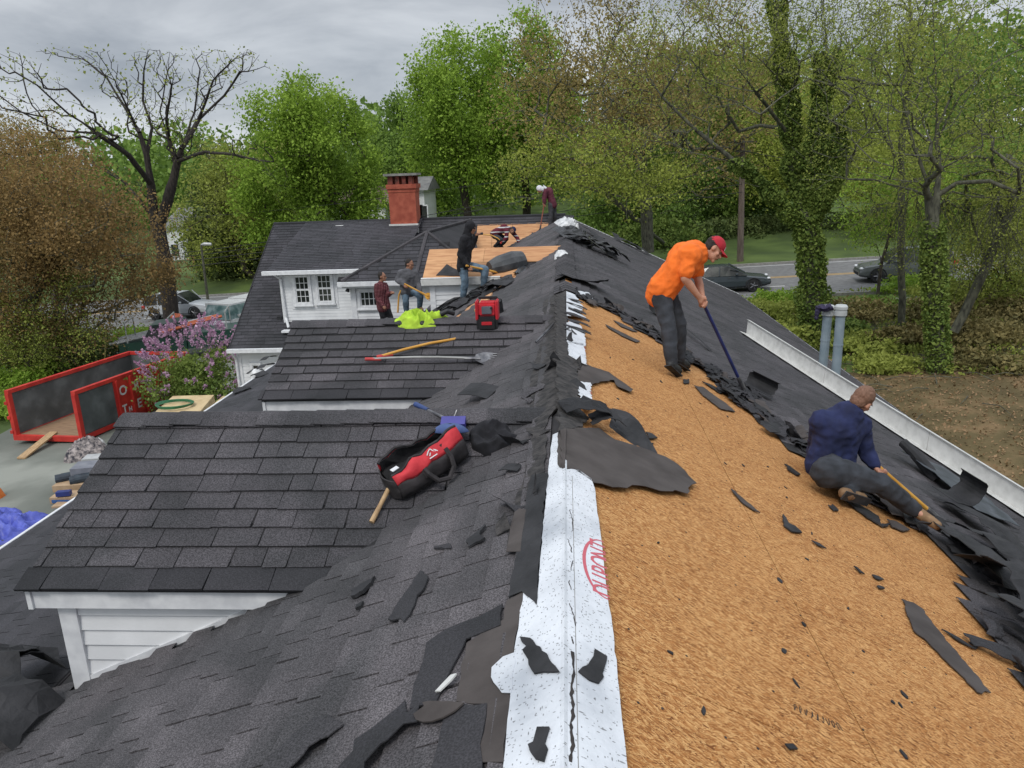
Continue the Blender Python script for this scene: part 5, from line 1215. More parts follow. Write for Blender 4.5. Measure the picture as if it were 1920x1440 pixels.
u, v = RS.hit(1072, 436); blob('crumpled_membrane', RS, .05, 21.8, .34, .9, .34, crumple, 'crumpled wad of white membrane on the far ridge', 'crumpled membrane', 3, 4, ridge=1.4)
blob('black_membrane_heap', RS, .28, 19.6, .55, 1.2, .30, dark_plastic, 'heap of black membrane tumbling over the far ridge', 'membrane heap', 5, 4, ridge=1.4)
for i in range(7): loose('black_membrane_strip', RS, .3+i*.13, 18.6+rg.normal()*.4, 1.2+rg.normal()*.3, 1.1, .2, dark_plastic, 'twisted black membrane strip trailing from the heap on the far ridge', 600+i, .04, 0, .08, .12, nx=8, ny=3, cat='membrane strip', group='black strips trailing from the far heap', crease=.1)
scrap(RS, [(1100, 450), (1110, 452), (1112, 456), (1102, 455)], .05, crumple, 'white plastic scrap beside the black heap on the far ridge', 41, .02, .1, .02, 'plastic scrap', name='plastic_scrap')
blob('crumpled_membrane', LS, .10, 15.2, .16, .5, .12, crumple, 'small tuft of white membrane left of the ridge', 'crumpled membrane', 8, 7)
# rolled and folded membranes round the stripped dormer
q = MB()
A_, B_ = HY(918, 505, 16.0), HY(980, 490, 16.4)
q.tube([A_, A_*.7+B_*.3, A_*.3+B_*.7, B_], [.16, .24, .27, .22], 14); obj('membrane_roll', q, mat('grey_membrane_roll', (.03, .033, .037), (.07, .075, .08), 5, .5, .01, 9), None, 'fat folded roll of dark membrane before the stripped dormer', 'membrane roll')
def quad_sheet(name, pts, m, label, cat, amp=.03, n=10, th=.01, seed=0, parent=None):
    P = [np.array(p, float) for p in pts]; nrm_ = nrm(np.cross(P[1]-P[0], P[3]-P[0]))
    def fn(a, c): return (P[0]*(1-a)+P[1]*a)*(1-c)+(P[3]*(1-a)+P[2]*a)*c + nrm_*amp*mn.noise(Vector((a*4+seed, c*4, seed))), nrm_
    q = MB(); q.grid(fn, n, n, th); return obj(name, q, m, parent, label, cat)
quad_sheet('membrane_sheet', [HY(962, 512, 15.8), HY(1000, 470, 17.6), HY(1042, 468, 17.6), HY(985, 515, 15.6)], mat('wet_black_membrane', (.02, .023, .028), (.06, .066, .075), 4, .35, .006, 9), 'wet black membrane sheet between the roll and the ridge', 'membrane sheet', .12, seed=3)
quad_sheet('membrane_sheet', [HY(985, 452, 26.6), HY(1000, 437, 27), HY(1024, 442, 26.6), HY(1015, 462, 26.0)], slate, 'grey membrane piece at the feet of the man in the white hood', 'membrane sheet', .1, seed=6)
for i, pp in enumerate([[(818, 518), (838, 497), (872, 517), (866, 519)]]):
    sheet('felt_piece', D3, pp, .016, .012, mt['felt'], None, step=.1, amp=.01, label='dark triangular felt piece on the stripped dormer beside the standing man', cat='felt piece')
for i in range(26):   # rubble along the ripped valley strip
    t = rg.random(); px, py = 800+t*150+rg.normal()*6, 602-t*68+rg.normal()*4; u, v = LS.hit(px, py)
    loose('torn_shingle', LS, u, v, rg.normal()*.5+.9, rg.uniform(.25, .8), rg.uniform(.1, .3), mt[('felt', 'shingle_dark', 'felt')[rg.integers(3)]], 'torn felt strip heaped in the valley below the stripped dormer', 640+i, rg.uniform(0, .12), 0, .05, .08, nx=6, ny=2, rag=.04, group='torn strips in the valley below the stripped dormer')
q = MB(); q.fbox(LS, *sorted((LS.hit(900, 580)[0], LS.hit(925, 560)[0])), *sorted((LS.hit(905, 585)[1], LS.hit(920, 560)[1])), .06, .09); obj('wood_offcut', q, mt['ply'], None, 'square plywood offcut tossed into the valley below the stripped dormer', 'wood offcut')
# black triangular lifted tab between the dormers
u, v = LS.hit(905, 747); loose('torn_shingle', LS, u, v, 1.1, .28, .24, mt['felt'], 'lifted shingle corner showing black above the nearest dormer ridge', 660, .12, 0, .02, .02, rag=.0)
# long metal sliver on the ridge by the second dormer
q = MB(); q.tube([LS.P(*LS.hit(1008, 648), .04), LS.P(*LS.hit(1043, 616), .06)], .012, 5); obj('metal_rod', q, steel, None, 'thin metal rod lying beside the ridge near the second dormer', 'metal rod')
# black stub pipe and dark pile at the lean-to
q = MB(); P0 = LS.P(*LS.hit(935, 590), .0); q.tube([P0, P0+(-.02, -.06, .22)], .085, 14, cap=False); q.tube([P0+(-.02, -.06, .22), P0], .075, 14); obj('vent_stub', q, mt['felt'], None, 'open black plumbing vent stub beside the radio', 'vent stub')
for i, (px, py, z_) in enumerate([(15, 1330, 0), (20, 1385, 0), (30, 1300, 0)]):
    u, v = LR.hit(px, py); loose('felt_sheet', LR, u, v, .4+i, .6, .42, mt['felt'], ['crumpled black felt at the left edge of the photo', 'lowest black felt sheet in the bottom left pile', 'uppermost block of the black pile at the left edge'][i], 680+i, .12, 0, .06, .18, nx=8, cat='felt sheet', crease=.15)
for i, (px, py) in enumerate([(480, 700), (500, 690), (455, 735), (505, 675), (488, 706)]):
    u, v = LR.hit(px, py); loose('torn_shingle', LR, u, v, rg.random()*3, .34, .26, mt['felt'], 'dark torn scrap heaped on the edge of the lean-to roof', 690+i, .03, 0, .03, .05, nx=5, group='torn scraps on the lean-to edge')
u, v = LR.hit(481, 702); blob('plastic_bag', LR, u, v, .12, .16, .15, crumple, 'small white plastic bag on the edge of the lean-to roof', 'plastic bag', 12, 9, n=10)

# white metal upstand and the twin vent pipes
q0, q1 = RS.P(3.45/CM, 14.9), RS.P(5.62/CM, 7.6); dd = q1-q0; LL = np.linalg.norm(dd); dd /= LL; nn = np.array([0, 0, 1.0]); sidev = nrm(np.cross(dd, RS.N))
ups = empty('metal_upstand', q0, 'long white metal upstand and flashing running down the right slope', 'metal flashing'); L0 = 0.0
inn = -sidev if (-sidev)@np.array([-1, 0, 0]) > 0 else sidev
for i, L1 in enumerate([2.55, 4.95, LL]):
    A_, B_ = q0+dd*(L0+.004), q0+dd*(L1-.006)
    def pr(P_): return [P_+inn*.17+RS.N*.042, P_+RS.N*.05+inn*.0, P_+nn*.30-inn*.05, P_+nn*.33-inn*.02, P_+nn*.335-inn*.10, P_+nn*.0-inn*.06+RS.N*.01]
    a_, c_ = pr(A_), pr(B_); b = MB(); n = len(a_); b.add(a_+c_, [(k_, (k_+1) % n, n+(k_+1) % n, n+k_) for k_ in range(n)]+[tuple(range(n)), tuple(range(2*n-1, n-1, -1))])
    obj('flashing_length', b, mt['alu'], ups); L0 = L1
q = MB(); q.tube([q0+nn*.325-inn*.06, q1+nn*.325-inn*.06], .007, 5); obj('blue_line', q, mat('blue_film_edge', (.08, .13, .25)), ups)
pvc = mat('grey_blue_pvc', (.20, .26, .30), (.27, .33, .37), 4, .45); pvcw = mat('white_pvc_cap', (.40, .42, .42), (.52, .54, .54), 5, .5)
yv = 13.1
for i, (pxb, pyb, pxt, pyt, lab) in enumerate([(1541, 690, 1553, 580, 'left grey-blue vent pipe behind the white upstand, a rag over its cap'), (1566, 700, 1577, 580, 'right grey-blue vent pipe with a ribbed white cap')]):
    A_, B_ = HY(pxb, pyb+14, yv+.25*(1-i)), HY(pxt, pyt, yv+.25*(1-i)); rt_ = empty('vent_pipe', A_, lab, 'vent pipe'); q = MB(); q.tube([A_, B_], .076, 16); obj('pipe', q, pvc, rt_)
    d_ = nrm(B_-A_); m_ = A_+d_*.62; q = MB(); q.tube([m_, m_+d_*.03], .082, 16); obj('coupling', q, pvc, rt_)
    q = MB(); q.tube([B_-d_*.10, B_-d_*.03, B_-d_*.03, B_+d_*.005, B_+d_*.005, B_+d_*.05, B_+d_*.075], [.100, .100, .094, .094, .104, .104, .085], 18); obj('vent_cap', q, pvcw, rt_)
rag_p = HY(1549, 577, yv+.2)
t = MB(); t.ell(rag_p+(-.02, 0, .0), (.15, .14, .05), None, 14, 8); t.cap(rag_p+(-.13, -.02, .0), rag_p+(-.17, -.04, -.16), .05, .03); t.cap(rag_p+(.05, -.02, .02), rag_p+(.0, -.10, .01), .05, .04)
obj('rag', voxel(t, .014, 2, .03, 14, mats=cloth('dark_purple_cloth', (.03, .025, .06)), name='rag'), None, None, 'dark purple rag draped over the left vent pipe', 'rag')

# ---- things on the dormers
# tool bag
bagroot = empty('tool_bag', D1.P(*D1.hit(790, 890)), 'open red and black canvas tool bag lying on the nearest dormer', 'tool bag')
red_c = mat('red_canvas', (.45, .02, .03), (.62, .04, .05), 10, .75, .006, 16); blk_c = mat('black_canvas', (.014, .012, .013), (.035, .03, .032), 12, .8, .006, 18); dk_in = mat('bag_lining', (.006, .006, .007), (.015, .014, .015), 8, .9)
bA = D1.P(*D1.hit(745, 930), .0); bB = D1.P(*D1.hit(866, 848), .0); bl = nrm(bB-bA); BL = np.linalg.norm(bB-bA)
bn = nrm(D1.N*.9+np.array([-.35, .1, .25])); bw = nrm(np.cross(bl, bn)); bw = bw if bw@np.array([0, -1, 0]) > 0 else -bw; bn = nrm(np.cross(bw, bl)); bn = bn if bn[2] > 0 else -bn
BP = lambda l, w, n: bA + bl*l*BL + bw*w + bn*n
bag_px = dict(farL=(716, 900), farR=(826, 812))
def side_pt(l, t, s):   # s=+1 near side; t 0..1 bottom to rim
    bulge = math.sin(math.pi*min(1, max(0, l)))**.5 if 0 < l < 1 else 0
    w = s*(.115+.022*mn.noise(Vector((l*7, t*3, s*5+2)))+.03*math.sin(math.pi*t)-.055*t*(1 if s > 0 else -.2)); n_ = .02+(.205-.035*math.sin(l*3.1+s))*t + .03*mn.noise(Vector((l*5, t*3, s*3)))*(t+.3)
    return BP(l, w*(.75+.25*bulge), n_*(.88+.12*bulge))
for s, nm in ((1, 'near'), (-1, 'far')):
    for (t0, t1, m_, n2) in ((0, .60, blk_c, 'side_panel'), (.602, 1, red_c, 'side_panel')):
        q = MB(); q.grid(lambda a, c: (side_pt(a, t0+(t1-t0)*c, s), -bw*s), 16, 5, .012); obj(n2, q, m_, bagroot, ('black lower ' if m_ is blk_c else 'red upper ')+'canvas panel', smooth=True)
for e0, l in ((0, 0.0), (1, 1.0)):
    q = MB(); q.grid(lambda a, c: (side_pt(l, c*.8, 1)*(1-a)+side_pt(l, c*.8, -1)*a + bl*(.03*math.sin(math.pi*a)*(1 if l else -1)), bl), 6, 5, .01); obj('end_panel', q, blk_c, bagroot)
q = MB(); q.grid(lambda a, c: (side_pt(a, .05, 1)*(1-c)+side_pt(a, .05, -1)*c, bn), 6, 4, .02); obj('base', q, blk_c, bagroot)
q = MB(); q.grid(lambda a, c: (side_pt(a, .55, .9)*(1-c)+side_pt(a, .55, -.9)*c + bn*.03*mn.noise(Vector((a*7, c*7, 0))), bn), 12, 6, .02); obj('lining', q, dk_in, bagroot)
for s in (1, -1): q = MB(); q.grid(lambda a, c: (side_pt(a*.96+.02, .35+.62*c, s)-bw*s*.016, bw*s), 14, 4, .004); obj('lining', q, dk_in, bagroot)
for s in (1, -1): q = MB(); q.tube([side_pt(i/14, 1.01, s) for i in range(15)], .011, 6); obj('zip', q, blk_c, bagroot)
q = MB(); pts = [side_pt(.36, .62, 1.12), side_pt(.36, .45, 1.2), side_pt(.42, .12, 1.6), side_pt(.55, .0, 1.85), side_pt(.68, .15, 1.7), side_pt(.72, .45, 1.2), side_pt(.72, .66, 1.12)]
q.tube(pts, .017, 6); obj('handle', q, blk_c, bagroot); q = MB()
for l in (.36, .72): q = MB(); q.grid(lambda a, c: (side_pt(l-.035+.07*a, .30+.5*c, 1.10), bw), 2, 4, .006); obj('handle_patch', q, blk_c, bagroot)

X_ = bl; Y_ = nrm(side_pt(.55, .95, 1)-side_pt(.55, .65, 1)); lm_ = mat('white_embroidery', (.7, .7, .7))
q = MB()
for (a0, b0, a1, b1) in ((.0, .02, .02, .03), (.02, .03, .03, .01), (.0, .0, .012, .012), (-.01, .01, .005, .022), (.028, .0, .045, .012), (.035, .018, .05, .0)): 
    O_ = side_pt(.50, .80, 1.06)+bw*.014; q.tube([O_+X_*a0*1.3+Y_*b0*1.3, O_+X_*a1*1.3+Y_*b1*1.3], .0042, 4)
q.tube([O_+X_*-.01-Y_*.015, O_+X_*.05-Y_*.015], .0045, 4); obj('printed_mark', q, lm_, bagroot)
q = MB(); o_ = side_pt(.06, .62, -.2); q.hexa([o_+bl*a*.05+bw*c*.04+bn*n_*.004+bn*.03 for n_ in (0, 1) for (a, c) in ((0, 0), (1, 0), (1, 1), (0, 1))]); obj('care_label', q, mt['white_trim'], bagroot)
hmr = empty('hammer', D1.P(*D1.hit(697, 984)), 'wooden hammer handle sticking out of the lower end of the tool bag', 'hammer')
q = MB(); A_ = D1.P(*D1.hit(698, 984), .025); B_ = D1.P(*D1.hit(732, 930), .07); q.tube([A_, A_*.5+B_*.5, B_, B_+(B_-A_)*.35], [.018, .015, .016, .016], 10); obj('handle', q, mt['wood'], hmr)
q = MB(); c_ = B_+(B_-A_)*.35; q.tube([c_-bw*.06, c_+bw*.06], .018, 8); obj('head', q, steel, hmr)
# cap and magnet sweeper head beside the bag
capc = cloth('denim_blue_cloth', (.07, .11, .26), 1.15); u, v = D1.hit(850, 818)
q = MB(); n = 14
def capf(a, c):
    t = c*2*math.pi; r = .125*(a**.8); return D1.P(u+r*math.sin(t)*.62+.05, v+r*math.cos(t), .10+.075*(1-a**2.4)+.06*math.sin(t)*a), D1.N
q.grid(capf, 7, 22, .004); cp = obj('cap', q, capc, None, 'faded blue cap lying between the tool bag and the blue tool', 'cap', smooth=True)
q = MB(); q.grid(lambda a, c: (D1.P(u+.075+a*.06*(1-(2*c-1)**2*.8), v+(c-.5)*.17, .03-.01*a), D1.N), 3, 8, .004); obj('brim', q, dk_in, cp)
bt = empty('blue_tool', D1.P(*D1.hit(852, 798)), 'blue handled roofing tool with a boxy blue head at the nearest dormer ridge', 'roofing tool')
u, v = D1.hit(852, 800); q = MB(); q.fbox(D1, u-.03, u+.05, v-.085, v+.085, .02, .075); obj('head', q, mat('blue_violet_plastic', (.05, .045, .22), (.07, .065, .30), 6, .45), bt)
A_ = D1.P(u-.03, v-.07, .06); B_ = HY(779, 758, 5.36); m_ = A_*.45+B_*.55
q = MB(); q.tube([A_, m_], .011, 8); obj('shaft', q, steel, bt); q = MB(); q.tube([m_, m_*.5+B_*.5, B_], [.016, .018, .02], 10); obj('grip', q, mat('blue_rubber', (.02, .045, .14), (.03, .06, .2), 6, .5), bt)
q = MB(); q.tube([D1.P(u-.03, v+.0, .06), D1.P(u-.075, v+.02, .09)], .006, 6); obj('latch', q, steel, bt)
# black sweater
u, v = D1.hit(926, 836); blob('black_sweater', D1, u-.03, v+.01, .15, .19, .15, c_black, 'crumpled black sweater beside the tool bag at the valley', 'sweater', 21, 7, n=34, rot=.6, ridge=1.0, power=.5, outline=.12)
# two tear-off shovels lying on the second dormer
a_ = D2.P(*D2.hit(690, 681), .06); c_ = D2.P(*D2.hit(925, 690), .05)
tear_tool(a_, D2.P(*D2.hit(915, 680), .05), 'grey-shafted shovel with a red grip lying on the second dormer', mat('grey_metal_shaft', (.25, .25, .24), (.36, .36, .35), 8, .5, metal=.3), steel, True, .014, .03, .2, gripm=grip_red, surfN=D2.N)
a_ = D2.P(*D2.hit(712, 678), .07); tear_tool(a_, LS.P(*LS.hit(950, 640), .08), 'wooden-handled shovel with its blade on the slope, lying across the second dormer', yellow_h, mt['wood'], False, .016, .07, .16, gripm=grip_red, surfN=D2.N)
# hi-vis shirt and radio on the second dormer ridge
hv = cloth('lime_hi_vis_cloth', (.42, .62, .05), 1.2); RF = Frame((0, 8.88, -.05), (0, -.94, -.34), (1, 0, 0), (0, -.34, .94))
xc = HY(787, 592, 8.85)[0]; blob('hi_vis_shirt', RF, .03, xc, .15, .30, .16, hv, 'lime hi-vis shirt dropped on the ridge of the second dormer', 'hi-vis shirt', 33, 11, n=44, ridge=1.9, outline=.3, h0=-.02)
rp0 = HY(914, 606, 8.7); rr_ = empty('site_radio', rp0, 'red and black jobsite radio standing on the second dormer ridge', 'radio')
def rb(name, x0, x1, y0, y1, z0, z1, m, ch=.02):
    q = MB(); q.box((x0, y0, z0), (x1, y1, z1)); me = q.mesh(name, m); bm = bmesh.new(); bm.from_mesh(me); bmesh.ops.bevel(bm, geom=bm.edges[:], offset=ch, segments=2, affect='EDGES'); bm.to_mesh(me); bm.free(); return me
blkp = mat('black_plastic', (.012, .012, .013), (.02, .02, .022), 6, .5); redp = mat('red_plastic', (.5, .02, .03), (.62, .03, .045), 6, .4)
X0 = rp0[0]; Y0 = 8.62; Z0 = -.17
o = obj('body', rb('body', X0-.12, X0+.12, Y0, Y0+.24, Z0, Z0+.17, blkp, .03), None, rr_)
o = obj('red_housing', rb('red_housing', X0-.10, X0+.115, Y0+.03, Y0+.235, Z0+.165, Z0+.33, redp, .025), None, rr_)
for s in (-1, 1): obj('roll_bar', rb('roll_bar', X0+s*.115-.015, X0+s*.115+.015, Y0+.02, Y0+.24, Z0+.12, Z0+.35, redp, .012), None, rr_)
obj('carry_handle', rb('carry_handle', X0-.11, X0+.12, Y0+.19, Y0+.24, Z0+.345, Z0+.375, blkp, .01), None, rr_)
obj('display', rb('display', X0-.055, X0+.06, Y0+.012, Y0+.04, Z0+.20, Z0+.29, mat('grey_screen', (.10, .11, .13), (.16, .17, .19), 6, .2), .006), None, rr_)
obj('badge', rb('badge', X0-.06, X0+.06, Y0-.006, Y0+.02, Z0+.075, Z0+.115, redp, .004), None, rr_)
q = MB(); q.tube([(X0+.06, Y0+.02, Z0+.27), (X0+.06, Y0-.002, Z0+.27)], .014, 12); obj('knob', q, blkp, rr_)
q = MB(); xx0, xx1 = HY(826, 588, 8.85)[0], HY(850, 583, 8.85)[0]; q.tube([(xx0, 8.86, .0), ((xx0+xx1)/2, 8.86, .035), (xx1, 8.9, .0)], .03, 10); obj('black_hose', q, blkp, None, 'short black corrugated tube beside the hi-vis shirt', 'tube')

# ================================================================== YARD, LOT AND ROAD
# red roll-off dumpster, its door end towards us
red_p = mat('red_dumpster_paint', (.42, .022, .018), (.60, .045, .03), 2.5, .55, .004, 20); grey_s = mat('scuffed_grey_steel', (.065, .075, .075), (.14, .155, .155), 1.6, .6, .004, 14, c3=(.09, .10, .10))
wfl = mat('wooden_floor', (.20, .12, .07), (.33, .21, .12), 3, .8, 0, None, (1, 8, 8)); letm = mat('white_lettering', (.6, .6, .6), (.72, .72, .72), 20)
dz = -6.62; A0 = np.array([-18.45, 23.1, dz]); B0 = np.array([-15.95, 22.85, dz]); dirn = nrm([.19, .98, 0]); LD = 5.6; HD = 1.72; fl = .28
acr = nrm(B0-A0); WD = np.linalg.norm(B0-A0); DP = lambda x, y, z: A0+acr*x+dirn*y+np.array([0, 0, z])
dr = empty('dumpster', A0, 'long open red roll-off dumpster with its end door open on the lot', 'dumpster')
def dbox(name, x0, x1, y0, y1, z0, z1, m, lab=None):
    q = MB(); q.hexa([DP(x0, y0, z0), DP(x1, y0, z0), DP(x1, y1, z0), DP(x0, y1, z0), DP(x0, y0, z1), DP(x1, y0, z1), DP(x1, y1, z1), DP(x0, y1, z1)]); return obj(name, q, m, dr, lab)
dbox('floor', .04, WD-.04, .02, LD, fl-.05, fl, wfl, 'wooden floor of the dumpster')
for x0, x1 in ((0, .05), (WD-.05, WD)):
    dbox('side_wall', x0, x1, 0.12, LD, fl, HD, grey_s, 'scuffed grey inner side wall'); dbox('top_rail', x0-.05, x1+.05, 0, LD+.05, HD, HD+.12, red_p); dbox('end_post', x0-.04, x1+.04, -.02, .13, .12, HD, red_p); dbox('bottom_rail', x0-.03, x1+.03, .12, LD, .14, fl+.02, red_p)
dbox('back_wall', 0, WD, LD, LD+.06, fl, HD, grey_s); dbox('top_rail', -.05, WD+.05, LD-.02, LD+.1, HD+.002, HD+.118, red_p); dbox('sill', -.03, WD+.03, -.04, .1, .12, fl+.01, red_p)
dbox('outer_skin', WD+.002, WD+.03, 1.75, LD, fl, HD, red_p)
for i in range(6): dbox('rib', WD+.03, WD+.12, 1.72+i*.66, 1.80+i*.66, .2, HD, red_p)
dbox('outer_panel', WD+.002, WD+.012, -.0+.14, 1.66, fl+.05, HD-.02, grey_s, 'bare grey outer panel behind the open door')
dbox('door_frame', WD-.02, WD+.06, 1.66, 1.72, .2, HD, red_p)
for y in (.3, 5.1): 
    for x in (.5, WD-.5): q = MB(); c = DP(x, y, .12); q.tube([c-acr*.12, c+acr*.12], .12, 12); obj('wheel', q, mt['felt'], dr)
for i in range(3): q = MB(); q.box(DP(-.1, -.05, .35+i*.5), DP(-.02, .05, .45+i*.5)); obj('hinge', q, red_p, dr)
for s_, y, z, sz in (('O', 2.08, 1.28, .46), ('R', 2.75, 1.28, .46), ('D', 3.4, 1.28, .46), ('A', 4.1, 1.28, .46), ('T', 2.02, .62, .40), ('H', 2.28, .55, .22), ('E', 2.75, .62, .46)):
    text_on('lettering', s_, sz, DP(WD+.034, y-.02, z), dirn, np.array([0, 0, 1.0]), letm, dr, bold=.012)
q = MB(); P0, P1 = G(25, 868)+(0, 0, .05), DP(1.25, .25, fl+.03); dv = nrm(P1-P0); sd_ = nrm(np.cross(dv, (0, 0, 1)))*.14
P0b = G(40, 862)+(0, 0, .02); q.hexa([P0b-sd_, P0b+sd_, P1+sd_, P1-sd_, P0b-sd_+(0, 0, .05), P0b+sd_+(0, 0, .05), P1+sd_+(0, 0, .05), P1-sd_+(0, 0, .05)]); obj('wooden_plank', q, mt['wood'], None, 'wooden plank ramped from the lot up into the dumpster', 'plank')

# stack of sheathing boards with a green hose
br = empty('board_stack', G(330, 770), 'stack of pale sheathing boards between the lilac and the house', 'board stack')
bx = HY(338, 762, 21.5); zt_ = bx[2]; osb_p = mat('pale_board', (.42, .30, .15), (.6, .46, .26), 3, .8, rnd=.2)
c1_, c2_, c3_, c4_ = [hit(x_, y_, (0, 0, 1), -4.85) for x_, y_ in ((285, 778), (372, 776), (402, 740), (325, 742))]
for i in range(20):
    q = MB(); z0 = -4.85-.045*(i+1); j = RNG.normal(size=2)*.01; off = np.array([j[0], j[1], 0]); P = [np.array([p[0], p[1], z0])+off for p in (c1_, c2_, c3_, c4_)]
    q.hexa(P+[p+np.array([0, 0, .04]) for p in P]); obj('board', q, osb_p, br)
q = MB(); q.box((c1_[0]+.1, c1_[1]+.1, -6.5), (c2_[0]-.1, c3_[1]-.1, -5.76)); obj('pallet', q, mt['wood'], br)
q = MB(); hc_ = hit(328, 761, (0, 0, 1), -4.83)
q.tube([hc_+np.array([.5*math.cos(t)*(1+.04*(t//6.28)), .42*math.sin(t), .02+.018*(t/6.28)]) for t in np.linspace(0, 6.28*4, 90)], .018, 5); obj('garden_hose', q, mat('green_hose', (.02, .12, .05), (.03, .16, .07), 6, .4), None, 'green garden hose coiled on the board stack', 'hose')
b2 = empty('board_stack', G(420, 752), 'lower single tier of pale boards right of the stack with the hose', 'board stack')
d_ = [hit(x_, y_, (0, 0, 1), -5.3) for x_, y_ in ((378, 776), (402, 776), (436, 742), (418, 742))]
for i in range(4):
    q = MB(); z0 = -5.3-.045*(i+1); P = [np.array([p[0], p[1], z0]) for p in d_]; q.hexa(P+[p+np.array([0, 0, .04]) for p in P]); obj('board', q, osb_p, b2)
q = MB(); q.box((d_[0][0]+.1, d_[0][1]+.1, -6.5), (d_[1][0], d_[3][1]-.1, -5.48)); obj('pallet', q, mt['wood'], b2)
# membrane rolls, boxes, tarp by the left wing
wrapb = mat('blue_black_roll', (.012, .018, .028), (.03, .045, .06), 5, .5); core = mat('roll_core', (.05, .09, .14), (.08, .13, .2), 20)
dr_ = nrm([.8, .55, 0])
def roll(px, py, z, label):
    p = hit(px, py, (0, 0, 1), z); r_ = empty('membrane_roll', p, label, 'membrane roll', 'rolls of membrane stacked on the lot')
    q = MB(); q.tube([p, p+dr_*1.0], .14, 14); obj('wrapper', q, wrapb, r_); q = MB(); q.tube([p-dr_*.01, p+dr_*.02], .06, 12); obj('core', q, core, r_)
for i, (px, py, z) in enumerate([(104, 900, -6.15), (116, 897, -6.15), (131, 903, -6.15), (140, 900, -6.12), (122, 914, -6.35), (133, 915, -6.35)]):
    roll(px, py, z, ['leftmost roll of the upper row in the membrane stack', 'second roll of the upper row in the membrane stack', 'third roll of the upper row in the membrane stack', 'rightmost roll of the upper row in the membrane stack', 'left roll of the bottom row in the membrane stack', 'right roll of the bottom row in the membrane stack'][i])
def crate(name, px, py, z, sx, sy, h, m, label, cat, rot=.2):
    p = hit(px, py, (0, 0, 1), z); c_, s_ = math.cos(rot), math.sin(rot); q = MB(); P = [(p[0]+a*c_-c*s_, p[1]+a*s_+c*c_, z) for a, c in ((0, 0), (sx, 0), (sx, sy), (0, sy))]; q.hexa([(x_, y_, z-h) for x_, y_, _ in P]+P); return obj(name, q, m, None, label, cat)
crate('storage_box', 130, 880, -5.85, .75, .6, .5, mat('grey_box', (.16, .17, .2), (.22, .23, .26), 5, .5), 'grey storage box behind the membrane rolls', 'box')
crate('storage_box', 152, 862, -6.0, .9, .45, .35, mat('pale_box', (.35, .36, .36), (.45, .46, .46), 5), 'pale box beyond the grey storage box', 'box')
u_ = np.array(G(168, 850)); GF = Frame((0, 0, GD), (1, 0, .05), (0, 1, 0), (-.05, 0, 1))
blob('rubbish_heap', GF, G(165, 853)[0], G(165, 853)[1], .6, .7, .6, mat('mixed_rubbish', (.02, .02, .03), (.4, .35, .33), 9, .8), 'heap of torn packaging beside the boxes', 'rubbish', 40, 6, n=16)
blob('plastic_bag', GF, G(184, 840)[0], G(184, 840)[1], .25, .3, .35, crumple, 'white plastic bag on top of the packaging heap', 'plastic bag', 41, 6, n=12)
card = mat('brown_cardboard', (.36, .24, .14), (.45, .32, .2), 5, .8); bluep = mat('blue_print', (.03, .09, .25), (.05, .12, .3), 5, .6)
cb = []
for i, (px, py, z, lab) in enumerate([(97, 912, -6.2, 'cardboard carton topmost of its stack by the rolls'), (92, 934, -6.25, 'middle cardboard carton with a blue tool on it'), (96, 950, -6.35, 'lowest cardboard carton with blue printed band')]):
    o = crate('cardboard_carton', px, py, z, 1.0, .45, .18, card, lab, 'carton', .12); 
    if i: p = hit(px, py, (0, 0, 1), z); q = MB(); q.box((p[0]+.06, p[1]-.012, z-.14), (p[0]+.95, p[1]-.0, z-.05)); obj('printed_band', q, bluep, o)
crate('blue_tool_case', 103, 924, -6.1, .35, .16, .12, mat('blue_case', (.02, .03, .14), (.03, .05, .2), 5, .5), 'dark blue tool case lying on the cartons', 'tool case')
tb = mat('blue_tarp_cloth', (.04, .055, .30), (.11, .14, .55), 3, .5, .03, 5); p = G(20, 1000)
blob('blue_tarp', GF, p[0]-.5, p[1]+.1, 1.5, 1.0, .42, tb, 'crumpled blue tarpaulin on the lot at the left edge', 'tarpaulin', 51, 3.0, n=34, ridge=1.6, outline=.35)
blob('orange_bag', GF, G(0, 935)[0]-.25, G(0, 935)[1], .3, .35, .5, mat('orange_sack', (.5, .12, .02), (.65, .18, .03), 5), 'orange sack cut by the left edge of the photo', 'sack', 52, 5, n=12)

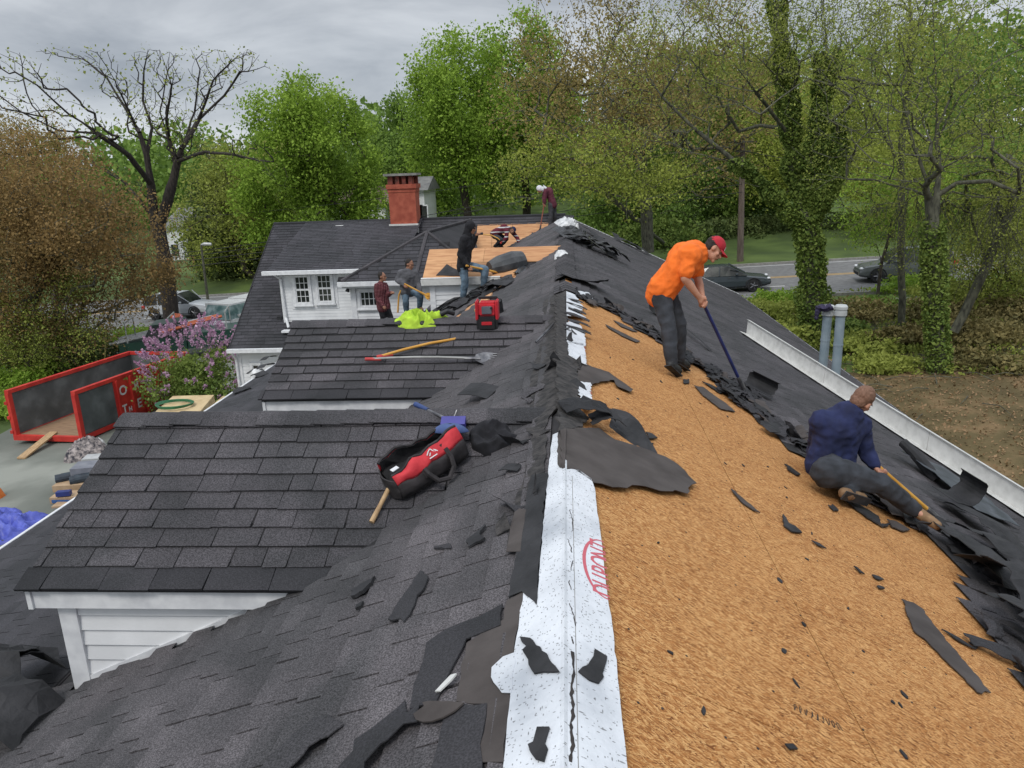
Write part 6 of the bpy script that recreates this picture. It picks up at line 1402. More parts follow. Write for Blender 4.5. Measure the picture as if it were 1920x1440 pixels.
# cars
def car(name, label, L_, Wd, Hh, paint, seed, loc, yaw, suv=False, rack=False):
    root = empty(name, (0, 0, 0), label, 'car'); hw = Wd/2
    if suv: prof = [(-.5, .42, .78), (-.485, .30, .98), (-.44, .28, 1.05), (-.2, .27, 1.06), (.16, .27, 1.04), (.22, .27, 1.02), (.44, .30, .88), (.49, .36, .72), (.5, .42, .60)]
    else: prof = [(-.5, .40, .72), (-.485, .28, .92), (-.44, .25, .98), (-.2, .23, .97), (.10, .23, .94), (.20, .24, .90), (.42, .28, .76), (.49, .34, .64), (.5, .4, .55)]
    q = MB(); rings = []
    for (t, zb, zt) in prof:
        w = hw*(1-.28*max(0, abs(t)-.40)/.1*.5); r = []
        for (yy, zz) in ((-.86, zb), (-1, zb+.12), (-1.0, zb+(zt-zb)*.55), (-.94, zt-.06), (-.80, zt), (0, zt+.035), (.80, zt), (.94, zt-.06), (1.0, zb+(zt-zb)*.55), (1, zb+.12), (.86, zb)): r.append((t*L_, yy*w, zz))
        rings.append(r)
    n = len(rings[0]); V = [p for r in rings for p in r]; F_ = [(i*n+j, i*n+j+1, (i+1)*n+j+1, (i+1)*n+j) for i in range(len(rings)-1) for j in range(n-1)]
    F_ += [(i*n+n-1, i*n, (i+1)*n, (i+1)*n+n-1) for i in range(len(rings)-1)]+[tuple(range(n-1, -1, -1)), tuple((len(rings)-1)*n+j for j in range(n))]
    q.add(V, F_); body = obj('body', q, paint, root, smooth=False)
    zb_ = 1.03 if suv else .95; gl = ([(-.47, 1.04, 1.0), (-.40, Hh-.10, .78), (-.30, Hh, .74), (.0, Hh+.01, .74), (.07, Hh-.03, .75), (.235, 1.0, .98)] if suv else [(-.43, .96, 1.0), (-.27, Hh-.10, .74), (-.17, Hh, .70), (.0, Hh+.005, .70), (.06, Hh-.04, .72), (.24, .90, .97)])
    q = MB(); V = []
    for t, z, w in gl:
        base_z = min(z-.004, zb_-.03); V += [(t*L_, -hw*.93, base_z), (t*L_, -hw*w*.93, z-.02), (t*L_, -hw*w*.82, z), (t*L_, hw*w*.82, z), (t*L_, hw*w*.93, z-.02), (t*L_, hw*.93, base_z)]
    m_ = len(gl); F_ = [(i*6+j, i*6+j+1, (i+1)*6+j+1, (i+1)*6+j) for i in range(m_-1) for j in range(5)]; q.add(V, F_); obj('greenhouse', q, mt['glass'], root, 'dark side and screen glass')
    q = MB(); rf = gl[1:-1]
    def rfn(a, c):
        i = min(int(a*(len(rf)-1)), len(rf)-2); f_ = a*(len(rf)-1)-i; t = rf[i][0]*(1-f_)+rf[i+1][0]*f_; z = rf[i][1]*(1-f_)+rf[i+1][1]*f_; w = rf[i][2]*(1-f_)+rf[i+1][2]*f_; s_ = (c-.5)*2
        return (t*L_, s_*hw*w*.87, z+.028-.03*abs(s_)**3), (0, 0, 1)
    q.grid(rfn, 9, 8, .02); obj('roof', q, paint, root)
    for s in (-1, 1):
        for (t0, z0, t1, z1) in ((gl[0][0], gl[0][1], gl[1][0], gl[1][1]), (gl[4][0], gl[4][1], gl[5][0], gl[5][1]), (-.06, zb_-.02, -.05, Hh-.03), (-.24, zb_, -.25, Hh-.06)):
            wa = hw*.945; wb = hw*.74*.96 if not suv else hw*.76*.97; q = MB(); q.tube([(t0*L_, s*wa, z0), (t1*L_, s*wb, z1)], .028, 5); obj('pillar', q, paint, root)
        for t in (-.31, .31):
            q = MB(); r = .34 if not suv else .36; q.tube([(t*L_, s*(hw-.2), r), (t*L_, s*(hw-.02), r), (t*L_, s*(hw+.005), r)], [r, r, r*.92], 22); w_ = obj('wheel', q, mt['felt'], root)
            q = MB(); q.tube([(t*L_, s*(hw+.002), r), (t*L_, s*(hw+.012), r)], [r*.66, r*.60], 18)
            obj('rim', q, mt['gap'], w_)
            q = MB()
            for k in range(5): a = k*1.2566; q.tube([(t*L_, s*(hw+.02), r), (t*L_+math.cos(a)*r*.62, s*(hw+.014), r+math.sin(a)*r*.62)], [.05, .03], 4)
            obj('spokes', q, steel, w_)
            q = MB(); q.tube([(t*L_+math.cos(a)*(r+.05), s*(hw+.002), r+.02+math.sin(a)*(r+.05)) for a in np.linspace(-.2, math.pi+.2, 14)], .035, 5); obj('wheel_arch', q, mt['felt'], root)
        q = MB(); q.ell((.475*L_, s*hw*.72, .68 if not suv else .78), (.10, .16, .07), None, 10, 6); obj('headlight', q, mat('headlight_glass', (.6, .62, .64), (.75, .77, .8), 9, .15), root)
        q = MB(); q.box((-.502*L_, s*hw*.82-.1, .80 if suv else .72), (-.455*L_, s*hw*.82+.1, .98 if suv else .84)); obj('tail_light', q, redp, root)
        q = MB(); q.ell((.13*L_, s*(hw+.08), zb_+.06), (.08, .09, .07), None, 8, 6); obj('mirror', q, paint, root)
        for t in (-.14, .05): q = MB(); q.box((t*L_-.07, s*(hw+.0)-.01, zb_-.14), (t*L_+.07, s*hw+.015, zb_-.11)); obj('door_handle', q, steel, root)
    q = MB(); q.box((.47*L_, -hw*.5, .42), (.504*L_, hw*.5, .56)); obj('grille', q, mt['felt'], root)
    root.location = loc; root.rotation_euler = (0, math.atan(-.05)*math.cos(yaw), yaw); return root
def paintm(n, c, r=.25): return mat(n, c, tuple(min(1, x*1.1) for x in c), 2, r)
yw = math.atan(-.14)
sx_ = 8.75; car('parked_sedan', 'dark grey sedan driving past on the near lane of the road', 4.85, 1.86, 1.44, paintm('slate_grey_paint', (.035, .045, .052)), 1, (sx_, road_y(sx_)-3.5, gz(sx_)+.04), yw)
sx_ = 18.2; car('dark_suv', 'dark silver-roofed SUV half hidden by the branches at right', 4.8, 1.9, 1.72, paintm('dark_suv_paint', (.09, .10, .10)), 2, (sx_, road_y(sx_)-2.6, gz(sx_)+.04), yw+math.pi, True)
sx_ = -25.3; car('silver_suv', 'silver SUV on the road behind the big bare tree', 4.75, 1.86, 1.68, paintm('silver_paint', (.42, .44, .46)), 3, (sx_, road_y(sx_)-3.1, gz(sx_)+.04), yw, True)
car('parked_car', 'grey car far behind the branches at the right edge', 4.6, 1.8, 1.45, paintm('pale_grey_paint', (.35, .37, .38)), 4, (28.5, road_y(28.5)-2.6, gz(28.5)+.04), yw, False)

# work truck under a ladder rack, white truck beyond
def ladder(name, A, B, w, label, m, parent=None):
    A, B = np.array(A, float), np.array(B, float); r_ = empty(name, A, label, 'ladder'); d = nrm(B-A); s_ = nrm(np.cross(d, (0, 0, 1)))*w/2; L = np.linalg.norm(B-A)
    for s in (-1, 1): q = MB(); a_ = A+s_*s; c_ = B+s_*s; q.tube([a_, c_], .075, 4); obj('rail', q, m, r_)
    for i in range(1, int(L/.35)): q = MB(); c = A+d*i*.35; q.tube([c-s_, c+s_], .02, 5); obj('rung', q, m, r_)
    return r_
alum = mat('ladder_aluminium', (.38, .39, .39), (.52, .53, .53), 9, .4, metal=.3); orl = mat('orange_fibreglass', (.55, .12, .04), (.65, .16, .06), 6, .5)
yl = 35.0; zr_ = None
tr = empty('pickup_truck', HY(300, 660, 36), 'dark green work truck with a ladder rack behind the lilac', 'truck'); gr_p = paintm('dark_green_paint', (.012, .05, .035), .35)
T0 = np.array([-20.3, 35.2, gz(-20)]); tdir = nrm([.95, .30, .05]); tl = nrm(np.cross((0, 0, 1), tdir)); TP = lambda x, y, z: T0+tdir*x+tl*y+np.array([0, 0, z])
def tbox(name, x0, x1, y0, y1, z0, z1, m, par=tr, tx=0.0):
    q = MB(); q.hexa([TP(x0, y0, z0), TP(x1, y0, z0), TP(x1, y1, z0), TP(x0, y1, z0), TP(x0+tx, y0+abs(tx)*.3, z1), TP(x1-tx*.4, y0+abs(tx)*.3, z1), TP(x1-tx*.4, y1-abs(tx)*.3, z1), TP(x0+tx, y1-abs(tx)*.3, z1)]); return obj(name, q, m, par)
tbox('hood', -1.1, .2, -.9, .9, .5, 1.15, gr_p); tbox('cab', .2, 1.9, -.92, .92, .5, 1.2, gr_p); tbox('greenhouse', .0, 1.9, -.88, .88, 1.2, 1.8, mt['glass'], tr, .35); tbox('cab_roof', .37, 1.75, -.76, .76, 1.8, 1.86, gr_p); tbox('bed', 1.95, 4.4, -.92, .92, .55, 1.25, gr_p)
for x in (-.4, 3.5):
    for y in (-.85, .85): q = MB(); q.tube([TP(x, y-.12, .36), TP(x, y+.12, .36)], .37, 16); obj('wheel', q, mt['felt'], tr)
for x in (-.7, 1.2, 3.8):
    for y in (-.85, .85): q = MB(); q.tube([TP(x, y, .9), TP(x, y, 2.12)], .03, 5); obj('rack_post', q, alum, tr)
    q = MB(); q.tube([TP(x, -.9, 2.12), TP(x, .9, 2.12)], .035, 5); obj('rack_bar', q, alum, tr)
ladder('ladder', HY(217, 643, 34.2), HY(395, 600, 37.2), .42, 'front aluminium ladder on the rack above the green truck', alum)
ladder('ladder', HY(222, 637, 35.2), HY(400, 594, 38.2), .42, 'rear aluminium ladder on the rack above the green truck', alum)
ladder('ladder', HY(300, 622, 34.4), HY(412, 592, 36.6), .42, 'orange ladder lashed on the rack above the green truck', orl)
q = MB(); q.tube([HY(205, 646, 34), HY(290, 628, 35)], .07, 4); obj('aluminium_plank', q, alum, None, 'aluminium staging plank sticking out left from the ladder rack', 'plank')
blob('orange_straps', Frame(HY(330, 598, 37.2), (1, 0, 0), (0, 1, 0), (0, 0, 1)), 0, 0, .25, .6, .3, orl, 'bundle of orange straps on top of the ladder rack', 'straps', 71, 6, n=12)
wt = empty('white_truck', HY(450, 640, 39), 'white truck with a tinted windscreen and ladders on its roof, beside the far house', 'truck'); T0 = np.array([-18.9, 38.2, gz(-18)]); tdir = nrm([.35, .93, .0]); tl = nrm(np.cross((0, 0, 1), tdir))
whp = paintm('white_truck_paint', (.62, .63, .64)); tbox('hood', -.2, 1.1, -.95, .95, .5, 1.15, whp, wt); tbox('cab', 1.1, 2.9, -.98, .98, .5, 1.2, whp, wt); tbox('greenhouse', .9, 2.9, -.93, .93, 1.2, 1.9, mat('teal_glass', (.05, .11, .11), (.25, .33, .33), 3, .1), wt, .35)
tbox('cab_roof', 1.25, 2.75, -.82, .82, 1.9, 1.98, whp, wt); tbox('box', 2.95, 6.5, -1.0, 1.0, .6, 2.0, whp, wt); tbox('grille', -.24, -.2, -.7, .7, .55, .95, mt['felt'], wt)
for x in (.4, 5):
    for y in (-.9, .9): q = MB(); q.tube([TP(x, y-.12, .38), TP(x, y+.12, .38)], .38, 16); obj('wheel', q, mt['felt'], wt)
ladder('ladder', HY(440, 592, 39), HY(486, 572, 43), .45, 'ladder on the roof of the white truck beside the far house', alum)
# traffic sign, lamp post, pole, wires
sg = empty('road_sign', HY(397, 600, 44), 'grey rectangular road sign with a black curved arrow', 'road sign'); c = HY(397, 578, 44)
q = MB(); q.box(c-(.36, .02, .31), c+(.36, .02, .31)); obj('panel', q, mat('grey_sign_face', (.33, .35, .36), (.4, .42, .43), 6, .5), sg)
q = MB(); q.tube([c+(.02, -.03, -.2), c+(-.06, -.03, -.05), c+(-.04, -.03, .1), c+(.08, -.03, .14), c+(.14, -.03, .08)], .035, 5); obj('arrow', q, mt['ink_black'], sg)
q = MB(); q.tube([c+(0, .03, -2.0), c+(0, .03, .28)], .035, 6); obj('post', q, steel, sg)
lp = empty('street_lamp', G(392, 570), 'slim street lamp leaning slightly before the dark trees', 'street lamp'); A_, B_ = HY(391, 574, 52), HY(377, 459, 52)
q = MB(); q.tube([A_-(0, 0, .4), B_], [.11, .07], 8); obj('post', q, bark_g, lp); q = MB(); q.tube([B_, B_+(.25, 0, .05), B_+(.75, 0, .02)], [.05, .12, .09], 8); obj('lamp_head', q, alum, lp)
yk = 34; q = MB(); q.tube([HY(196, 690, yk), HY(199, 610, yk)], .035, 6); tagp(obj('marker_post', q, mat('yellow_marker', (.35, .33, .12))), 'thin yellow marker post in front of the hedge at left', 'marker post')
up_ = empty('utility_pole', G(1388, 490), 'tall weathered wooden utility pole across the road', 'utility pole'); PB = G(1388, 490); PT = HY(1393, 255, PB[1])
q = MB(); q.tube([PB-(0, 0, .5), PT], [.24, .17], 12); obj('pole', q, mat('weathered_pole_wood', (.10, .075, .06), (.19, .15, .125), 3, .9, .01, 9, (4, 4, .4)), up_)
for dz_, w_ in ((-.4, .9), (-1.0, .5)): q = MB(); q.box(PT+(-w_, -.3, dz_-.05), PT+(w_, -.18, dz_+.05)); obj('crossarm', q, bark_g, up_)
for s in (-1, 0, 1): q = MB(); q.tube([PT+(s*.6, -.24, -.35), PT+(s*.6, -.24, -.18)], .05, 8); obj('insulator', q, mt['concrete'], up_)
for i, (yy, px0, py0, px1, py1) in enumerate([(55, 1393, 280, 560, 404), (55, 1393, 290, 560, 412), (55, 1392, 345, 300, 455), (55, 1392, 360, 300, 466), (56, 1392, 262, 600, 345)]):
    A_, B_ = HY(px0, py0, yy), HY(px1, py1, yy+3); B2 = B_+(B_-A_)*1.2; pts = [A_+(B2-A_)*t+np.array([0, 0, -1.6*math.sin(math.pi*t)]) for t in np.linspace(0, 1, 24)]
    q = MB(); q.tube(pts, .022 if i < 4 else .015, 4); obj('overhead_wire', q, mt['felt'], None, ['topmost thick overhead wire running left from the utility pole', 'second overhead wire just below the topmost', 'upper of the two low overhead wires', 'lowest overhead wire left of the utility pole', 'thin overhead wire above the chimney'][i], 'overhead wire')
A_ = HY(1393, 283, 55); B_ = HY(1960, 300, 47); q = MB(); q.tube([A_+(B_-A_)*t+np.array([0, 0, -.8*math.sin(math.pi*t)]) for t in np.linspace(0, 1, 16)], .02, 4); obj('overhead_wire', q, mt['felt'], None, 'overhead wire running right from the utility pole behind the trees', 'overhead wire')
# fire hydrant-like post and far houses
def far_house(px0, px1, pyb, pyt, y, label, roofc, pitch=.5, dep=9):
    A_ = HY(px0, pyb, y); B_ = HY(px1, pyb, y); top = HY(px0, pyt, y)[2]; base = gz(A_[0])+max(0, (y-62)*.03); r_ = empty('far_house', (A_[0], y, base), label, 'house'); x0, x1 = A_[0], B_[0]
    q = MB(); q.box((x0, y, base), (x1, y+dep, top)); obj('wall', q, mt['white_sid'], r_)
    q = MB(); h = dep/2*pitch; q.prism([(x0-.4, y-.4, top-.05), (x0-.4, y+dep/2, top+h), (x0-.4, y+dep+.4, top-.05)], (x1-x0+.8, 0, 0)); obj('roof', q, roofc, r_)
    n = max(2, int((x1-x0)/2.6))
    for i in range(n):
        for zz in (base+1.2, base+4.0):
            if zz+1.4 > top: continue
            xx = x0+(i+.5)*(x1-x0)/n; q = MB(); q.box((xx-.5, y-.06, zz-.07), (xx+.5, y-.01, zz+1.35)); w_ = obj('window', q, mt['white_trim'], r_); q = MB(); q.box((xx-.4, y-.09, zz), (xx+.4, y-.061, zz+1.25)); obj('pane', q, mt['glass'], w_)
    return r_
grr = mat('grey_roof', (.12, .12, .12), (.2, .2, .19), 2); brr = mat('brown_roof', (.16, .11, .09), (.22, .16, .13), 2)
far_house(778, 797, 400, 356, 66, 'tall white house with a grey roof just right of the chimney, behind trees', grr, .35, 6)
far_house(640, 725, 430, 385, 84, 'low white house glimpsed through the maple left of the chimney', brr, .4, 9)
far_house(1860, 1990, 420, 385, 78, 'white house glimpsed through the leaves at the right edge', grr, .4, 9)
far_house(315, 372, 470, 425, 82, 'pale house glimpsed behind the bare tree', grr, .4, 9)

# ================================================================== TREES AND PLANTS
def PX(pts, y, dy=None): return [HY(p[0], p[1], y+(p[2] if len(p) > 2 else 0)) for p in pts]
def crown(px0, py0, px1, py1, y, depth=.8):
    a, b_ = HY(px0, (py0+py1)/2, y), HY(px1, (py0+py1)/2, y); t, m_ = HY((px0+px1)/2, py0, y), HY((px0+px1)/2, py1, y)
    rx = abs(b_[0]-a[0])/2; rz = (t[2]-m_[2])/2; return (a+b_)/2*np.array([1, 1, 0])+np.array([0, 0, (t[2]+m_[2])/2]), (rx, rx*depth, rz)
# the big bare tree
yB = 46.6; elm_seeds = [(PX([(325, 612), (316, 540), (308, 480), (300, 420)], yB), None),
    (PX([(308, 478), (285, 405), (262, 375)], yB), 0), (PX([(300, 430), (283, 345), (275, 290), (262, 250), (248, 225, 2), (200, 145, 3), (150, 105, 4), (100, 90, 4)], yB), 0),
    (PX([(302, 425), (322, 350), (330, 310), (318, 260), (312, 225, -2), (322, 160, -3), (300, 95, -3)], yB), 0), (PX([(322, 350), (340, 280), (372, 225, 2), (420, 180, 3), (455, 130, 3)], yB), 0),
    (PX([(283, 345), (240, 290, -2), (205, 262, -3), (130, 215, -4), (70, 160, -5), (28, 135, -5)], yB), 0), (PX([(240, 290, -2), (180, 250, -4), (110, 245, -5), (40, 210, -6), (0, 180, -6)], yB), 0),
    (PX([(275, 290), (285, 240, 1), (268, 190, 2), (270, 130, 2)], yB), 0), (PX([(330, 310), (300, 210, 0), (315, 130, 1), (318, 98, 1)], yB), 0),
    (PX([(340, 300), (385, 285, -2), (440, 290, -3), (480, 300, -4)], yB), 0), (PX([(372, 225, 2), (400, 150, 1), (440, 110, 0)], yB), 0), (PX([(248, 225), (215, 150, -1), (190, 110, -2)], yB), 0),
    (PX([(262, 375), (230, 340, 2), (180, 310, 3)], yB), 0), (PX([(330, 310), (365, 210, 3), (375, 130, 3)], yB), 0)]
elm_t = []
rg = np.random.default_rng(8)
for pl, _ in elm_seeds[1:]:
    for j_ in range(max(1, len(pl)//2-1), len(pl)):
        a_, c_ = pl[j_-1], pl[j_]; dv = nrm(c_-a_); L_ = np.linalg.norm(c_-a_)
        for k_ in range(int(8+L_*8)):
            t = rg.random(); o_ = a_+(c_-a_)*t; lat = rg.normal(size=3); lat -= dv*(lat@dv); lat = nrm(lat)
            elm_t.append(o_+dv*rg.uniform(.5, 1.7)+lat*rg.uniform(.25, .95)+np.array([0, 0, .35]))
    for k_ in range(14): elm_t.append(pl[-1]+nrm(pl[-1]-pl[-2])*rg.uniform(.4, 1.6)+rg.normal(size=3)*.45)
def _py(p):
    d_ = np.asarray(p)-CAM; return 720-FPX*(d_@UP)/(d_@FW)
elm_t = [p for p in elm_t if _py(p) > 92]
tree('bare_tree', G(325, 607), (HY(250, 220, yB)), (9, 6, 5), .50, 'huge nearly bare tree with forked dark limbs spreading over the left', LM['olive'], 8, barkm=bark_d, seeds=elm_seeds, nl=2, per=2, extra_t=np.array(elm_t), leaves=2, lsize=.075, lspread=.4, step=.7, rtip=.012, wig=.05, up=.10, pw=.66)
# reddish-brown budding tree at the far left
yR = 34.0; c, r = crown(-130, 258, 292, 665, yR, .7)
_xt = lobes(HY(310, 525, yR), (1.6, 1.5, .9), 8, 8, 77)
tree('russet_tree', G(160, 688), c, r, .30, 'wide budding tree with rusty brown haze of twigs at the left edge', LM['russet'], 4, barkm=bark_g, nl=160, per=15, leaves=19, lsize=.082, lspread=.45, sig=.24, rtip=.008, fork=.75, shell=.5, zlo=-.95, tonez=.5, extra_t=_xt)
c, r = crown(-60, 500, 200, 700, 33, .7); tree('olive_shrub_tree', G(60, 715), c, r, .12, 'low olive green shrub tree under the rusty tree at left', LM['olive'], 5, nl=40, per=10, leaves=16, lsize=.07, lspread=.35, rtip=.008, zlo=-.9)
c, r = crown(-40, 185, 140, 420, 60, .7); tree('copper_tree', (c[0], 60, gz(c[0])), c, r, .25, 'copper leaved tree rising behind the rusty tree at far left', LM['bronze'], 6, nl=40, per=9, leaves=14, lsize=.13, lspread=.5, zlo=-.7)
c, r = crown(285, 470, 375, 610, 45.5, .8)
# green maples
def gtree(nm, px0, py0, px1, py1, y, basepx, lab, lm, seed, nl=60, per=11, leaves=22, ls=.2, tr_=.3, **kw):
    c, r = crown(px0, py0, px1, py1, y, kw.pop('depth', .8)); bx_ = HY(basepx, 400, y)[0]; base = (bx_, y, gz(bx_)+max(0, (y-62)*.03)-.1); return tree(nm, base, c, r, tr_, lab, LM[lm], seed, nl=nl, per=per, leaves=leaves, lsize=ls, **kw)
gtree('maple_tree', 452, 152, 712, 520, 62, 600, 'round bright green maple left of the chimney', 'green', 21, 90, 12, 26, .17, .35, lspread=.6, sig=.2, shell=.72)
gtree('maple_tree', 330, 260, 560, 560, 66, 470, 'pale green tree between the bare tree and the maple', 'olive', 22, 70, 10, 18, .15, .25, lspread=.6)
gtree('maple_tree', 675, 190, 880, 470, 92, 740, 'darker green tree far behind the chimney', 'deep', 23, 60, 10, 24, .26, .4, lspread=.9)
gtree('maple_tree', 765, 60, 960, 440, 76, 870, 'tall spring green tree right of the chimney', 'green', 24, 90, 11, 22, .2, .4, lspread=.75, depth=.9)
gtree('maple_tree', 880, 35, 1090, 420, 84, 985, 'taller green tree behind the bronze oak', 'green', 25, 80, 11, 22, .24, .45, lspread=.8)
gtree('evergreen_tree', 360, 340, 520, 600, 70, 440, 'dark conifer mass behind the street lamp', 'dark', 26, 60, 12, 26, .24, .3, lspread=.8, zlo=-1)
gtree('evergreen_tree', 440, 420, 560, 560, 68, 505, 'dark low evergreen left of the far house', 'dark', 27, 40, 10, 26, .22, .25, lspread=.7, zlo=-1)
# oaks
c, r = crown(925, -60, 1470, 420, 54, .75)
tree('oak_tree', G(1215, 462), c, r, .42, 'spreading oak with bronze upper leaves and yellow green lower ones', LM['bronze'], 31, barkm=bark_g, nl=120, per=12, leaves=9, lsize=.125, lspread=.5, sig=.2, rtip=.014, fork=.25, tonez=-.1, shell=.6,
     seeds=[(PX([(1215, 470), (1212, 400), (1205, 330)], 54), None), (PX([(1207, 340), (1180, 250, 1), (1140, 160, 2), (1120, 60, 2)], 54), 0), (PX([(1205, 330), (1215, 240, -2), (1230, 120, -2), (1240, 20, -2)], 54), 0), (PX([(1210, 370), (1260, 300, -2), (1320, 200, -3), (1380, 90, -3)], 54), 0), (PX([(1210, 380), (1150, 300, -2), (1060, 230, -3), (990, 200, -3)], 54), 0)])
c, r = crown(930, 225, 1330, 425, 50, .6)
tree('oak_tree', G(1258, 470), c, r, .16, 'yellow green understorey oak in front of the bronze oak', LM['yellow'], 32, barkm=bark_g, nl=70, per=9, leaves=13, lsize=.11, lspread=.45, rtip=.01, zlo=-.5)
gtree('oak_tree', 1040, 40, 1300, 300, 72, 1170, 'far copper tinted tree behind the bronze oak', 'bronze', 33, 50, 10, 14, .2, .3, lspread=.7)
# ivy-clad tree in the yard, with leaning limbs
yI = 30.0
iv_seeds = [(PX([(1530, 660), (1525, 560), (1520, 470), (1510, 400)], yI), None), (PX([(1522, 460), (1495, 420), (1440, 355), (1380, 305), (1300, 240), (1240, 180), (1190, 100), (1165, 20)], yI), 0),
    (PX([(1515, 400), (1490, 330, .5), (1480, 220, .8), (1470, 120, 1), (1455, 0, 1), (1440, -100, 1)], yI), 0), (PX([(1518, 400), (1520, 300, .2), (1540, 200, 0), (1550, 100, 0), (1540, -50, 0)], yI), 0),
    (PX([(1522, 420), (1565, 330, -.5), (1575, 230, -.8), (1620, 150, -1), (1650, 40, -1), (1690, -60, -1)], yI), 0), (PX([(1380, 305), (1290, 285, .5), (1180, 225, 1), (1100, 215, 1)], yI), 0),
    (PX([(1470, 240), (1400, 150, -1), (1330, 60, -2), (1290, -20, -2)], yI), 0), (PX([(1440, 355), (1350, 330, -1), (1270, 270, -2), (1200, 262, -2)], yI), 0), (PX([(1560, 150, -.5), (1640, 100, -2), (1750, 30, -3)], yI), 0)]
c, r = crown(1130, -140, 1800, 330, yI, .55)
ivt = tree('ivy_clad_tree', G(1530, 655), c, r, .38, 'big ivy-clad tree with a leaning lichened limb behind the vent pipes', LM['olive'], 41, barkm=bark_g, seeds=iv_seeds, nl=150, per=12, leaves=8, lsize=.055, lspread=.35, sig=.22, step=.6, rtip=.006, wig=.05, shell=.45, pw=.80)
q_ = []; rg = np.random.default_rng(9)
for pl, rr0 in ((iv_seeds[0][0], .72), (iv_seeds[2][0][:5], .46), (iv_seeds[3][0][:4], .46), (iv_seeds[4][0][:3], .42), (iv_seeds[1][0][:4], .42)):
    for a_, c_ in zip(pl[:-1], pl[1:]):
        n = int(np.linalg.norm(c_-a_)*1500); t = rg.random((n, 1)); dd_ = rg.normal(size=(n, 3)); dd_[:, 2] *= .3; dd_ /= np.linalg.norm(dd_, axis=1)[:, None]
        p_ = a_+(c_-a_)*t; bul = np.array([.75+.5*mn.noise(Vector(x_*1.3)) for x_ in p_])[:, None]; q_.append(p_+dd_*rr0*bul*(.8+.3*rg.random((n, 1))))
obj('ivy', leaf_mesh('ivy', np.concatenate(q_), .062, LM['ivy']), None, ivt)
# slim trunks and light foliage at right
def rtree(nm, seedpx, y, crn, lab, lm, seed, r0, **kw):
    c, r = crown(*crn, y, .6); s_ = [(PX(p, y), None if i == 0 else 0) for i, p in enumerate(seedpx)]; return tree(nm, s_[0][0][0], c, r, r0, lab, LM[lm], seed, seeds=s_, barkm=kw.pop('bm', bark_g), **kw)
rtree('slender_tree', [[(1690, 612), (1690, 500), (1692, 400), (1690, 280), (1700, 180), (1710, 60), (1700, -60)], [(1692, 300), (1640, 220), (1600, 130), (1580, 40)], [(1692, 260), (1760, 160), (1800, 60)]], 31.5, (1560, -120, 1850, 420), 'slender upright tree left of the twin trunked tree', 'yellow', 42, .14, nl=70, per=9, leaves=7, lsize=.055, lspread=.35, rtip=.007, step=.6)
rtree('forked_tree', [[(1762, 694), (1755, 600), (1752, 520), (1748, 440)], [(1748, 440), (1738, 340), (1712, 270), (1690, 180), (1655, 120), (1600, 100)], [(1750, 450), (1760, 330, .3), (1756, 200, .3), (1750, 60, .3), (1745, -60, .3)], [(1757, 250, .3), (1800, 180), (1860, 120), (1960, 70)], [(1750, 60), (1800, 20), (1860, -30)], [(1748, 380), (1790, 260), (1850, 230), (1940, 190)]], 24.8, (1480, -160, 2020, 430), 'tall forked tree with ivy round its foot at the right', 'olive', 43, .24, nl=120, per=11, leaves=8, lsize=.045, lspread=.34, rtip=.005, step=.5, shell=.5, wig=.06, pw=.80)
q_ = []
for pl, rr0 in ((PX([(1762, 694), (1755, 600), (1752, 520), (1748, 420)], 24.8), .34),):
    for a_, c_ in zip(pl[:-1], pl[1:]):
        n = int(np.linalg.norm(c_-a_)*1300); t = rg.random((n, 1)); dd_ = rg.normal(size=(n, 3)); dd_[:, 2] *= .3; dd_ /= np.linalg.norm(dd_, axis=1)[:, None]; q_.append(a_+(c_-a_)*t+dd_*rr0*(.8+.4*rg.random((n, 1))))
obj('ivy', leaf_mesh('ivy', np.concatenate(q_), .05, LM['ivy']), None, bpy.data.objects['forked_tree'])
rtree('leaning_tree', [[(1790, 620), (1850, 500), (1900, 380), (1940, 250), (1980, 60)], [(1850, 500), (1820, 400), (1700, 340), (1640, 320)], [(1900, 380), (1860, 300), (1790, 310)]], 27.5, (1600, 200, 2060, 560), 'leaning pale branched tree at the right edge', 'olive', 44, .16, nl=90, per=10, leaves=11, lsize=.05, lspread=.35, rtip=.007, step=.5, zlo=-.9)
gtree('young_tree', 1560, 300, 1780, 470, 38, 1660, 'young light green tree by the road behind the slender trunk', 'green', 45, 45, 8, 14, .075, .08, lspread=.35, zlo=-.8)
gtree('young_tree', 1780, 330, 2000, 600, 33, 1890, 'leafy young tree at the right edge', 'olive', 46, 60, 10, 16, .075, .1, lspread=.35, zlo=-.9)
gtree('evergreen_tree', 1810, 235, 2040, 480, 52, 1920, 'dark green evergreen showing behind the branches at the right edge', 'deep', 47, 60, 10, 26, .15, .25, lspread=.6, zlo=-1)
gtree('maple_tree', 1380, 110, 1700, 420, 70, 1540, 'yellow green woodland tree behind the ivy-clad tree', 'yellow', 48, 90, 10, 18, .17, .35, lspread=.7)
gtree('maple_tree', 1290, 180, 1500, 460, 78, 1400, 'deep green woodland tree behind the utility pole', 'deep', 49, 60, 10, 24, .2, .3, lspread=.8, zlo=-.9)
gtree('maple_tree', 1050, 230, 1330, 480, 74, 1190, 'shady green tree in the wood right of the far ridge', 'deep', 50, 60, 10, 24, .2, .3, lspread=.8, zlo=-.9)
gtree('maple_tree', 1700, 270, 1960, 490, 68, 1830, 'green woodland tree behind the forked tree', 'green', 51, 70, 10, 20, .16, .3, lspread=.7, zlo=-.9)
gtree('maple_tree', 1600, 250, 1760, 450, 62, 1680, 'bright yellow green small tree across the road', 'yellow', 52, 50, 9, 20, .12, .2, lspread=.5, zlo=-.9)
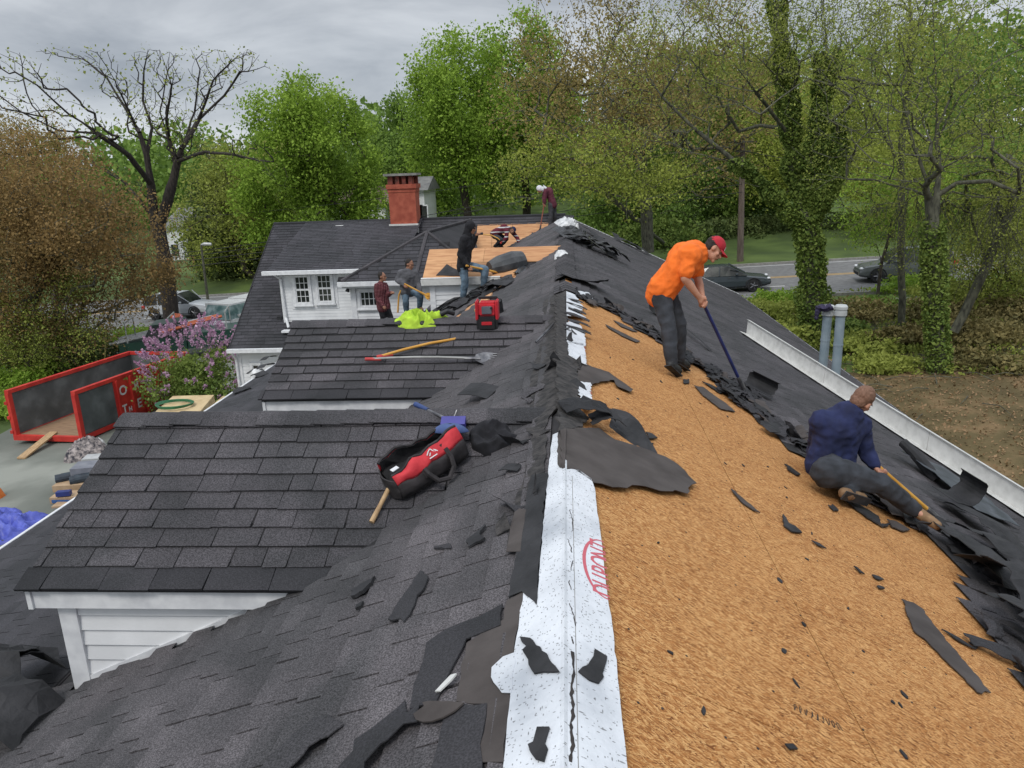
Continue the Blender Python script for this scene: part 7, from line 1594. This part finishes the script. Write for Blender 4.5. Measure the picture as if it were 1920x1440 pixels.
gtree('oak_tree', 1250, 60, 1480, 340, 80, 1350, 'tall far tree in the wood left of the utility pole', 'olive', 53, 55, 10, 14, .24, .4, lspread=.9)
# distant wood as one mass
cs = []; rg = np.random.default_rng(12)
for i in range(420):
    x = rg.uniform(-130, 130); y = rg.uniform(100, 150)-abs(x)*.05; h = rg.uniform(7, 15)+(3.5 if x > -5 else 0)+ (4 if x > 25 else 0); z0 = gnd(x, y)
    k = 230; d_ = rg.normal(size=(k, 3)); d_ /= np.linalg.norm(d_, axis=1)[:, None]; cs.append(np.array([x, y, z0+h*.55])+d_*np.array([4.5, 4.5, h*.5])*(.75+.3*rg.random((k, 1))))
cs = np.concatenate(cs); obj('distant_wood', leaf_mesh('distant_wood', cs, .46, LM['deep'], rg.random(len(cs))), None, None, 'distant mixed green wood closing the horizon', 'wood', kind='stuff')

# shrubs, hedge, lilac, undergrowth
lil, lob = bush('lilac_bush', G(380, 770)+(0, 0, .0), (1.7, 1.6, 1.75), 'flowering lilac bush in front of the red dumpster', LM['ivy'], 61, 'lilac bush', n=15000, lsize=.05, stems=26)
lc = np.array(G(380, 770)); fl_c = []
rg = np.random.default_rng(66)
for i in range(230):
    d = rg.normal(size=3); d[2] = d[2]*.9+.1; d /= np.linalg.norm(d); p = lc+np.array([0, 0, 1.55])+d*np.array([1.8, 1.6, 1.75])*rg.uniform(.88, 1.08); ax_ = nrm(d+np.array([0, 0, .7]))
    k = 46; t = rg.random((k, 1)); a = rg.normal(size=(k, 3)); fl_c.append(p+ax_*t*.26+a*.05*(1.1-t))
fl_c = np.concatenate(fl_c); obj('blossom', leaf_mesh('blossom', fl_c, .036, LM['lilac'], rg.random(len(fl_c))), None, lil)
def ubush(px, py, rx, rz, lab, lm, seed, name='bush', cat='bush', n=3000, ls=.06, dy=0, st=8): p = G(px, py); return bush(name, p, (rx*1.1, rx*.9, rz*(.8 if py > 500 and px > 1000 else 1)), lab, LM[lm], seed, cat, None, n, ls, st, bark_d)[0]
for i, (px, py, rx, rz, lab, lm, n) in enumerate([
    (1430, 600, 1.6, .9, 'light green bush beside the far drip edge', 'olive', 5000), (1480, 645, 1.5, .8, 'green bush below the first one by the eave', 'olive', 4500), (1465, 570, 1.3, .7, 'upper leafy bush near the sidewalk', 'green', 4000),
    (1600, 600, 1.8, .9, 'brownish thicket right of the vent pipes', 'brush', 4500), (1640, 575, 1.3, .45, 'thicket by the road under the slender tree', 'deep', 1600), (1610, 660, 1.5, .7, 'low olive scrub below the thicket', 'olive', 4000),
    (1700, 650, 1.1, .7, 'rusty dead brush heap at the foot of the slender tree', 'brush', 4500), (1650, 690, 1.0, .45, 'low green ground scrub at the litter edge', 'olive', 3500), (1740, 600, 1.3, .8, 'brown tangled scrub left of the forked tree', 'brush', 3500),
    (1820, 640, 1.7, .9, 'wide dry brush right of the forked tree', 'brush', 5000), (1890, 600, 1.7, .9, 'dry tangled brush at the right edge', 'brush', 4500), (1850, 690, 1.1, .6, 'tan scrub on the litter right of the forked tree', 'brush', 4000),
    (1800, 560, 1.6, .9, 'olive scrub behind the forked tree', 'olive', 4000), (1900, 540, 1.8, 1.0, 'leafy scrub beyond the right brush', 'deep', 4000), (1730, 545, 1.7, .8, 'green scrub between slender and forked tree', 'green', 4000), (1560, 630, 1.2, .7, 'ivy leaved scrub at the foot of the ivy-clad tree', 'ivy', 4000)]):
    ubush(px, py, rx, rz, lab, lm, 200+i, n=n, ls=.065)
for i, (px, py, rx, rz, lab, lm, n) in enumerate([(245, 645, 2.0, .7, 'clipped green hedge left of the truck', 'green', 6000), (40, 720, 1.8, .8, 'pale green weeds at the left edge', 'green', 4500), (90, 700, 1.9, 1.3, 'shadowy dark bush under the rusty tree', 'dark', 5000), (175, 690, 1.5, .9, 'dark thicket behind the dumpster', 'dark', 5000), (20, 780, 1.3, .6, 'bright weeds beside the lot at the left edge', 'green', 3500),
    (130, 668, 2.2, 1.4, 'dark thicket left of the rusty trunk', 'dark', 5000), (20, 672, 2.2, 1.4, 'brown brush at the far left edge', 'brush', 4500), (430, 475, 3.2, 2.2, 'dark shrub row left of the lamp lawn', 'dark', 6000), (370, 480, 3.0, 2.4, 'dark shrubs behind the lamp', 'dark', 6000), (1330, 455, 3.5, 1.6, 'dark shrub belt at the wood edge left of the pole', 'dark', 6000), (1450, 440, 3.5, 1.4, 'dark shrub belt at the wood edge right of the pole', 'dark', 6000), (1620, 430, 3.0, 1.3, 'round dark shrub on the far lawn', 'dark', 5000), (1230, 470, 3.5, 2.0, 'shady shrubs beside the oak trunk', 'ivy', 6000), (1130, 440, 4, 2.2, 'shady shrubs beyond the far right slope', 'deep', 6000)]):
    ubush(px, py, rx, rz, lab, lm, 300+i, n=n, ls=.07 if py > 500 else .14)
# fallen twigs, strewn leaves, grass
n = 26000; x = RNG.uniform(9, 26, n); y = RNG.uniform(9, 30, n); z = -5.75+.05*x+.03+RNG.random(n)*.02
obj('fallen_leaves', leaf_mesh('fallen_leaves', np.stack([x, y, z], 1), .035, leafmat('dry_leaf', (.05, .032, .014), (.17, .11, .06), (.10, .065, .03), .05), None, 4.0), None, None, 'dry fallen leaves strewn over the yard', 'fallen leaves', kind='stuff')
n = 42000; x = np.concatenate([RNG.uniform(9.5, 34, n//2), RNG.uniform(10, 34, n//2)]); y = np.concatenate([RNG.uniform(24, 37, n//2), RNG.uniform(34, 40, n//2)]); m_ = (y < 40) & ~((x < 12) & (y < 26)); x, y = x[m_], y[m_]; z = -5.75+.05*x+.08+RNG.random(len(x))*.22
dens = np.array([mn.noise(Vector((a*.35, b__*.35, 0))) for a, b__ in zip(x, y)]); k_ = dens > -.15
obj('ground_cover', leaf_mesh('ground_cover', np.stack([x, y, z], 1)[k_], .055, LM['olive'], dens[k_]+.3), None, None, 'low weeds and creepers covering the ground between the trees', 'ground cover', kind='stuff')
for i in range(26):
    px, py = RNG.uniform(1560, 1915), RNG.uniform(600, 790); p = G(px, py); a = RNG.uniform(0, 6.28); L_ = RNG.uniform(.4, 1.6); dv = np.array([math.cos(a), math.sin(a), 0])*L_
    q = MB(); q.tube([p+(0, 0, .05), p+dv*.5+np.array([.05, 0, .10+.1*RNG.random()]), p+dv+(0, 0, .06)], [.016, .013, .006], 5); obj('fallen_branch', q, bark_g, None, 'bare fallen branch lying in the scrub at right', 'fallen branch', 'fallen branches in the scrub')
